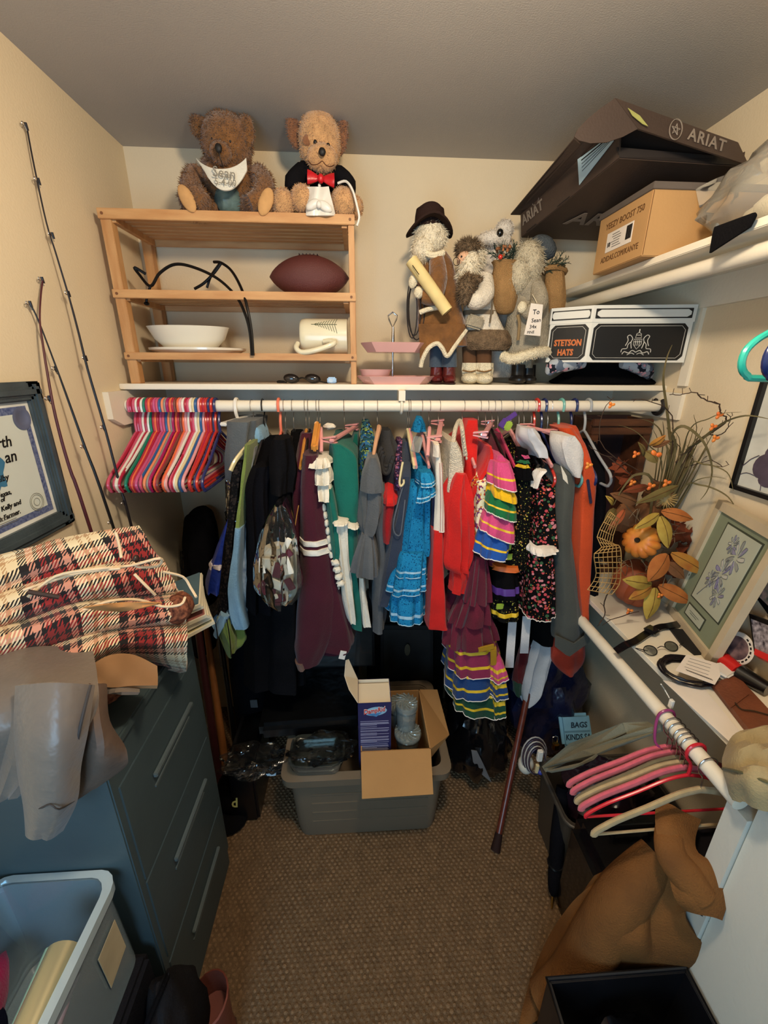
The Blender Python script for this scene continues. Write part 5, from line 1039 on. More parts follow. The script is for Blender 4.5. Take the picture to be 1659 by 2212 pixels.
# ================================================================ clothes on the back rod
YR, ZR = 1.45, 1.593
def drape(rows, yf=1.25, yb=1.62, folds=6, amp=.10, sh=.04, seed=0, n=52, k=5, sq=.42, cap1=True, wave=0.0):
    """closed hanging cloth volume; rows (py, xl, xr) are its outline at the front plane yf"""
    R = interp(rows, k); rings = []; L = len(R); rnd = random.Random(seed); ph = rnd.uniform(0, 6); ph2 = rnd.uniform(0, 6)
    for i, (py, xl, xr) in enumerate(R):
        yf_, yb_ = yf, yb
        if sh > 0 and yb > 1.45:
            s_ = min(1, (py-R[0][0])/75); s_ = s_*s_*(3-2*s_)*.5+s_*.5; yf_ = max(yf, YR-.045)*(1-s_)+yf*s_; yb_ = min(yb, YR+.045)*(1-s_)+yb*s_
        a = PY(xl, py, yf_); b = PY(xr, py, yf_); hw = max(.002, (b.x-a.x)/2); cx = (a.x+b.x)/2; v = i/(L-1); q = []
        A = 1.9*amp*min(hw, .032)*(.35+.65*v)
        for j in range(n):
            t = 2*pi*j/n; ct, st_ = math.cos(t), math.sin(t)
            X = math.copysign(abs(ct)**sq, ct); Yv = math.copysign(abs(st_)**sq, st_)
            f = A*(math.sin(folds*t+ph+1.2*v)+.6*math.sin((folds*1.7)*t+ph2-2*v)+.5*noise.noise(V((ct*3, st_*3, v*5+seed))))
            yy = (yf_+yb_)/2+Yv*((yb_-yf_)/2)
            z = a.z+(b.z-a.z)*(X*.5+.5)
            if wave and i == L-1: z += wave*math.sin(folds*2*t)
            wr = noise.noise(V((cx*9+hw*X*22+seed*1.7, yy*14, z*5)))*.0045+noise.noise(V((X*3+seed, yy*30, z*16)))*.0022
            q.append(V((cx+hw*X+f*(.5+.5*abs(ct))+wr*X, yy+f*.9*(-1 if st_ < 0 else 1)+wr*1.6*(-1 if st_ < 0 else 1), z)))
        rings.append(q)
    return gloft(rings, True, True, cap1)
def ruffle(top, bot, yf, yb=None, waves=9, amp=.008, bands=(), seed=0, n=96, m=8, flare=.02):
    """gathered tier: top/bot = (pyl, pyr, xl, xr); bands = (v0, v1, material index)"""
    yb = yb or yf+.16; rings = []; ph = seed*1.3
    for i in range(m+1):
        v = i/m; pyl, pyr, xl, xr = [top[q]+(bot[q]-top[q])*v for q in range(4)]
        a = PY(xl, pyl, yf); b = PY(xr, pyr, yf); hw = (b.x-a.x)/2; cx = (a.x+b.x)/2; q = []
        bulge = math.sin(v*pi*.8)*.006
        for j in range(n):
            t = 2*pi*j/n; ct, st_ = math.cos(t), math.sin(t); X = math.copysign(abs(ct)**.6, ct); Yv = math.copysign(abs(st_)**.6, st_)
            f = amp*v**.7*(math.sin(waves*t+ph)+.5*math.sin(waves*1.9*t+ph*2))+bulge
            q.append(V((cx+(hw-amp*.6*v)*X+f*ct, (yf+yb)/2+((yb-yf)/2+flare*v)*Yv+f*st_, a.z+(b.z-a.z)*(X*.5+.5)+.25*f*(v > .5))))
        rings.append(q)
    g = gloft(rings, True, True, False)
    ms = []
    for i in range(m):
        v = (i+.5)/m; mi = 0
        for v0, v1, k in bands:
            if v0 <= v < v1: mi = k
        ms += [mi]*n
    g.m = ms+[0]*(len(g.f)-len(ms)); return g, rings[-1]
def lace(ring, h=.006, r=.0028):
    """scalloped edging sewn along a hem ring"""
    pts = []
    n = len(ring)
    for j in range(n): pts.append(ring[j]+V((0, 0, -h*.5*abs(math.sin(j*pi/2*.9)))))
    return gtube(pts, r, 5, closed=True)
def pxx(px): return PY(px, 878, YR).x
CHROME = STEEL
def hook_hanger(px, label, arm=None, hookmat=None, hr=.0012, drop=.0, yaw=0, clips=None, armlen=.20, name='wire_hanger'):
    x = pxx(px); o = V((x, YR, ZR))
    t = thing(name, label, 'hanger', o)
    e = lambda u, z: o+V((u*math.sin(yaw), u*math.cos(yaw), z))
    g = gtube([e(-.021, -.014), e(-.0225, 0), e(-.016, .016), e(0, .0205+hr), e(.016, .016), e(.0225, 0), e(.019, -.018), e(.006, -.036), e(0, -.055), e(0, -.085-drop)], hr, 6, k=3)
    part(t, 'hook', g, hookmat or CHROME)
    if arm:
        z0 = -.083-drop
        part(t, 'arm', gtube([e(0, z0), e(-armlen*.25, z0-.02), e(-armlen*.65, z0-.055), e(-armlen, z0-.085)], [.006, .0065, .0055, .005], 8, k=3, flat=1.5), arm)
        part(t, 'arm', gtube([e(0, z0), e(armlen*.25, z0-.02), e(armlen*.65, z0-.055), e(armlen, z0-.085)], [.006, .0065, .0055, .005], 8, k=3, flat=1.5), arm)
        part(t, 'bar', gtube([e(-armlen*.92, z0-.082), e(armlen*.92, z0-.082)], .003, 6), arm)
    return t
PKH = plas('pink_hanger', (224, 156, 152)); TANH = mt('tan_velvet_hanger', (196, 150, 116), .9); BLKH = plas('black_hanger', (18, 17, 18)); CRH = plas('cream_hanger', (226, 208, 158)); ORH = plas('coral_hanger', (232, 120, 92)); WDH = mt('amber_wood', (204, 136, 56), .4, (12, .15), coat=.3)
def clip_bar(par, P0, P1, mat, clipmat=None):
    """skirt hanger bar between two points with a clip at each end"""
    P0, P1 = V(P0), V(P1); d = (P1-P0); L = d.length; M = frame((P0+P1)/2, d, (0, 0, 1))
    part(par, 'bar', gbox((0, 0, 0), (L, .010, .016), .002).xf(M), mat)
    for s_ in (-1, 1):
        c = V((s_*L*.44, 0, -.012))
        q = part(par, 'clip', join(gbox(c+V((0, -.007, 0)), (.020, .004, .048), .001, Matrix.Rotation(.14, 4, 'X')), gbox(c+V((0, .007, 0)), (.020, .004, .048), .001, Matrix.Rotation(-.14, 4, 'X'))).xf(M), clipmat or mat)
        part(q, 'clip_spring', gtube([M @ (c+V((-.008, 0, .004))), M @ (c+V((.008, 0, .004)))], .004, 8), STEEL)
def garment(name, label, cat_, px, py, y=1.3): return thing(name, label, cat_, PY(px, py, y))
# -- grey trousers on a white clip hanger, in a dark film sleeve
x = pxx(512); t = thing('clip_hanger', 'white plastic clip hanger holding the grey trousers on the back rod', 'hanger', (x, YR, ZR))
part(t, 'hook', gtube([(x, YR+u, ZR+z) for u, z in ((.02, -.016), (.0245, 0), (.017, .017), (0, .0245), (-.017, .017), (-.0245, 0), (-.022, -.02), (-.012, -.036), (0, -.046))], .0042, 8, k=3, flat=1.4), HM['white'])
P0 = PY(481, 917, 1.345); P1 = PY(548, 897, 1.52); d = P1-P0
part(t, 'bar', gbox((0, 0, 0), (d.length, .012, .024), .003).xf(frame((P0+P1)/2, d, (0, 0, 1))), HM['white'])
GTR = fab('grey_trouser', (88, 92, 94))
t = garment('trousers', 'pale grey trousers hanging from the white clip hanger', 'trousers', 505, 1110)
part(t, 'leg', drape([(912, 483, 546), (945, 485, 540), (1000, 484, 534), (1060, 488, 528), (1112, 487, 520)], 1.32, 1.55, 4, .25, 0, 1), GTR)
FILM = clear('film_sleeve', (70, 70, 74), .06, .10, .25, (40, 40, 42), bump=30)
part(t, 'film_sleeve', drape([(1040, 484, 526), (1080, 484, 524), (1120, 483, 516), (1135, 486, 510)], 1.31, 1.56, 6, .4, 0, 5), FILM)
# -- felt costume
LB = fab('light_blue_felt', (128, 166, 190)); GF = fab('olive_green_felt', (122, 136, 66)); NV = fab('navy_cloth', (22, 26, 52)); BK = fab('black_cloth', (11, 10, 12), .2); BK2 = fab('black_wool', (15, 14, 18), .2)
ht = hook_hanger(544, 'cream hanger with thin hook under the light blue felt costume', None)
o = V((pxx(544), YR, ZR))
part(ht, 'arm', gtube([o+V((0, -.02, -.09)), PY(541, 955, 1.36), PY(524, 975, 1.29), PY(508, 996, 1.255), PY(498, 1017, 1.24)], .0055, 8, k=3, flat=1.5), CRH)
part(ht, 'notch_bar', gtube([PY(541, 955, 1.36), PY(533, 975, 1.33), PY(540, 976, 1.34), PY(562, 971, 1.40)], .0045, 7), CRH)
t = garment('felt_costume', 'light blue and olive green felt costume on a cream hanger', 'costume', 505, 1420)
part(t, 'collar', drape([(924, 541, 560), (935, 535, 566), (952, 532, 569), (956, 533, 568)], 1.37, 1.50, 3, .05, .0, 2, sq=.7), LB)
part(t, 'green_panel', drape([(962, 527, 537), (1000, 522, 534), (1060, 513, 528), (1110, 506, 523), (1146, 503, 520)], 1.25, 1.45, 3, .1, 0, 3), GF)
part(t, 'blue_panel', drape([(1143, 502, 521), (1200, 497, 517), (1260, 490, 514), (1310, 488, 519), (1345, 494, 526), (1362, 503, 530)], 1.245, 1.45, 3, .12, 0, 4), LB)
part(t, 'lining', drape([(970, 533, 546), (1040, 530, 545), (1120, 524, 540), (1230, 515, 534), (1340, 514, 534)], 1.30, 1.5, 4, .2, 0, 6), mt('costume_print', (120, 130, 140), .8, (40, .3), col2=(196, 196, 192)))
part(t, 'hood_bag', drape([(1338, 462, 500), (1362, 458, 508), (1392, 472, 515), (1418, 486, 506)], 1.25, 1.40, 5, .25, 0, 7, sq=.8), GF)
part(t, 'hood_trim', drape([(1332, 470, 498), (1352, 458, 492), (1378, 456, 472)], 1.235, 1.33, 5, .25, 0, 8, sq=.8), LB)
part(t, 'drawstring', gtube([PY(490, 1338, 1.225), PY(496, 1375, 1.22), PY(500, 1420, 1.225)], .002, 5, k=3).add(gtube([PY(466, 1345, 1.225), PY(472, 1390, 1.22), PY(478, 1440, 1.225)], .002, 5, k=3)), BLKH)
# -- royal blue satin piece and black lace dress
SATB = mt('royal_satin', (36, 58, 146), .38, (20, .35), (34, .5)); t = garment('satin_skirt', 'royal blue satin skirt with a white stripe near the left of the rod', 'skirt', 455, 1285)
part(t, 'cloth', drape([(1118, 492, 496), (1160, 477, 493), (1222, 453, 478), (1262, 440, 474), (1286, 441, 472)], 1.28, 1.44, 5, .25, 0, 2), SATB)
part(t, 'stripe', drape([(1223, 450, 480), (1232, 446, 479)], 1.275, 1.445, 5, .2, 0, 2), mt('pale_stripe', (214, 204, 206), .7))
LACEB = spots('black_lace', (12, 11, 12), [(46, 38, 34), (30, 26, 26)], 90, .4); t = garment('lace_dress', 'black lace dress between the blue satin skirt and the felt costume', 'dress', 475, 1330)
part(t, 'cloth', drape([(1000, 500, 522), (1110, 491, 506), (1200, 477, 498), (1300, 466, 494), (1332, 446, 494)], 1.27, 1.55, 7, .3, 0, 9), LACEB)
# -- black jackets
hook_hanger(568, 'black hanger with thick dark hook in the black suit jacket', BLKH, BLKH, .0026)
t = garment('suit_jacket', 'black suit jacket right of the felt costume', 'jacket', 560, 1480)
part(t, 'body', drape([(948, 556, 600), (1000, 546, 606), (1060, 530, 606), (1110, 524, 600), (1250, 530, 610), (1400, 524, 620), (1490, 520, 630)], 1.27, 1.62, 5, .2, .05, 11), BK)
part(t, 'sleeve', drape([(1010, 542, 580), (1070, 526, 572), (1200, 534, 575), (1330, 536, 578)], 1.225, 1.32, 4, .25, .02, 12, sq=.8), BK2)
tube_hanger('coral plastic hanger in the black hooded fleece', 'used plastic hangers on the back rod', (pxx(603), YR, ZR), ORH)
t = garment('black_fleece', 'black fleece on the coral hanger beside the black suit jacket', 'fleece', 610, 1480)
part(t, 'body', drape([(950, 590, 626), (985, 577, 634), (1040, 572, 636), (1120, 570, 640), (1300, 580, 645), (1500, 575, 650)], 1.24, 1.62, 5, .18, .05, 13), fab('black_fleece', (16, 15, 17), .25))
part(t, 'hood', drape([(950, 585, 620), (975, 578, 626), (1020, 580, 628), (1070, 584, 622)], 1.20, 1.30, 4, .15, .02, 14, sq=.8), fab('black_fleece', (16, 15, 17), .25))
for px, lab, am in ((614, 'grey hanger with chrome hook between the black fleece and maroon jacket', plas('grey_hanger', (84, 82, 80))), (632, 'black hanger with chrome hook left of the maroon jacket', BLKH)): hook_hanger(px, lab, am)
t = garment('black_blouse', 'thin black blouse on the chrome hook hanger left of the maroon jacket', 'blouse', 640, 1300)
part(t, 'cloth', drape([(935, 626, 646), (980, 622, 655), (1060, 616, 650), (1200, 620, 650), (1330, 615, 650)], 1.30, 1.60, 4, .2, .05, 15), BK)
# -- clear bag of white and maroon ribbons
t = garment('ribbon_bag', 'clear plastic bag of white and maroon ribbons hanging before the black fleece', 'plastic bag', 592, 1312, 1.16)
CBAG = clear('ribbon_bag_film', (226, 226, 222), .0, .06, .02, (190, 190, 185), bump=11)
part(t, 'film', drape([(1095, 590, 606), (1120, 577, 618), (1160, 562, 630), (1210, 551, 636), (1260, 547, 640), (1295, 553, 637), (1314, 570, 622)], 1.10, 1.20, 6, .22, 0, 17, sq=.8), CBAG)
WR = mt('ribbon_white', (226, 218, 200), .6, (20, .08)); MR = mt('ribbon_maroon', (92, 26, 34), .5, (20, .2))
part(t, 'white_bundle', drape([(1186, 575, 628), (1205, 562, 634), (1250, 553, 634), (1290, 560, 630), (1304, 575, 618)], 1.135, 1.19, 7, .18, 0, 18, sq=.8), WR)
for i, (px, py, w_, h_, ro) in enumerate(((578, 1276, .050, .030, .2), (604, 1292, .036, .026, -.1), (617, 1200, .045, .022, -.6), (600, 1232, .025, .05, .3), (626, 1262, .022, .04, -.4), (566, 1262, .02, .03, .5), (592, 1304, .04, .014, 0))): part(t, 'maroon_ribbon', gbox(PY(px, py, 1.122), (w_, .008, h_), .002, Matrix.Rotation(ro, 4, 'Y')), MR)
for i, (px, py, w_, h_, ro) in enumerate(((572, 1222, .034, .05, .1), (618, 1222, .03, .06, -.25), (596, 1262, .04, .03, .5), (618, 1178, .016, .05, .5), (590, 1290, .03, .016, -.3))): part(t, 'white_ribbon', gbox(PY(px, py, 1.118), (w_, .007, h_), .002, Matrix.Rotation(ro, 4, 'Y')), WR)
# -- maroon letter jacket
MAR = fab('maroon_wool', (68, 20, 34), .12); WST = fab('white_knit', (230, 222, 206))
for px, lab in ((659, 'first of the chrome hooks over the maroon jacket'), (666, 'second of the chrome hooks over the maroon jacket')): hook_hanger(px, lab, WDH if px == 659 else BLKH)
t = garment('letter_jacket', 'maroon wool letter jacket with two white stripes on its sleeve', 'jacket', 690, 1446)
part(t, 'body', drape([(936, 648, 674), (1000, 634, 678), (1056, 619, 686), (1140, 622, 700), (1220, 630, 706), (1330, 632, 740), (1392, 628, 764), (1418, 634, 740)], 1.26, 1.62, 5, .10, .05, 20), MAR)
part(t, 'sleeve', drape([(985, 652, 684), (1060, 646, 690), (1171, 646, 706)], 1.205, 1.33, 3, .06, .03, 21, sq=.7, n=36), MAR)
part(t, 'sleeve_stripe', drape([(1171, 645, 706), (1182, 645, 709)], 1.20, 1.333, 3, .06, 0, 21, sq=.7), WST)
part(t, 'sleeve_band', drape([(1182, 646, 708), (1190, 646, 710)], 1.205, 1.33, 3, .06, 0, 21, sq=.7), MAR)
part(t, 'sleeve_stripe', drape([(1190, 645, 710), (1202, 645, 713)], 1.20, 1.333, 3, .06, 0, 21, sq=.7), WST)
part(t, 'lower_sleeve', drape([(1202, 646, 713), (1290, 640, 722), (1370, 634, 716), (1415, 632, 700), (1446, 638, 686)], 1.205, 1.34, 3, .08, 0, 21, sq=.7, n=36), MAR)
part(t, 'skirt_flap', drape([(1180, 690, 716), (1280, 690, 736), (1360, 688, 760), (1398, 690, 768), (1412, 694, 752)], 1.23, 1.40, 4, .12, 0, 22), MAR)
part(t, 'cuff', drape([(1436, 636, 656), (1450, 640, 662)], 1.20, 1.30, 3, .05, 0, 23, sq=.8), fab('cuff_knit', (110, 84, 74)))
part(t, 'gold_cord', gtube([PY(*p, 1.235) for p in ((645, 1092), (640, 1120), (634, 1160), (631, 1200), (632, 1235), (634, 1262))], .0018, 6, k=3), mt('gold_cord', (190, 140, 74), .5))
part(t, 'tag', gbox(PY(740, 1415, 1.22), (.022, .002, .035), 0, Matrix.Rotation(.25, 4, 'Y')), PAPER)
# -- wooden hanger end, white ruffled blouse, green dress
h_ = hook_hanger(684, 'amber wooden hanger right of the maroon jacket', None)
part(h_, 'arm', join(gtube([V((pxx(684), YR, ZR-.084)), PY(684, 915, 1.36)], .008, 8), gbox((0, 0, 0), (.020, .15, .026), .006).xf(Matrix.Translation(PY(683, 942, 1.29)) @ Matrix.Rotation(.36, 4, 'X'))), WDH)
h_ = hook_hanger(690, 'pink hanger holding the white ruffled blouse', None, drop=.0); part(h_, 'arm', gtube([V((pxx(690), YR, ZR-.084)), PY(693, 925, 1.36), PY(694, 950, 1.29), PY(694, 976, 1.26)], .006, 8, k=3), PKH)
WBL = fab('white_cotton', (222, 214, 196), .08)
t = garment('ruffled_blouse', 'white ruffled blouse between the maroon jacket and green dress', 'blouse', 700, 1270)
part(t, 'body', drape([(985, 690, 712), (1030, 690, 712), (1100, 694, 712), (1200, 704, 718), (1270, 722, 742)], 1.25, 1.55, 5, .3, .03, 30), WBL)
for i, (a, b) in enumerate((((990, 990, 678, 706), (1010, 1008, 671, 712)), ((1008, 1006, 676, 709), (1042, 1046, 673, 712)), ((1040, 1040, 680, 711), (1076, 1082, 686, 712)))):
    g, r_ = ruffle(a, b, 1.215+.005*i, 1.30, 7, .010, seed=i); q = part(t, 'ruffle', g, WBL); part(q, 'edging', lace(r_, .003, .0016), WBL)
for i in range(7): part(t, 'lace_frill', gell(PY(700+i*2.6, 1096+i*17, 1.235), (.008, .012, .013), 10, None, .3, i), WBL)
for i in range(4): part(t, 'lace_frill', gell(PY(724+i*4, 1215+i*15, 1.22), (.014, .014, .012), 10, None, .35, i+9), WBL)
TG = fab('emerald_cotton', (20, 98, 84), .15); h_ = hook_hanger(743, 'pink clip hanger holding the emerald green dress', None, drop=.01); clip_bar(h_, PY(716, 952, 1.27), PY(770, 920, 1.50), PKH)
t = garment('green_dress', 'emerald green dress with a white apron on a pink clip hanger', 'dress', 760, 1360)
part(t, 'bodice', drape([(960, 713, 736), (985, 712, 770), (1030, 712, 776), (1090, 718, 776), (1128, 722, 776)], 1.255, 1.58, 5, .14, .0, 31), TG)
part(t, 'shoulder', drape([(938, 764, 774), (965, 756, 776), (1000, 748, 778)], 1.42, 1.52, 3, .1, 0, 32), TG)
part(t, 'skirt', drape([(1126, 706, 776), (1200, 716, 778), (1280, 742, 784), (1362, 760, 786)], 1.25, 1.58, 6, .2, 0, 33), TG)
part(t, 'sleeve', drape([(1060, 702, 718), (1120, 706, 728), (1180, 712, 732), (1210, 716, 730)], 1.215, 1.30, 4, .2, 0, 34, sq=.8), TG)
a_ = drape([(1128, 722, 748), (1190, 727, 752), (1270, 738, 760), (1335, 750, 767), (1350, 755, 767)], 1.225, 1.27, 4, .2, 0, 35, sq=.7); part(t, 'apron', a_, WBL)
part(t, 'apron_strip', drape([(1250, 776, 786), (1310, 779, 793), (1357, 783, 799)], 1.232, 1.28, 3, .15, 0, 36, sq=.7), WBL)
g, r_ = ruffle((1124, 1126, 721, 750), (1133, 1132, 720, 750), 1.218, 1.28, 8, .003); part(t, 'lace_trim', g, WBL)
g, r_ = ruffle((1127, 1135, 750, 772), (1136, 1142, 750, 773), 1.238, 1.30, 8, .003); part(t, 'lace_trim', g, WBL)
part(t, 'collar_lace', pel(712, 921, 1.40, 13, 7, 12, bump=.3), WBL)
# -- teal print top, grey dress, dark shirt
hook_hanger(786, 'chrome hook hanger over the teal printed top', BLKH)
TPR = spots('teal_print', (24, 34, 46), [(46, 96, 140), (120, 140, 70), (30, 70, 80)], 70, .5); t = garment('printed_top', 'blue and teal printed top between the green and grey dresses', 'top', 790, 1200)
part(t, 'cloth', drape([(912, 783, 796), (950, 780, 806), (1000, 778, 808), (1060, 778, 800), (1200, 782, 800)], 1.28, 1.58, 4, .2, .02, 40), TPR)
h_ = hook_hanger(815, 'tan hanger holding the charcoal grey dress', None); part(h_, 'arm', gtube([V((pxx(815), YR, ZR-.08)), PY(819, 925, 1.39), PY(812, 955, 1.31), PY(806, 990, 1.25)], [.007, .009, .007, .005], 8, k=3, flat=1.4), TANH); part(h_, 'arm', gtube([V((pxx(815), YR, ZR-.08)), PY(822, 930, 1.45), PY(828, 944, 1.50)], .006, 8, k=3), TANH)
GD = fab('charcoal_chambray', (86, 88, 90), .16); t = garment('grey_dress', 'charcoal grey dress with a cape sleeve and ruffled cuff', 'dress', 810, 1368)
part(t, 'body', drape([(1000, 800, 832), (1100, 805, 834), (1200, 812, 836), (1300, 804, 836), (1368, 805, 832)], 1.27, 1.60, 5, .15, .03, 41), GD)
part(t, 'cape', drape([(990, 797, 815), (1012, 786, 824), (1040, 779, 829), (1066, 777, 830)], 1.20, 1.36, 3, .08, .03, 42, sq=.8, cap1=False), GD)
part(t, 'sleeve', drape([(1045, 783, 824), (1075, 779, 826), (1110, 777, 826), (1140, 778, 816), (1158, 783, 806)], 1.215, 1.32, 5, .2, 0, 43, sq=.8), GD)
g, r_ = ruffle((1156, 1156, 782, 806), (1236, 1244, 761, 815), 1.215, 1.29, 8, .010, seed=4, flare=.03); part(t, 'ruffled_cuff', g, GD)
t = garment('dark_shirt', 'dark grey knotted shirt behind the charcoal grey dress', 'shirt', 835, 1040)
part(t, 'cloth', drape([(930, 826, 842), (965, 822, 850), (1010, 820, 852), (1060, 828, 850)], 1.33, 1.58, 6, .35, .02, 44), fab('dark_grey_jersey', (58, 57, 57)))
for i in range(3): part(t, 'knot_fold', gtube([PY(828+16*math.cos(a)*(1-.2*i)+6, 985+i*8+22*math.sin(a), 1.32-.01*i) for a in [2*pi*q/12 for q in range(9)]], .007, 8, k=2), fab('dark_grey_jersey', (58, 57, 57)))
# -- red top, purple print, denim, turquoise dress
RED = fab('red_cotton', (206, 34, 30), .12); t = garment('red_shirt', 'small red top between the grey dress and the denim jumper', 'top', 842, 1170)
part(t, 'cloth', drape([(1008, 846, 857), (1045, 834, 858), (1094, 830, 857)], 1.235, 1.5, 4, .15, .02, 50), RED); part(t, 'lower', drape([(1090, 832, 856), (1130, 828, 850), (1175, 828, 846)], 1.25, 1.5, 4, .15, 0, 51), fab('deep_red', (160, 24, 30)))
PPR = spots('plum_print', (44, 30, 50), [(150, 90, 110), (84, 70, 120)], 80, .4); t = garment('plum_print_top', 'plum printed top behind the denim jumper', 'top', 860, 1060)
part(t, 'cloth', drape([(952, 860, 870), (1000, 854, 868), (1060, 854, 866)], 1.26, 1.55, 4, .2, .02, 52), PPR)
DEN = fab('denim', (50, 58, 74), .18); t = garment('denim_jumper', 'dark denim jumper left of the turquoise dress', 'jumper', 840, 1310)
part(t, 'body', drape([(955, 872, 892), (1010, 868, 890), (1060, 862, 888), (1120, 852, 880), (1150, 843, 876), (1220, 830, 864), (1312, 816, 836)], 1.24, 1.58, 4, .12, .03, 53), DEN)
part(t, 'armhole_seam', gtube([PY(*p, 1.232) for p in ((874, 1040), (862, 1080), (850, 1130), (853, 1152), (864, 1156), (869, 1130), (875, 1080))], .0022, 6, k=3), fab('denim_seam', (92, 98, 108)))
hook_hanger(882, 'first of two chrome hooks left of the turquoise dress', CRH); hook_hanger(886, 'second of two chrome hooks left of the turquoise dress', PKH)
part(thing('shower_hook', 'cream curved hook hanging in front of the denim jumper', 'hook', PY(867, 1052, 1.23)), 'wire', gtube([PY(*p, 1.225) for p in ((870, 998), (866, 1020), (863, 1042), (866, 1050), (872, 1044), (872, 1036))], .0035, 7, k=3), CRH)
TQ = spots('turquoise_print', (26, 118, 166), [(14, 78, 120), (44, 146, 188)], 130, .30); SILV = mt('silver_ribbon', (150, 186, 204), .35, (60, .2))
hook_hanger(911, 'chrome hook over the turquoise ruffled dress', PKH); h_ = hook_hanger(928, 'pink hanger holding the turquoise ruffled dress', None); part(h_, 'arm', gtube([V((pxx(928), YR, ZR-.08)), PY(928, 925, 1.36), PY(926, 950, 1.29), PY(924, 985, 1.25)], .006, 8, k=3), PKH)
t = garment('fiesta_dress', 'turquoise printed dress with tiers of ruffles edged in silver ribbon', 'dress', 880, 1345)
part(t, 'strap', drape([(903, 903, 914), (918, 896, 921), (934, 892, 921)], 1.38, 1.46, 3, .1, 0, 55, sq=.8), TQ)
part(t, 'bodice', drape([(985, 896, 930), (1016, 890, 936), (1080, 881, 930), (1150, 868, 930), (1205, 860, 928)], 1.24, 1.58, 6, .14, .03, 56), TQ)
clip_ = part(t, 'clear_clip', join(gbox(PY(900, 960, 1.27), (.03, .01, .05), .003, Matrix.Rotation(.2, 4, 'Y'))), CLR)
def tier(par, a, b, yf, cols, yb=None, waves=9, amp=.007, seed=0, edge=None, nm='ruffle', eh=.004, bands=((.72, .84, 1),), m=12):
    g, r_ = ruffle(a, b, yf, yb, waves, amp, bands, seed, m=m); q = part(par, nm, g, cols)
    if edge: part(q, 'edging', lace(r_, eh, .0020), edge)
    return q
tier(t, (1196, 1196, 858, 928), (1244, 1240, 846, 924), 1.225, [TQ, SILV], 1.5, 9, .008, 1, SILV)
tier(t, (1236, 1230, 850, 926), (1284, 1276, 834, 926), 1.215, [TQ, SILV], 1.5, 10, .009, 2, SILV)
tier(t, (1276, 1268, 842, 922), (1340, 1344, 838, 920), 1.22, [TQ, SILV], 1.5, 9, .009, 3, SILV)
tier(t, (1022, 1020, 908, 934), (1050, 1046, 908, 938), 1.205, [TQ, SILV], 1.30, 7, .005, 4, SILV)
tier(t, (1046, 1044, 910, 936), (1086, 1068, 900, 939), 1.20, [TQ, SILV], 1.30, 7, .006, 5, SILV)
# -- navy, striped shirt dress, lace top
t = garment('navy_dress', 'plain navy dress between the turquoise dress and striped shirt', 'dress', 936, 1290); part(t, 'cloth', drape([(950, 930, 940), (1050, 930, 944), (1180, 928, 942), (1290, 924, 940)], 1.27, 1.58, 4, .2, .04, 60), fab('navy_cotton', (28, 32, 66)))
h_ = hook_hanger(949, 'pink clip hanger holding the white and red striped shirt', None); clip_bar(h_, PY(946, 950, 1.28), PY(953, 910, 1.50), PKH)
STR = mt('white_stripe_cotton', (226, 214, 198), .85, (8, .08), (220, .2)); t = garment('two_tone_shirt', 'white shirt panel with a long red lower half beside the lace top', 'shirt', 943, 1362)
part(t, 'white_panel', drape([(960, 938, 952), (990, 940, 956), (1060, 940, 962), (1150, 937, 962)], 1.225, 1.5, 3, .1, .0, 61), STR)
for i, px in enumerate((951, 956)): part(t, 'pink_stripe', gtube([PY(px-1, 1000, 1.222), PY(px+1, 1080, 1.221), PY(px, 1148, 1.221)], .0011, 4), mt('stripe_pink', (196, 150, 140), .8))
part(t, 'cuff', drape([(962, 938, 952), (988, 938, 954)], 1.215, 1.26, 3, .1, 0, 62, sq=.8), STR)
part(t, 'red_panel', drape([(1148, 936, 962), (1250, 931, 963), (1330, 926, 964), (1363, 922, 966)], 1.222, 1.5, 3, .12, 0, 63), RED)
h_ = hook_hanger(1001, 'chrome hook hanger holding the cream lace top', PKH); CLC = mt('cream_lace', (212, 200, 178), .9, (120, .12), (260, .8)); t = garment('lace_camisole', 'cream lace top left of the red blouse', 'top', 985, 1060)
part(t, 'body', drape([(955, 972, 990), (990, 970, 1004), (1030, 968, 1004), (1064, 966, 986)], 1.24, 1.55, 6, .2, 0, 64), CLC)
part(t, 'strap', gtube([PY(*p) for p in ((978, 960, 1.25), (984, 925, 1.30), (993, 908, 1.36), (998, 925, 1.30), (1002, 960, 1.26), (1006, 985, 1.25))], .007, 8, k=4), CLC)
for i in range(9): part(t, 'lace_loop', gell(PY(999+i*1.1, 930+i*7.5, 1.243), (.004, .004, .006), 7), CLC)
# -- red blouse with puffed sleeve
for px, lab in ((1036, 'chrome hook over the red puff sleeve blouse'), (1052, 'pink clip hanger between the red blouse and floral dress')):
    h_ = hook_hanger(px, lab, None)
    if px == 1052: clip_bar(h_, PY(1046, 940, 1.27), PY(1062, 912, 1.50), PKH)
t = garment('red_blouse', 'bright red blouse with a puffed sleeve gathered at the cuff', 'blouse', 990, 1284)
part(t, 'body', drape([(908, 1012, 1036), (950, 1003, 1038), (1010, 1000, 1036), (1080, 1004, 1034), (1200, 1006, 1030)], 1.29, 1.60, 4, .15, .02, 66), RED)
part(t, 'puff_sleeve', drape([(1026, 990, 1010), (1050, 978, 1016), (1090, 965, 1020), (1150, 962, 1026), (1205, 962, 1026), (1228, 964, 1018), (1240, 974, 1014)], 1.205, 1.34, 7, .25, .02, 67, sq=.75, n=60), RED)
part(t, 'cuff', drape([(1236, 980, 1015), (1262, 979, 1012), (1285, 978, 1006)], 1.215, 1.30, 6, .1, 0, 68, sq=.8), RED)
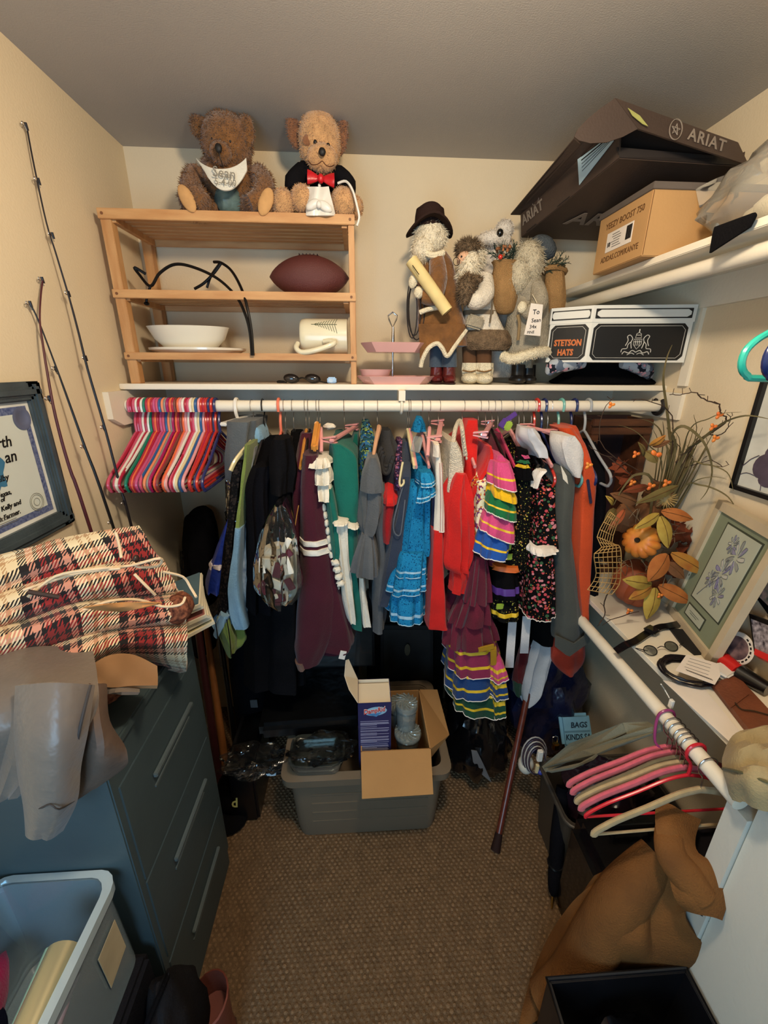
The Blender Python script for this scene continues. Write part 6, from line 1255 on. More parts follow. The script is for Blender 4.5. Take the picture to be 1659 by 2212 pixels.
FRG = spots('gold_red_floral', (190, 130, 60), [(200, 44, 36), (226, 196, 96), (120, 60, 110), (232, 226, 190)], 75, .5); t = garment('floral_dress', 'red and gold floral dress between the red blouse and rainbow sleeve', 'dress', 1035, 1180)
part(t, 'cloth', drape([(972, 1036, 1056), (1010, 1032, 1060), (1060, 1028, 1060), (1120, 1024, 1050), (1178, 1020, 1040)], 1.235, 1.56, 5, .15, .02, 69), FRG)
part(t, 'red_edge', drape([(965, 1056, 1066), (1000, 1054, 1066), (1080, 1016, 1026), (1176, 1016, 1026)], 1.25, 1.5, 3, .1, 0, 70), RED)
# -- rainbow ruffle dress
for px, lab in ((1066, 'chrome hook left of the rainbow ruffle dress'), (1079, 'magenta hanger in the rainbow ruffle dress')): hook_hanger(px, lab, plas('magenta_hanger', (196, 60, 100)) if px == 1079 else BLKH)
FP = fab('fiesta_pink', (204, 74, 122), .12); FY = fab('fiesta_yellow', (226, 178, 28), .1); FG = fab('fiesta_green', (26, 104, 60), .12); FBL = fab('fiesta_blue', (34, 82, 160), .12); RIB = mt('yellow_ribbon', (230, 188, 40), .5, (40, .1)); LCE = fab('white_lace', (232, 222, 210)); BUR = fab('burgundy_taffeta', (98, 28, 46), .2)
t = garment('rainbow_dress', 'burgundy dress with rainbow ruffled sleeve and long tiered skirt', 'dress', 1040, 1540)
part(t, 'bodice', drape([(935, 1068, 1082), (980, 1066, 1096), (1060, 1064, 1104), (1160, 1040, 1090), (1220, 1028, 1062)], 1.27, 1.58, 5, .15, .03, 72), BUR)
part(t, 'sleeve_cap', drape([(985, 1076, 1092), (1005, 1070, 1104), (1030, 1068, 1112)], 1.215, 1.34, 5, .15, .02, 73, sq=.8), FP)
for i, (a, b, m_) in enumerate((((1000, 1000, 1070, 1108), (1048, 1062, 1064, 1118), [FP, RIB]), ((1048, 1058, 1068, 1114), (1072, 1090, 1062, 1119), [FY, FY]), ((1066, 1076, 1062, 1117), (1104, 1128, 1050, 1118), [FG, RIB]), ((1102, 1116, 1056, 1114), (1146, 1176, 1040, 1116), [FP, RIB]), ((1142, 1166, 1046, 1108), (1198, 1210, 1030, 1098), [FBL, RIB]))):
    tier(t, a, b, 1.20-.004*i, m_, 1.36, 8, .006, i, LCE if i != 1 else None, 'sleeve_ruffle', bands=((.58, .70, 1),))
for i, (a, b) in enumerate((((1205, 1205, 1026, 1056), (1304, 1300, 1000, 1064)), ((1290, 1290, 1004, 1062), (1352, 1346, 968, 1068)), ((1340, 1336, 974, 1066), (1402, 1392, 958, 1082)))):
    tier(t, a, b, 1.215+.004*i, [BUR, BUR], 1.46, 11, .015, i+3, None, 'skirt_tier')
for i, (a, b, m_) in enumerate((((1394, 1384, 980, 1076), (1462, 1448, 978, 1090), [fab('wine_pink', (136, 40, 74), .15), RIB]), ((1446, 1436, 986, 1088), (1508, 1496, 974, 1094), [fab('deep_blue', (28, 62, 112), .15), RIB]), ((1494, 1482, 986, 1090), (1536, 1548, 980, 1092), [fab('deep_green', (22, 70, 50), .15), RIB]))):
    tier(t, a, b, 1.225-.004*i, m_, 1.44, 9, .009, i+7, LCE, 'skirt_ruffle', bands=((.28, .36, 1), (.68, .76, 1)))
for i, (a, b, m_) in enumerate((((1432, 1430, 1066, 1086), (1470, 1462, 1062, 1096), [FP, RIB]), ((1462, 1458, 1066, 1092), (1506, 1500, 1064, 1096), [fab('deep_blue', (28, 62, 112), .15), RIB]), ((1498, 1494, 1068, 1092), (1548, 1536, 1066, 1092), [fab('deep_green', (22, 70, 50), .15), RIB]))): tier(t, a, b, 1.195, m_, 1.27, 6, .005, i+5, LCE, 'side_ruffle', bands=((.35, .46, 1), (.72, .84, 1)))
YB_ = mt('mustard_ribbon', (170, 128, 30), .5); part(t, 'bow', join(gbox(PY(1050, 1400, 1.195), (.06, .006, .022), .002, Matrix.Rotation(-.25, 4, 'Y')), gbox(PY(1066, 1420, 1.195), (.022, .006, .07), .002, Matrix.Rotation(-.1, 4, 'Y'))), YB_)
# -- black floral dresses
for px, lab, am in ((1107, 'pink hanger in the black dress with ribbon bands', PKH), (1125, 'first chrome hook over the black floral dresses', BLKH), (1136, 'second chrome hook over the black floral dresses', BLKH), (1152, 'third chrome hook over the black floral dresses', PKH)): hook_hanger(px, lab, am)
BY = spots('black_yellow_print', (10, 9, 9), [(196, 176, 74), (110, 122, 60), (160, 110, 60)], 90, .20); PUR = mt('purple_ribbon', (84, 50, 130), .5); LIME = mt('lime_ribbon', (150, 176, 60), .5); ORR = mt('orange_ribbon', (214, 104, 40), .5); BKC = fab('black_taffeta', (10, 9, 11), .2)
t = garment('ribbon_band_dress', 'black dress printed with yellow dots and bands of coloured ribbon', 'dress', 1110, 1338)
part(t, 'bodice', drape([(955, 1104, 1130), (1000, 1108, 1150), (1080, 1116, 1152), (1170, 1100, 1152), (1232, 1074, 1152)], 1.245, 1.58, 5, .14, .03, 80), BY)
part(t, 'sleeve', drape([(975, 1130, 1148), (1000, 1126, 1150), (1040, 1124, 1152)], 1.215, 1.30, 4, .15, .02, 81, sq=.8), BKC)
for i, (py, m_) in enumerate(((985, FP), (996, FG), (1006, RIB))): part(t, 'sleeve_ribbon', drape([(py, 1130-i*2, 1149), (py+7, 1129-i*2, 1150)], 1.211, 1.303, 4, .1, 0, 81, sq=.8), m_)
part(t, 'ribbon_band', drape([(1226, 1066, 1126), (1236, 1064, 1127)], 1.225, 1.5, 5, .12, 0, 82), ORR)
tier(t, (1236, 1236, 1066, 1126), (1292, 1290, 1060, 1128), 1.225, [BKC, PUR], 1.5, 9, .006, 2, None, 'tier', bands=((.62, .80, 1),))
tier(t, (1288, 1288, 1066, 1126), (1338, 1336, 1062, 1126), 1.23, [BY, RIB], 1.5, 9, .006, 4, None, 'tier', bands=((.70, .86, 1),))
part(t, 'shoulder_bow', join(gbox(PY(1098, 905, 1.30), (.06, .006, .016), .002, Matrix.Rotation(-.65, 4, 'Y')), gbox(PY(1090, 916, 1.295), (.03, .006, .03), .002, Matrix.Rotation(.6, 4, 'Y'))), PUR); part(t, 'shoulder_leaf', gbox(PY(1098, 920, 1.29), (.022, .006, .03), .004, Matrix.Rotation(.4, 4, 'Y')), LIME)
for i, (px, py) in enumerate(((1096, 1182), (1098, 1203), (1080, 1310))): part(t, 'lime_patch', gbox(PY(px, py, 1.218), (.026, .006, .022), .002), LIME)
BPF = spots('black_rose_print', (10, 9, 10), [(196, 76, 84), (200, 104, 56), (60, 96, 64), (206, 130, 136)], 56, .27)
t = garment('rose_print_dress', 'black rose print dress trimmed with white lace at waist and hem', 'dress', 1170, 1335)
part(t, 'bodice', drape([(990, 1166, 1196), (1030, 1158, 1202), (1100, 1154, 1205), (1192, 1153, 1206)], 1.22, 1.55, 4, .12, .03, 84), BPF)
tier(t, (1190, 1188, 1152, 1206), (1334, 1330, 1134, 1206), 1.205, [BPF, BPF], 1.48, 8, .008, 6, LCE, 'skirt', eh=.01)
g, r_ = ruffle((1186, 1184, 1153, 1206), (1200, 1190, 1150, 1207), 1.20, 1.36, 14, .004); part(t, 'waist_lace', g, LCE)
part(t, 'neck_lace', drape([(1018, 1166, 1186), (1030, 1160, 1172), (1056, 1154, 1162)], 1.212, 1.26, 5, .3, 0, 85, sq=.8), LCE)
for i, (a, b, c_, d_) in enumerate(((1107, 1100, 1344, 1442), (1138, 1132, 1331, 1411))):
    gr = [[PY(a+(b-a)*v-9+dx, c_+(d_-c_)*v, 1.26+.01*math.sin(6*v+i)) for dx in (0, 9, 18)] for v in (0, .33, .66, 1)]
    part(t, 'sash_end', gsheet(dense(gr, 3, 2), .002), fab('sash_white', (206, 204, 204), .05))
h_ = hook_hanger(1188, 'pink clip hanger holding the white satin shirt', None); clip_bar(h_, PY(1140, 922, 1.29), PY(1196, 935, 1.33), PKH)
tube_hanger('red plastic hanger among the black floral dresses', 'used plastic hangers on the back rod', (pxx(1159), YR, ZR), HM['red']); tube_hanger('navy plastic hanger beside the red hanger on the back rod', 'used plastic hangers on the back rod', (pxx(1175), YR, ZR), HM['darkblue'])
SWH = mt('pearl_satin', (204, 202, 204), .35, (10, .06), (30, .2)); t = garment('satin_shirt', 'pearl white satin shirt above the rose print dress', 'shirt', 1160, 990)
part(t, 'collar', drape([(926, 1138, 1156), (945, 1132, 1172), (968, 1146, 1184), (990, 1162, 1184)], 1.235, 1.34, 4, .2, .02, 86, sq=.8), SWH)
t = garment('black_cardigan', 'black cardigan between the rose print dress and the olive coat', 'cardigan', 1200, 1400)
part(t, 'body', drape([(940, 1186, 1206), (1000, 1192, 1214), (1100, 1196, 1216), (1250, 1196, 1214), (1330, 1170, 1210), (1395, 1162, 1200)], 1.28, 1.6, 4, .15, .03, 87), BK)
part(t, 'white_lapel', gpanel([PY(*p, 1.225) for p in ((1211, 1005), (1224, 1028), (1227, 1046), (1216, 1035))], .003), WBL)
t = garment('white_banner', 'white and grey satin stole with red and green edge hanging low', 'stole', 1140, 1528)
part(t, 'white_panel', drape([(1385, 1164, 1196), (1430, 1150, 1190), (1480, 1136, 1176), (1510, 1132, 1160), (1530, 1136, 1142)], 1.31, 1.36, 3, .2, 0, 88), fab('stole_white', (186, 188, 190), .08))
part(t, 'red_panel', drape([(1400, 1128, 1152), (1450, 1118, 1140), (1478, 1116, 1136)], 1.33, 1.37, 3, .2, 0, 89), fab('stole_red', (90, 20, 24))); part(t, 'green_panel', drape([(1476, 1116, 1136), (1505, 1117, 1132)], 1.33, 1.37, 3, .2, 0, 90), fab('stole_green', (26, 66, 46)))
# -- olive coat, orange coat, black jacket
tube_hanger('pale teal plastic hanger in the olive grey coat', 'used plastic hangers on the back rod', (pxx(1212), YR, ZR), plas('pale_teal', (110, 176, 166))); tube_hanger('dark navy plastic hanger in the orange coat', 'used plastic hangers on the back rod', (pxx(1240), YR, ZR), HM['darkblue']); tube_hanger('pale grey plastic hanger in the black jacket', 'used plastic hangers on the back rod', (pxx(1270), YR, ZR), plas('pale_grey', (164, 168, 170)))
OLV = fab('olive_grey_wool', (78, 80, 74), .08); t = garment('olive_coat', 'long olive grey coat with a white collar on a pale teal hanger', 'coat', 1230, 1417)
part(t, 'body', drape([(950, 1212, 1226), (1000, 1210, 1240), (1050, 1207, 1250), (1170, 1204, 1246), (1300, 1206, 1258), (1372, 1200, 1272), (1390, 1202, 1270)], 1.225, 1.60, 4, .08, .04, 92), OLV)
part(t, 'cuff_flap', gpanel([PY(*p, 1.212) for p in ((1200, 1372), (1240, 1390), (1272, 1366), (1273, 1386), (1230, 1417), (1222, 1414), (1199, 1396))], .006), OLV)
part(t, 'collar', drape([(943, 1220, 1248), (965, 1214, 1262), (1000, 1224, 1266), (1032, 1244, 1256)], 1.20, 1.32, 4, .12, .02, 93, sq=.8), fab('collar_white', (214, 208, 202)))
ORC = fab('orange_nylon', (206, 76, 34), .1, rough=.6); t = garment('orange_coat', 'bright orange coat with a navy zip right of the olive coat', 'coat', 1260, 1461)
part(t, 'body', drape([(920, 1216, 1246), (960, 1236, 1270), (1000, 1254, 1288), (1050, 1252, 1301), (1145, 1248, 1293), (1240, 1246, 1284), (1310, 1252, 1280), (1362, 1258, 1277)], 1.235, 1.60, 4, .08, .04, 94), ORC)
part(t, 'collar', drape([(925, 1208, 1244), (950, 1222, 1262), (985, 1250, 1278), (1000, 1262, 1280)], 1.30, 1.40, 3, .1, .02, 95, sq=.8), ORC)
part(t, 'pocket_zip', gbox(PY(1273, 1062, 1.229), (.009, .006, .085), .002, Matrix.Rotation(-.30, 4, 'Y')), fab('zip_navy', (40, 36, 66)))
part(t, 'lower_hem', drape([(1375, 1204, 1268), (1412, 1196, 1274), (1440, 1198, 1270), (1456, 1210, 1258), (1462, 1222, 1246)], 1.27, 1.40, 3, .06, 0, 96, sq=.9), fab('rust_orange', (170, 56, 36)))
t = garment('black_jacket', 'black jacket hanging at the right end of the back rod', 'jacket', 1295, 1100)
part(t, 'body', drape([(955, 1268, 1290), (1000, 1276, 1306), (1060, 1290, 1312), (1150, 1285, 1310), (1300, 1270, 1300)], 1.29, 1.6, 4, .15, .04, 97), BK2)
# ================================================================ left: dresser with clothes, books, bin
DRS = mt('dresser_blue_green', (60, 74, 77), .5, (4, .1), (40, .05)); DRE = mt('dresser_highlight', (84, 94, 94), .5, (10, .1))  # second colour is lightened: thin highlights on the drawer ledges are painted in
DX, DY0, DY1, DZ = -.50, .612, 1.045, 1.02
t = thing('dresser', 'dark blue green wooden dresser against the left wall', 'dresser', ((XL+DX)/2, (DY0+DY1)/2, 0))
part(t, 'carcass', bxx(XL+.004, DX, DY0, DY1, .06, DZ-.022, .003), DRS); part(t, 'top', bxx(XL+.003, DX+.012, DY0-.010, DY1+.010, DZ-.022, DZ, .004), DRS)
for x in (XL+.03, DX-.02):
    for y in (DY0+.02, DY1-.02): part(t, 'leg', gtube([(x, y, 0), (x, y, .08)], [.014, .022], 8), DRS)
for i, z in enumerate((.81, .51, .197)):
    d_ = part(t, 'drawer', bxx(DX-.004, DX+.003, DY0+.02, DY1-.02, z-.190, z+.100, .001), DRS)
    part(d_, 'pull_ledge', bxx(DX+.004, DX+.014, .735, .958, z-.006, z+.006, .002), DRE); part(d_, 'groove', bxx(DX+.002, DX+.006, .735, .94, z-.036, z-.030), DRE)
PL = plaid('plaid_wool'); COR = mt('cream_cord', (222, 196, 160), .8, (60, .1)); TANL = mt('tan_lining', (180, 128, 78), .8, (20, .08))
t = thing('plaid_coat', 'red, black and cream plaid wool coat heaped on the dresser', 'plaid coat', (-.62, .85, DZ))
def heap(px, py, v, bul=0): return PX(px, py, -.765+.275*max(0, min(1.06, px/405))+.05*v+bul+.016*noise.noise(V((px*.018, py*.035, 1.3)))+.008*noise.noise(V((px*.05, py*.08, 4))))
def fold(top, bot, v0, v1, nm='fold', th=.012, bul=.035, lip=.5):
    gr = []
    for i in range(7):
        s = i/6; row = []
        for (a, b), (c, d) in zip(top, bot):
            px, py = a+(c-a)*s, b+(d-b)*s; row.append(heap(px, py, v0+(v1-v0)*s, bul*math.sin(pi*min(1, s*.85+.1))-.02*(1 if s > .99 else 0)))
        gr.append(row)
    gr = dense(gr, 2, 4); last = gr[-1]; gr.append([p+V((-.02, .008, -.010)) for p in last]); gr.append([p+V((-.05, .02, -.004)) for p in last])
    return part(t, nm, gsheet(gr, th), PL)
fold([(-60, 1215), (60, 1184), (140, 1166), (225, 1150), (300, 1140)], [(-60, 1325), (60, 1278), (160, 1246), (260, 1226), (352, 1218)], 0, .25, bul=.03)
fold([(-60, 1300), (60, 1262), (160, 1232), (260, 1216), (350, 1210)], [(-60, 1390), (60, 1346), (170, 1312), (280, 1300), (392, 1292)], .2, .45, bul=.04)
fold([(-60, 1360), (60, 1330), (170, 1300), (280, 1292), (396, 1280)], [(-60, 1450), (60, 1426), (170, 1390), (270, 1366), (402, 1352)], .4, .7, bul=.05)
fold([(-60, 1420), (60, 1400), (170, 1372), (270, 1352), (402, 1340)], [(-60, 1490), (60, 1476), (150, 1480), (260, 1420), (404, 1446)], .6, 1.0, bul=.045)
# rounded sleeve end at the right, lining slit, cords and button
part(t, 'sleeve_end', gell(heap(388, 1312, .6, .03), (.03, .045, .035), 14, None, .15, 4), mt('plaid_edge', (150, 92, 66), .95, (120, .5), col2=(60, 30, 26)))
part(t, 'lining', gsheet(dense([[heap(180+u*170, 1312+18*math.sin(pi*u)*(v-.3)-10*u, .6, .085) for u in (0, .25, .5, .75, 1)] for v in (0, .5, 1)], 3, 3), .003), TANL)
for pts in ([(60, 1290), (120, 1245), (200, 1230), (280, 1222), (345, 1206), (342, 1222), (300, 1225), (288, 1215)], [(50, 1275), (110, 1255), (180, 1236), (260, 1228)], [(250, 1150), (258, 1180), (262, 1205)], [(180, 1318), (240, 1298), (300, 1296), (350, 1310), (390, 1306), (400, 1290)], [(290, 1240), (320, 1270), (335, 1285)], [(352, 1235), (395, 1246), (412, 1270), (424, 1290)]): part(t, 'cord', gtube([heap(a, b, .35, .075) for a, b in pts], .003, 6, k=4), COR)
c = heap(294, 1207, .3, .07); part(t, 'button', gell(c, (.006, .009, .009), 10), mt('button_dark', (50, 34, 30), .4))
part(t, 'toggle', gtube([heap(60, 1278, .4, .08), heap(128, 1290, .4, .08)], .0045, 6), mt('button_dark', (50, 34, 30), .4))
part(t, 'under_layer', gell((-.63, .84, 1.085), (.13, .20, .10), 20, None, .12, 3), mt('plaid_edge', (150, 92, 66), .95))
# grey brown coat hanging down in front of the dresser
GBC = mt('grey_brown_coat', (108, 97, 88), .36, (6, .12), (50, .2), sheen=.2); GBD = mt('coat_tan_inside', (136, 102, 70), .8, (12, .1))
t = thing('draped_coat', 'grey brown coat with a hanging sleeve draped over the front of the dresser', 'coat', (-.6, .55, .85))
def csheet(nm, rows, mat, th=.008, amp=.012, fr=26, seed=0, kr=5, kc=5):
    """cloth sheet through (px, py, y) points, with hanging folds"""
    gr = dense([[PY(*p) for p in r] for r in rows], kr, kc); nr = len(gr); nc = len(gr[0])
    for i in range(nr):
        for j in range(nc): gr[i][j] = gr[i][j]+V((0, -1, .25))*(amp*(.3+.7*i/nr)*(math.sin(fr*j/nc+seed+1.5*i/nr)*.5+noise.noise(V((j/nc*4+seed, i/nr*2, seed)))))
    return part(t, nm, gsheet(gr, th), mat)
csheet('front', [[(-70, 1400, .70), (20, 1400, .70), (110, 1400, .72), (200, 1395, .74)], [(-70, 1480, .61), (20, 1478, .60), (110, 1480, .60), (215, 1470, .62)], [(-70, 1560, .56), (20, 1560, .55), (110, 1555, .55), (205, 1540, .57)], [(-70, 1640, .555), (0, 1640, .55), (80, 1640, .545), (150, 1640, .56)], [(-70, 1740, .555), (-20, 1735, .55), (30, 1720, .545), (70, 1700, .555)]], GBC, seed=2)
csheet('sleeve', [[(40, 1480, .575), (90, 1475, .555), (140, 1475, .555), (200, 1480, .585)], [(36, 1580, .545), (80, 1585, .515), (130, 1585, .515), (186, 1570, .55)], [(42, 1660, .54), (80, 1670, .505), (130, 1670, .505), (168, 1655, .545)], [(56, 1738, .535), (85, 1745, .505), (125, 1745, .505), (160, 1730, .54)], [(60, 1800, .535), (80, 1806, .510), (105, 1806, .510), (128, 1796, .535)]], GBC, .010, .006, 12, 4)
part(t, 'cuff_seam', gtube([PY(56, 1738, .528), PY(85, 1746, .497), PY(108, 1738, .494), PY(128, 1748, .497), PY(160, 1730, .533)], .0014, 6, k=3), mt('coat_seam', (54, 48, 46), .7))
part(t, 'panel_seam', gtube([PY(196, 1480, .572), PY(176, 1560, .535), PY(160, 1640, .533), PY(150, 1720, .53)], .0025, 6, k=3), mt('coat_seam', (54, 48, 46), .7))
csheet('second_sleeve', [[(170, 1480, .62), (200, 1476, .61), (225, 1480, .63)], [(165, 1560, .585), (205, 1555, .57), (230, 1560, .60)], [(160, 1630, .58), (215, 1620, .56), (268, 1622, .59)], [(150, 1690, .58), (200, 1680, .565), (270, 1650, .59)], [(130, 1740, .58), (170, 1720, .57), (215, 1690, .585)]], mt('grey_brown_coat_b', (92, 74, 62), .6, (8, .15), (50, .2)), .010, .012, 14, 7)
part(t, 'collar', gsheet(dense([[heap(190+u*150, 1440+v*44-26*math.sin(pi*u)*(1-v), 1.0, .05+.02*v) for u in (0, .33, .66, 1)] for v in (0, .5, 1)], 3, 4), .008), GBD)
part(t, 'lapel', gsheet(dense([[heap(190+u*110, 1462+v*36, 1.0, .06+.015*v) for u in (0, .33, .66, 1)] for v in (0, .5, 1)], 3, 3), .006), GBC)
# books and papers between the plaid coat and the clothes
t0 = [((420, 1262), (70, 96, 108)), ((412, 1280), (206, 196, 180)), ((420, 1296), (150, 90, 80)), ((412, 1312), (214, 190, 190)), ((405, 1330), (120, 96, 74)), ((408, 1344), (206, 190, 140))]
for i, ((px, py), col) in enumerate(t0):
    c = PX(px-8, py, -.485); M = Matrix.Translation((c.x, 1.0+.004*i, c.z)) @ Euler((.15, -.28, .25+.05*i)).to_matrix().to_4x4()
    q = thing('book', ['teal covered book on top of the stack beside the plaid coat', 'white magazine second from the top beside the plaid coat', 'red brown book third from the top beside the plaid coat', 'pale pink book fourth from the top beside the plaid coat', 'brown book fifth from the top beside the plaid coat', 'cream paper pad at the bottom of the stack beside the plaid coat'][i], 'book', c, 'books beside the plaid coat')
    part(q, 'cover', gbox((0, 0, 0), (.10, .14, .016), .001).xf(M), mt('book_%d' % i, col, .6)); part(q, 'pages', gbox((.003, -.003, 0), (.102, .142, .010), 0).xf(M), mt('book_pages', (212, 200, 172), .85))
solo('book_box', 'cardboard box holding the books up behind the plaid coat', 'box', bxx(-.66, -.50, .98, 1.04, DZ+.001, 1.05, .002), CARD)
# black fringed bag and sticks in the corner
t = thing('fringed_bag', 'black bag with long fringe hanging in the left back corner', 'bag', PY(425, 1300, 1.58)); part(t, 'body', drape([(1117, 398, 430), (1135, 388, 448), (1190, 385, 455), (1250, 392, 455), (1330, 400, 452), (1420, 410, 450)], 1.56, 1.70, 4, .15, 0, 3, sq=.7), fab('bag_black', (15, 15, 19), .2))
for i in range(7): px = 390+i*3.2; part(t, 'fringe', gtube([PY(px, 1190, 1.555), PY(px+1, 1220, 1.55), PY(px+3, 1250, 1.55)], .0018, 5), BK)
def stick(name, label, top, ytop, bot, r, mat, cat_='stick'):
    B = PZ(*bot, .003); T = PY(*top, ytop); g = gtube([T, T*.66+B*.34, T*.33+B*.67, B], r, 10, k=2); return solo(name, label, cat_, g, mat)
stick('walking_stick', 'orange brown wooden stick leaning beside the dresser', (442, 1330), 1.42, (492, 1690), [.010, .013, .016, .017], mt('stick_wood', (138, 84, 40), .5, (10, .2), stretch=(6, 6, 1)))
stick('walking_stick', 'dark maroon stick nearest the dresser side', (424, 1330), 1.36, (474, 1690), [.012, .014, .016, .017], mt('stick_maroon', (58, 24, 26), .45, (10, .2)))
stick('umbrella_shaft', 'thin black pole standing right of the wooden sticks', (470, 1330), 1.46, (515, 1660), [.008, .010, .012, .012], BLACKP)
t = thing('golf_bag', 'dark bag of black poles standing behind the wooden sticks', 'bag', (-.50, 1.5, 0)); part(t, 'body', gtube([(-.505, 1.47, .004), (-.505, 1.50, .45), (-.50, 1.53, .75)], [.07, .075, .07], 14), BK2); part(t, 'rim', gtube([V((-.50, 1.53, .75))+V((.072*math.cos(a), .07*math.sin(a), .0)) for a in [2*pi*k/16 for k in range(16)]], .006, 6, closed=True), BLACKP)
part(t, 'label', gbox((-.47, 1.425, .35), (.03, .004, .04)), mt('label_grey', (90, 88, 86), .7))
t = thing('black_baseball_cap', 'black cap with a small yellow logo on the floor beside the dresser', 'cap', PZ(512, 1745, 0)); c = PZ(512, 1745, 0); part(t, 'crown', gell((c.x, c.y+.02, .085), (.075, .09, .085), 18, (.5, 0, 0), .06, 2), BK); part(t, 'brim', gell((c.x-.01, c.y-.06, .03), (.07, .06, .012), 16, (.2, .1, 0)), BK)
part(t, 'logo', gtext('d', .05, frame(PY(507, 1735, c.y-.078), (1, 0, 0), (0, .35, 1)), bold=.001), mt('logo_yellow', (170, 160, 90), .6), smooth=False)
WRAP = clear('crinkled_film', (225, 225, 222), .02, .06, .01, (170, 170, 170), bump=14)
solo('crumpled_film', 'crumpled clear plastic film lying left of the grey tub', 'plastic film', blob_bag((-.41, 1.17, .328), (.12, .07, .024), 7, .45, fr=6), WRAP)
solo('film_pile', 'black crate under the crumpled plastic film left of the tub', 'crate', join(bxx(-.52, -.42, 1.17, 1.42, .0, .30, .01), bxx(-.525, -.415, 1.165, 1.425, .27, .30, .006)), BLACKP)
# ================================================================ centre: tub, boxes, dark things under the clothes
TUB = mt('tub_grey', (116, 101, 82), .45, (4, .06), coat=.1)
t = thing('storage_tub', 'large grey plastic storage tub on the carpet under the clothes', 'storage tub', (.01, 1.3, 0))
def rr(x0, x1, y0, y1, z, r=.04, n=5):
    out = []
    for cx, cy, a0 in ((x1-r, y1-r, 0), (x0+r, y1-r, 90), (x0+r, y0+r, 180), (x1-r, y0+r, 270)):
        for k in range(n): a = R_(a0+90*k/(n-1)); out.append(V((cx+r*math.cos(a), cy+r*math.sin(a), z)))
    return out
part(t, 'shell', gloft([rr(-.255, .275, 1.105, 1.50, .001), rr(-.262, .282, 1.10, 1.505, .06), rr(-.275, .295, 1.09, 1.515, .30), rr(-.278, .298, 1.088, 1.518, .335), rr(-.268, .288, 1.098, 1.508, .335), rr(-.258, .278, 1.11, 1.50, .05)]), TUB)
part(t, 'rim', gloft([rr(-.276, .296, 1.09, 1.516, .300), rr(-.298, .318, 1.068, 1.538, .306), rr(-.300, .320, 1.066, 1.540, .338), rr(-.270, .290, 1.096, 1.51, .342)], True, False, False), TUB)
for z in (.08, .13, .18, .23): part(t, 'rib', bxx(-.20, .24, 1.090+(.23-z)*.05, 1.105+(.23-z)*.05, z, z+.012, .003), TUB)
BKB = mt('black_film_wrap', (9, 9, 10), .35, (12, .3), (14, .5))
part(thing('wrapped_case', 'large flat black plastic wrapped case lying on the tub', 'case', (-.2, 1.42, .35)), 'case', join(gbox((-.215, 1.44, .385), (.40, .40, .075), .02, Matrix.Rotation(.05, 4, 'Z'))), BKB)
DISH = clear('dish_glass', (214, 222, 220), .10, .05, .12, (150, 160, 156)); t = thing('glass_dish', 'clear glass baking dish on the front left of the tub', 'glass dish', (-.17, 1.13, .345))
part(t, 'dish', gloft([rr(-.255, -.085, 1.085, 1.195, .345, .03), rr(-.27, -.07, 1.07, 1.21, .40, .035), rr(-.262, -.078, 1.078, 1.202, .40, .033), rr(-.25, -.09, 1.09, 1.19, .352, .028)]), DISH)
part(t, 'film_cover', blob_bag((-.15, 1.14, .408), (.11, .06, .012), 9, .5, fr=6), WRAP)
# cardboard carton with open flaps
CART = mt('carton_brown', (178, 134, 84), .8, (8, .05), (180, .05)); X0, X1, Y0, Y1, Z0, Z1 = -.012, .245, 1.125, 1.42, .06, .395
t = thing('cardboard_carton', 'open cardboard carton with its front flap folded down, sitting in the tub', 'carton', (.11, 1.27, Z0))
part(t, 'front_panel', bxx(X0, X1, Y0, Y0+.004, Z0, Z1), CART); part(t, 'back_panel', bxx(X0, X1, Y1-.004, Y1, Z0, Z1), CART); part(t, 'side_panel', bxx(X0, X0+.004, Y0, Y1, Z0, Z1), CART); part(t, 'side_panel', bxx(X1-.004, X1, Y0, Y1, Z0, Z1), CART); part(t, 'bottom_panel', bxx(X0, X1, Y0, Y1, Z0, Z0+.004), CART)
part(t, 'front_flap', gpanel([V((X0, Y0, Z1)), V((X1, Y0, Z1)), PY(936, 1716, .99), PY(782, 1726, .99)], .004), CART, smooth=False)
part(t, 'right_flap', gpanel([V((X1, Y0, Z1)), V((X1, Y1, Z1)), PY(944, 1490, 1.44), PY(970, 1588, 1.235), PY(930, 1638, 1.13)], .004), CART, smooth=False)
0 and part(t, 'back_flap', gpanel([V((X0, Y1, Z1)), V((X1, Y1, Z1)), V((X1-.02, Y1+.11, Z1+.06)), V((X0+.02, Y1+.11, Z1+.06))], .004), CART, smooth=False)
# blue absorber box
NAVY = mt('navy_card', (38, 38, 84), .5, (8, .05)); CREAM = mt('white_card', (232, 216, 188), .8, (8, .03)); a0, a1, b0, b1, z0, z1 = -.020, .100, 1.152, 1.272, .285, .594
t = thing('absorber_box', 'tall navy blue moisture absorber box with open white top in the carton', 'product box', (.04, 1.21, z0))
part(t, 'front', bxx(a0, a1, b0, b0+.002, z0, z1), NAVY); part(t, 'back', join(bxx(a0, a1, b1-.002, b1, z0, z1)), NAVY)
for x in (a0, a1-.002): part(t, 'side', bxx(x, x+.002, b0, b1, z0, z1), NAVY)
part(t, 'inner_flap', bxx(a0+.002, a1-.002, b0+.002, b1-.012, z1-.014, z1-.011), CREAM); part(t, 'inner_back', bxx(a0+.002, a1-.002, b1-.0035, b1-.002, z1-.05, z1), CREAM); part(t, 'inner_side', bxx(a1-.0035, a1-.002, b0+.05, b1-.002, z1-.05, z1), CREAM)
part(t, 'open_flap', gpanel([V((a0, b0+.003, z1)), V((a0, b1, z1)), PY(760, 1440, 1.27), PY(753, 1424, 1.26), PY(747, 1426, 1.245), PY(744, 1460, 1.22), PY(754, 1490, 1.18)], .0015), CREAM, smooth=False)
Mf = lambda x, z: frame((x, b0-.0008, z), (1, 0, 0), (0, 0, 1))
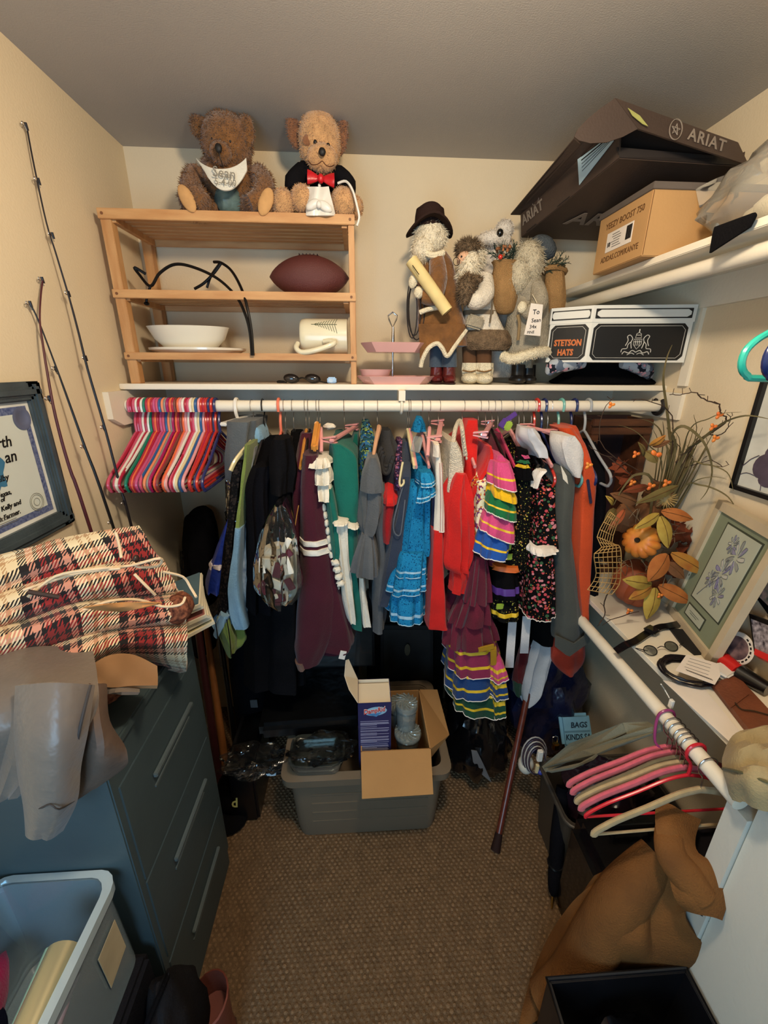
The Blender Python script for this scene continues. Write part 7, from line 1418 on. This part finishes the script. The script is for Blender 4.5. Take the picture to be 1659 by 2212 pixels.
part(t, 'logo_swoosh', gell((.044, b0-.0006, .556), (.040, .0006, .020), 20, (0, -.12, 0)), mt('logo_sky', (150, 190, 210), .5)); part(t, 'logo_swoosh', gpanel([(.012, b0-.0014, .545), (.05, b0-.0014, .548), (.066, b0-.0014, .552), (.046, b0-.0014, .532)], .0006), mt('logo_blue', (70, 130, 180), .5), smooth=False)
LRED2 = mt('logo_red', (206, 44, 44), .5); Ml = frame((.038, b0-.0022, .560), (1, 0, .16), (-.16, 0, 1))
part(t, 'logo_lettering', gtext('DampRid', .0285, Ml @ Matrix.Translation((0, 0, -.0012)), bold=.0016, shear=.25, sx=.72), PAPER, smooth=False); part(t, 'logo_lettering', gtext('DampRid', .0285, Ml, bold=.0004, shear=.25, sx=.72), LRED2, smooth=False)
rnd = random.Random(8); TXT = mt('pale_print', (150, 148, 176), .7); zz = z1-.084
while zz > z0+.045:
    w_ = rnd.choice((.104, .102, .100, .06, .104)); bold_ = rnd.random() < .2; part(t, 'text_line', bxx(a0+.008, a0+.008+w_, b0-.0009, b0-.0002, zz, zz+(.0028 if bold_ else .0018)), TXT); zz -= rnd.choice((.0046, .0046, .0046, .0085))
part(t, 'text_line', bxx(a0+.008, a0+.045, b0-.0009, b0-.0002, z0+.03, z0+.0318), TXT); part(t, 'text_line', bxx(a0+.008, a0+.035, b0-.0009, b0-.0002, z0+.022, z0+.0238), TXT)
bc = part(t, 'barcode', bxx(a0+.073, a0+.108, b0-.0012, b0-.0002, z0+.008, z0+.034), PAPER)
for i in range(9): part(bc, 'bar', bxx(a0+.076+i*.0034, a0+.0775+i*.0034+.0006*(i % 3), b0-.0018, b0-.0011, z0+.012, z0+.031), INK)
# stacked glass jars with swirled lids
JG = clear('jar_glass', (226, 232, 230), .10, .06, .26, (214, 220, 212))
def jar(x, y, z, r, h, label):
    t = thing('glass_jar', label, 'glass jar', (x, y, z), 'glass jars in the carton')
    part(t, 'body', glathe([(.002, 0), (r*.8, 0), (r*.86, .006), (r*.9, h*.75), (r*.84, h*.8), (r*.84, h), (r*.78, h), (r*.8, .01), (.002, .008)], 28, (x, y, z)), JG)
    lid = part(t, 'lid', glathe([(r*.86, h*.82), (r, h*.84), (r*1.02, h*.96), (r*.96, h*1.04), (r*.7, h*1.07), (.002, h*1.08)], 28, (x, y, z)), JG)
    for k in range(14):
        a = 2*pi*k/14; part(lid, 'swirl', gtube([V((x+r*s*math.cos(a+.9*s), y+r*s*math.sin(a+.9*s), z+h*1.075+.002)) for s in (.25, .5, .75, .95)], .0028, 5), JG)
jar(.170, 1.215, .31, .052, .075, 'front lower glass jar with swirled lid in the carton'); jar(.165, 1.235, .395, .043, .11, 'upper glass jar standing on the lower jar in the carton'); jar(.115+.035, 1.33, .31, .05, .10, 'rear glass jar behind the stacked jars in the carton')
# dark things behind and under the clothes
t = thing('shade_fill_left', 'added black block keeping the space under the maroon jacket dark', 'shade fill', (-.24, 1.66, 0)); part(t, 'body', bxx(-.46, -.02, 1.57, 1.76, 0, .62, .015), BKB); part(t, 'latch', gbox((-.24, 1.565, .45), (.05, .01, .03), .003), STEEL)  # latched black block, added to fill the near-black background under the clothes
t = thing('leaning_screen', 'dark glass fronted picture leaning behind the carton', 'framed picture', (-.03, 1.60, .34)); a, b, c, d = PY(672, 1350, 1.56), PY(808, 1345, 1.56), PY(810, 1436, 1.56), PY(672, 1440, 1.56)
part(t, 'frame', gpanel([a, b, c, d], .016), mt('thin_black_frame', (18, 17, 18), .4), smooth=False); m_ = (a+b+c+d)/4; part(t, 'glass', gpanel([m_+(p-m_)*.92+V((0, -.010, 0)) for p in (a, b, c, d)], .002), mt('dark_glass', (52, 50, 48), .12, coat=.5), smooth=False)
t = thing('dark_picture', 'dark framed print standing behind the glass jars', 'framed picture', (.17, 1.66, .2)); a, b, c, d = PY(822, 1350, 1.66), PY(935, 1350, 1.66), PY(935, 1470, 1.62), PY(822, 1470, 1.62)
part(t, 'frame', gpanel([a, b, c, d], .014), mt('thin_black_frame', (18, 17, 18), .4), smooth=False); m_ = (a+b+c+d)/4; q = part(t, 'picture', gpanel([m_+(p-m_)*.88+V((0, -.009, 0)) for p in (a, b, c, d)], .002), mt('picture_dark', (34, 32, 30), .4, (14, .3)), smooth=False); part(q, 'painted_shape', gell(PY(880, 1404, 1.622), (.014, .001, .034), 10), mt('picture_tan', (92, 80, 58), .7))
t = thing('shade_fill_mid', 'added black block filling the darkness behind the dark framed print', 'suitcase', (.22, 1.72, 0)); part(t, 'shell', bxx(.02, .42, 1.69, 1.77, 0, .72, .02), BKB); part(t, 'handle', gtube([(.16, 1.72, .72), (.16, 1.72, .75), (.28, 1.72, .75), (.28, 1.72, .72)], .006, 7), BLACKP)  # black block with handle, added so the background behind the carton stays dark
t = thing('shade_fill_right', 'tall added black block darkening the back wall behind the tiered skirt', 'garment bag', (.61, 1.72, 0)); part(t, 'body', bxx(.44, .82, 1.68, 1.768, 0, .95, .03), BKB); part(t, 'zip', gtube([(.63, 1.677, .05), (.63, 1.677, .90)], .003, 6), BLACKP)  # zipped black block, put in to darken the pale gap between the skirts
# ================================================================ right floor: bags, cane, bin, coat
BAG = mt('black_bag_film', (10, 10, 12), .22, (10, .3), (18, .8), coat=.3); NBAG = mt('navy_bag_film', (22, 26, 52), .25, (10, .3), (20, .8), coat=.3)
def crumple(c, r, seed, amp=.35, flatz=None): return blob_bag(c, r, seed, amp, 44, 6, flatz)
t = thing('trash_bag', 'black plastic trash bag slumped on the carpet under the rainbow skirt', 'trash bag', (.50, 1.36, 0)); part(t, 'film', crumple((.495, 1.365, .19), (.135, .15, .19), 4, .28, -.188), BAG); part(t, 'neck', gtube([(.50, 1.42, .38), (.51, 1.44, .43), (.53, 1.45, .47)], [.04, .02, .035], 9, k=2), BAG)
part(t, 'grey_patch', gpanel([PY(*p, 1.215) for p in ((1018, 1620), (1030, 1622), (1044, 1650), (1062, 1690), (1040, 1672), (1022, 1646))], .002), mt('grey_patch', (110, 108, 108), .5), smooth=False)
t = thing('trash_bag', 'navy plastic bag in the right back corner', 'trash bag', (.86, 1.48, 0)); part(t, 'film', crumple((.84, 1.49, .29), (.17, .15, .29), 11, .35, -.287), NBAG)
LBL = mt('label_teal', (120, 168, 190), .5, (10, .15)); t = thing('product_bag', 'teal labelled plastic bag in front of the navy bag', 'product bag', PY(1243, 1620, 1.30)); part(t, 'body', gbox(PY(1243, 1576, 1.31), (.135, .03, .13), .012, Euler((-.62, 0, 0)).to_matrix().to_4x4()), LBL)
dn = V((1, 0, 0)); upv = V((0, math.sin(.62), math.cos(.62))); o = PY(1243, 1576, 1.31)+V((0, -math.cos(.62), math.sin(.62)))*.0156
part(t, 'lettering', gtext('BAGS', .030, frame(o+upv*.020+dn*.01, dn, upv), bold=.0008, shear=.15), mt('label_ink', (20, 44, 60), .6), smooth=False); part(t, 'lettering', gtext('KINDS SA', .030, frame(o-upv*.026, dn, upv), bold=.0008, shear=.15, sx=.85), mt('label_ink', (20, 44, 60), .6), smooth=False)
for dz in (.0, -.004): part(t, 'rule_line', gtube([o+dn*-.055+upv*(-.002+dz), o+dn*.055+upv*(-.002+dz)], .0008, 4), mt('label_ink', (20, 44, 60), .6))
0 and part(t, 'film', crumple(PY(1240, 1588, 1.30), (.085, .04, .09), 5, .25), clear('product_film', (210, 220, 225), .05, .08, .02, bump=30))
CANE = mt('cane_wood', (92, 40, 28), .35, (12, .25), coat=.3, stretch=(6, 6, 1)); B = PZ(1070, 1838, .0); T = PY(1127, 1560, 1.27); T2 = B+(T-B)*1.7
t = thing('walking_cane', 'dark red wooden walking cane leaning on the bags', 'cane', B); part(t, 'shaft', gtube([B+(T-B)*.06, T2], [.012, .013, .013], 12), CANE); part(t, 'rubber_tip', gtube([B+V((0, 0, .001)), B+(T-B)*.13], [.018, .0135], 12), mt('rubber', (40, 22, 18), .8)); part(t, 'handle', gtube([T2, T2+V((0, .01, .03)), T2+V((.03, .02, .05)), T2+V((.08, .03, .04))], .013, 10, k=3), CANE)
# translucent bin with bags, cables on top
TRB = mt('bin_smoke', (66, 60, 52), .4, (4, .08)); t = thing('smoke_bin', 'smoky grey plastic bin on the floor below the lower right rod', 'bin', (.88, 1.06, 0))
part(t, 'shell', gloft([rr(.685, 1.05, .90, 1.12, .001), rr(.665, 1.07, .885, 1.135, .30), rr(.675, 1.06, .895, 1.125, .30), rr(.70, 1.04, .91, 1.11, .02)]), TRB); part(t, 'rim', gtube(rr(.663, 1.072, .883, 1.137, .30), .006, 8, closed=True), TRB)
part(t, 'contents', crumple((.86, 1.01, .25), (.165, .095, .15), 14, .25), mt('plum_film', (34, 20, 28), .25, (10, .3), (20, .7), coat=.3))
t = thing('cable_bundle', 'bundle of white and grey cables on the smoky bin', 'cable', PY(1160, 1680, 1.13)); c = PY(1160, 1645, 1.13)
for i in range(6): k = mpp(1160, 1645, 1.13); part(t, 'cable_turn', gtube([c+V(((17+2*i)*k*math.cos(a), .006*i+.01*math.sin(a), (30+2.5*i)*k*math.sin(a))) for a in [2*pi*q/20 for q in range(20)]], .0028, 6, closed=True), mt('cable_grey', (170, 164, 158), .35) if i % 2 else mt('cable_plum', (60, 44, 56), .35))
part(t, 'connector', gbox(PY(1166, 1632, 1.10), (.02, .015, .05), .003), HM['white']); part(t, 'connector', gbox(PY(1160, 1660, 1.10), (.012, .012, .04), .002), HM['cream']); part(t, 'blue_plug', gell(PY(1167, 1668, 1.095), (.010, .010, .010), 10), mt('blue_plug', (50, 60, 150), .2))
solo('white_tape_roll', 'white rounded tape roll half hidden behind the cable bundle', 'tape roll', gell(PY(1136, 1650, 1.17), (.03, .03, .045), 14, None, .05, 2), WHITE)
t = thing('brass_lock', 'small brass padlock between the cables and the teal labelled bag', 'padlock', PY(1200, 1620, 1.26)); part(t, 'body', gbox(PY(1200, 1612, 1.26), (.026, .02, .034), .004), GOLDM); part(t, 'shackle', gtube([PY(1195, 1603, 1.26), PY(1195, 1592, 1.26), PY(1204, 1592, 1.26), PY(1204, 1603, 1.26)], .003, 7, k=2), STEEL)
FELT = fab('grey_olive_felt', (122, 118, 98), .12); t = thing('felt_trousers', 'grey olive felt garment folded over a hanger beside the pink hangers', 'garment', PX(1300, 1640, .68))
for i, (pts) in enumerate(([(1172, 1656, .60), (1232, 1606, .645), (1345, 1562, .735), (1356, 1582, .745), (1260, 1628, .655), (1180, 1668, .602)], [(1176, 1660, .60), (1260, 1622, .65), (1360, 1586, .74), (1430, 1565, .80), (1430, 1578, .80), (1330, 1612, .70), (1290, 1630, .665), (1200, 1652, .612)], [(1182, 1666, .595), (1260, 1648, .64), (1290, 1630, .66), (1280, 1640, .652), (1235, 1660, .62), (1190, 1668, .598)])): part(t, 'felt_layer', gpanel([PX(*p) for p in pts], .006), FELT, smooth=False)
part(t, 'felt_flap', gpanel([PX(1345, 1562, .735), PX(1400, 1560, .80), PX(1420, 1572, .80), PX(1356, 1590, .742)], .006), FELT, smooth=False)
# black suitcase and furled umbrella
t = thing('black_case', 'glossy black case standing below the pink hangers', 'case', (.80, .80, 0)); part(t, 'shell', bxx(.64, .99, .68, .87, 0, .40, .03), mt('glossy_black', (12, 11, 13), .25, (8, .3), (30, .2), coat=.3)); part(t, 'handle', gtube([(.74, .80, .40), (.74, .80, .43), (.86, .80, .43), (.86, .80, .40)], .008, 8), BLACKP)
B = PZ(1192, 1962, .003); T = PX(1215, 1700, .70)
t = thing('furled_umbrella', 'furled black umbrella with a brass tip beside the black case', 'umbrella', B); d = T-B; part(t, 'canopy', gtube([B+d*.10, B+d*.2, B+d*.55, T], [.008, .020, .026, .02], 10, k=3), BK2); part(t, 'tip', gtube([B, B+d*.12], [.003, .006], 8), GOLDM); part(t, 'strap', gtube([B+d*.36+V((.024*math.cos(a), .024*math.sin(a), 0)) for a in [2*pi*k/12 for k in range(12)]], .005, 6, closed=True), BLACKP)
# brown canvas coat over the case
CANV = mt('brown_duck_canvas', (126, 82, 40), .85, (10, .16), (240, .3), col2=(102, 66, 33)); DKL = mt('coat_dark_lining', (24, 20, 24), .9); t = thing('canvas_coat', 'brown canvas work coat thrown over the black case at lower right', 'coat', (.70, .66, .0))
def zz_(rows): return [[PZ(*p) for p in r] for r in rows]
gr = zz_([[(1286, 1896, .40), (1350, 1862, .47), (1415, 1838, .53), (1480, 1870, .54), (1570, 1900, .50)], [(1232, 1958, .26), (1310, 1945, .40), (1392, 1940, .44), (1412, 1985, .40), (1480, 1970, .46), (1570, 2000, .42)][:5], [(1190, 2022, .12), (1270, 2030, .30), (1370, 2040, .37), (1420, 2075, .30), (1540, 2070, .36)], [(1152, 2110, .03), (1230, 2105, .16), (1330, 2100, .20), (1410, 2110, .16), (1500, 2100, .20)], [(1118, 2230, .02), (1195, 2180, .03), (1310, 2160, .06), (1400, 2160, .05), (1480, 2150, .08)]])
part(t, 'body', gsheet(dense(gr, 6, 6), .010), CANV)
part(t, 'collar', gsheet(dense(zz_([[(1422, 1752, .665), (1440, 1742, .675), (1470, 1756, .670), (1504, 1768, .655)], [(1420, 1790, .655), (1442, 1790, .665), (1470, 1800, .655), (1490, 1806, .640)], [(1432, 1840, .62), (1450, 1836, .635), (1475, 1840, .64), (1500, 1848, .63)], [(1446, 1880, .60), (1480, 1878, .62), (1520, 1880, .62), (1556, 1886, .61)], [(1460, 1930, .57), (1490, 1930, .59), (1530, 1930, .59), (1560, 1930, .58)], [(1480, 1952, .55), (1500, 1960, .56), (1530, 1972, .56), (1546, 1978, .55)]]), 4, 4), .028), CANV)
part(t, 'collar_roll', gtube([PZ(1456, 1756, .662), PZ(1446, 1800, .655), PZ(1452, 1850, .635), PZ(1486, 1896, .612), PZ(1524, 1945, .585)], [.022, .030, .034, .036, .028], 14, k=4, flat=.6), CANV); part(t, 'collar_tip', gsheet(dense(zz_([[(1546, 1850, .62), (1570, 1830, .63), (1588, 1818, .63)], [(1556, 1880, .61), (1576, 1868, .61), (1588, 1856, .61)], [(1556, 1915, .59), (1574, 1900, .59), (1584, 1890, .59)]]), 4, 4), .010), CANV)
part(t, 'lining', gsheet(dense(zz_([[(1480, 1800, .60), (1530, 1790, .60), (1590, 1790, .60)], [(1500, 1850, .56), (1545, 1850, .56), (1585, 1840, .56)], [(1490, 1960, .50), (1530, 1990, .48), (1560, 2020, .46)]]), 4, 4), .006), DKL)
part(t, 'sleeve', gtube([PZ(1420, 1850, .50), PZ(1350, 1930, .42), PZ(1290, 2025, .28), PZ(1232, 2110, .14), PZ(1172, 2160, .055)], [.045, .060, .062, .056, .048], 16, k=4), CANV)
0 and part(t, 'inner_fold', gsheet(dense(zz_([[(1550, 1985, .45), (1580, 1960, .45)], [(1530, 2060, .40), (1560, 2040, .40)], [(1500, 2100, .36), (1530, 2090, .36)]]), 4, 3), .008), DKL)
# black open crate at the bottom right
t = thing('black_crate', 'black plastic open crate at the bottom right corner', 'crate', (.62, .44, 0)); CRT = mt('crate_black', (16, 15, 19), .4, (12, .3), coat=.15)
a0, a1, b0, b1, zt3 = .442, .800, .28, .548, .30
for x0, x1, y0, y1 in ((a0, a1, b1-.008, b1), (a0, a0+.008, b0, b1), (a1-.008, a1, b0, b1), (a0, a1, b0, b0+.008)): part(t, 'wall', bxx(x0, x1, y0, y1, 0.0, zt3, .002), CRT)
part(t, 'rim', gtube([(a0, b0, zt3), (a1, b0, zt3), (a1, b1, zt3), (a0, b1, zt3)], .006, 8, closed=True), CRT); part(t, 'floor_panel', bxx(a0, a1, b0, b1, 0, .006), CRT); part(t, 'lining_bag', crumple(((a0+a1)/2, .42, .17), (.145, .105, .10), 8, .3), BAG)
# ================================================================ lower left: clear bin and its contents
BINM = clear('bin_clear', (226, 240, 245), .03, .16, .24, (214, 236, 244)); t = thing('clear_bin', 'clear plastic storage bin full of cloth at the lower left', 'storage bin', (-.66, .40, .445))
x0, x1, y0, y1, zb_, zt4 = -.775, -.535, .13, .598, .445, .70
part(t, 'shell', gloft([rr(x0+.02, x1+.012, y0, y1-.004, zb_, .03), rr(x0, x1, y0-.01, y1, zt4, .035), rr(x0+.005, x1-.005, y0-.005, y1-.005, zt4, .035), rr(x0+.025, x1+.007, y0+.005, y1-.009, zb_+.005, .03)]), BINM)
part(t, 'rim', gloft([rr(x0-.0, x1+.0, y0-.01, y1, zt4-.02, .036), rr(x0-.008, x1+.012, y0-.02, y1+.010, zt4-.018, .04), rr(x0-.008, x1+.012, y0-.02, y1+.010, zt4+.004, .04), rr(x0+.004, x1-.004, y0-.006, y1-.004, zt4+.004, .036)], True, False, False), clear('bin_rim', (216, 230, 234), .08, .10, .55, (222, 240, 246)))
part(t, 'label', gpanel([(x1+.0085, .50, .62), (x1+.0085, .56, .625), (x1+.0125, .56, .53), (x1+.0125, .50, .52)], .001), mt('bin_label', (176, 160, 126), .7), smooth=False)
for i, (c, r, col, nm, lab) in enumerate((((-.735, .46, .555), (.035, .09, .05), (170, 30, 80), 'folded_cloth', 'magenta folded cloth at the wall side of the clear bin'), ((-.715, .40, .54), (.05, .09, .06), (20, 22, 38), 'folded_cloth', 'navy folded cloth in the clear bin'), ((-.70, .30, .54), (.06, .09, .06), (40, 58, 52), 'folded_cloth', 'dark green folded cloth at the front of the clear bin'), ((-.60, .50, .515), (.05, .06, .06), (70, 80, 70), 'folded_cloth', 'grey green folded cloth at the clear bin side'), ((-.575, .38, .52), (.035, .10, .06), (150, 96, 66), 'folded_cloth', 'tan folded cloth against the clear bin side'))): solo(nm, lab, 'cloth', gell(c, r, 18, (.1*i, .2, .3), .2, i), fab('bin_cloth_%d' % i, col, .2))
t = thing('gift_wrap_roll', 'pale gold wrapping roll lying in the clear bin', 'wrapping roll', (-.62, .45, .60)); part(t, 'roll', gtube([PZ(140, 2052, .66), PZ(60, 2240, .66)], .030, 22), mt('gold_paper', (214, 200, 156), .3, (6, .06), metal=.6)); part(t, 'mint_edge', gtube([PZ(112, 2052, .655), PZ(30, 2240, .655)], .012, 12), mt('mint_edge', (150, 186, 166), .5)); part(t, 'lilac_edge', gtube([PZ(170, 2080, .645), PZ(110, 2240, .645)], .010, 10), mt('lilac_edge', (146, 134, 146), .6))
solo('black_case_low', 'dark box under the clear storage bin', 'box', bxx(XL+.008, -.50, .10, .59, 0, .443, .01), fab('dark_box', (26, 25, 28)))
t = thing('black_tote', 'black cloth tote bag standing right of the clear bin', 'tote bag', (-.455, .53, 0)); part(t, 'body', blob_bag((-.455, .515, .205), (.055, .115, .22), 6, .25, flatz=-.203), fab('tote_black', (30, 28, 29), .25)); part(t, 'handle', gtube([(-.47, .47, .40), (-.45, .48, .45), (-.44, .54, .45), (-.46, .56, .40)], .006, 7, k=3), BK)
t = thing('leather_boot', 'red brown leather boot standing at the bottom left on the carpet', 'boot', (-.40, .60, 0)); BTL = mt('boot_redbrown', (112, 54, 40), .5, (12, .2), (60, .1)); part(t, 'shaft', gloft([[V((-.395+.046*math.cos(a)*s, .585+.055*math.sin(a)*s, z)) for a in [2*pi*k/18 for k in range(18)]] for s, z in ((1, .03), (.92, .09), (.95, .17), (1.02, .235), (.94, .238), (.9, .15))]), BTL); part(t, 'foot', gell((-.385, .50, .036), (.044, .12, .036), 16), BTL); part(t, 'sole', gell((-.385, .51, .007), (.048, .135, .007), 16), mt('sole_brown', (60, 30, 24), .7))
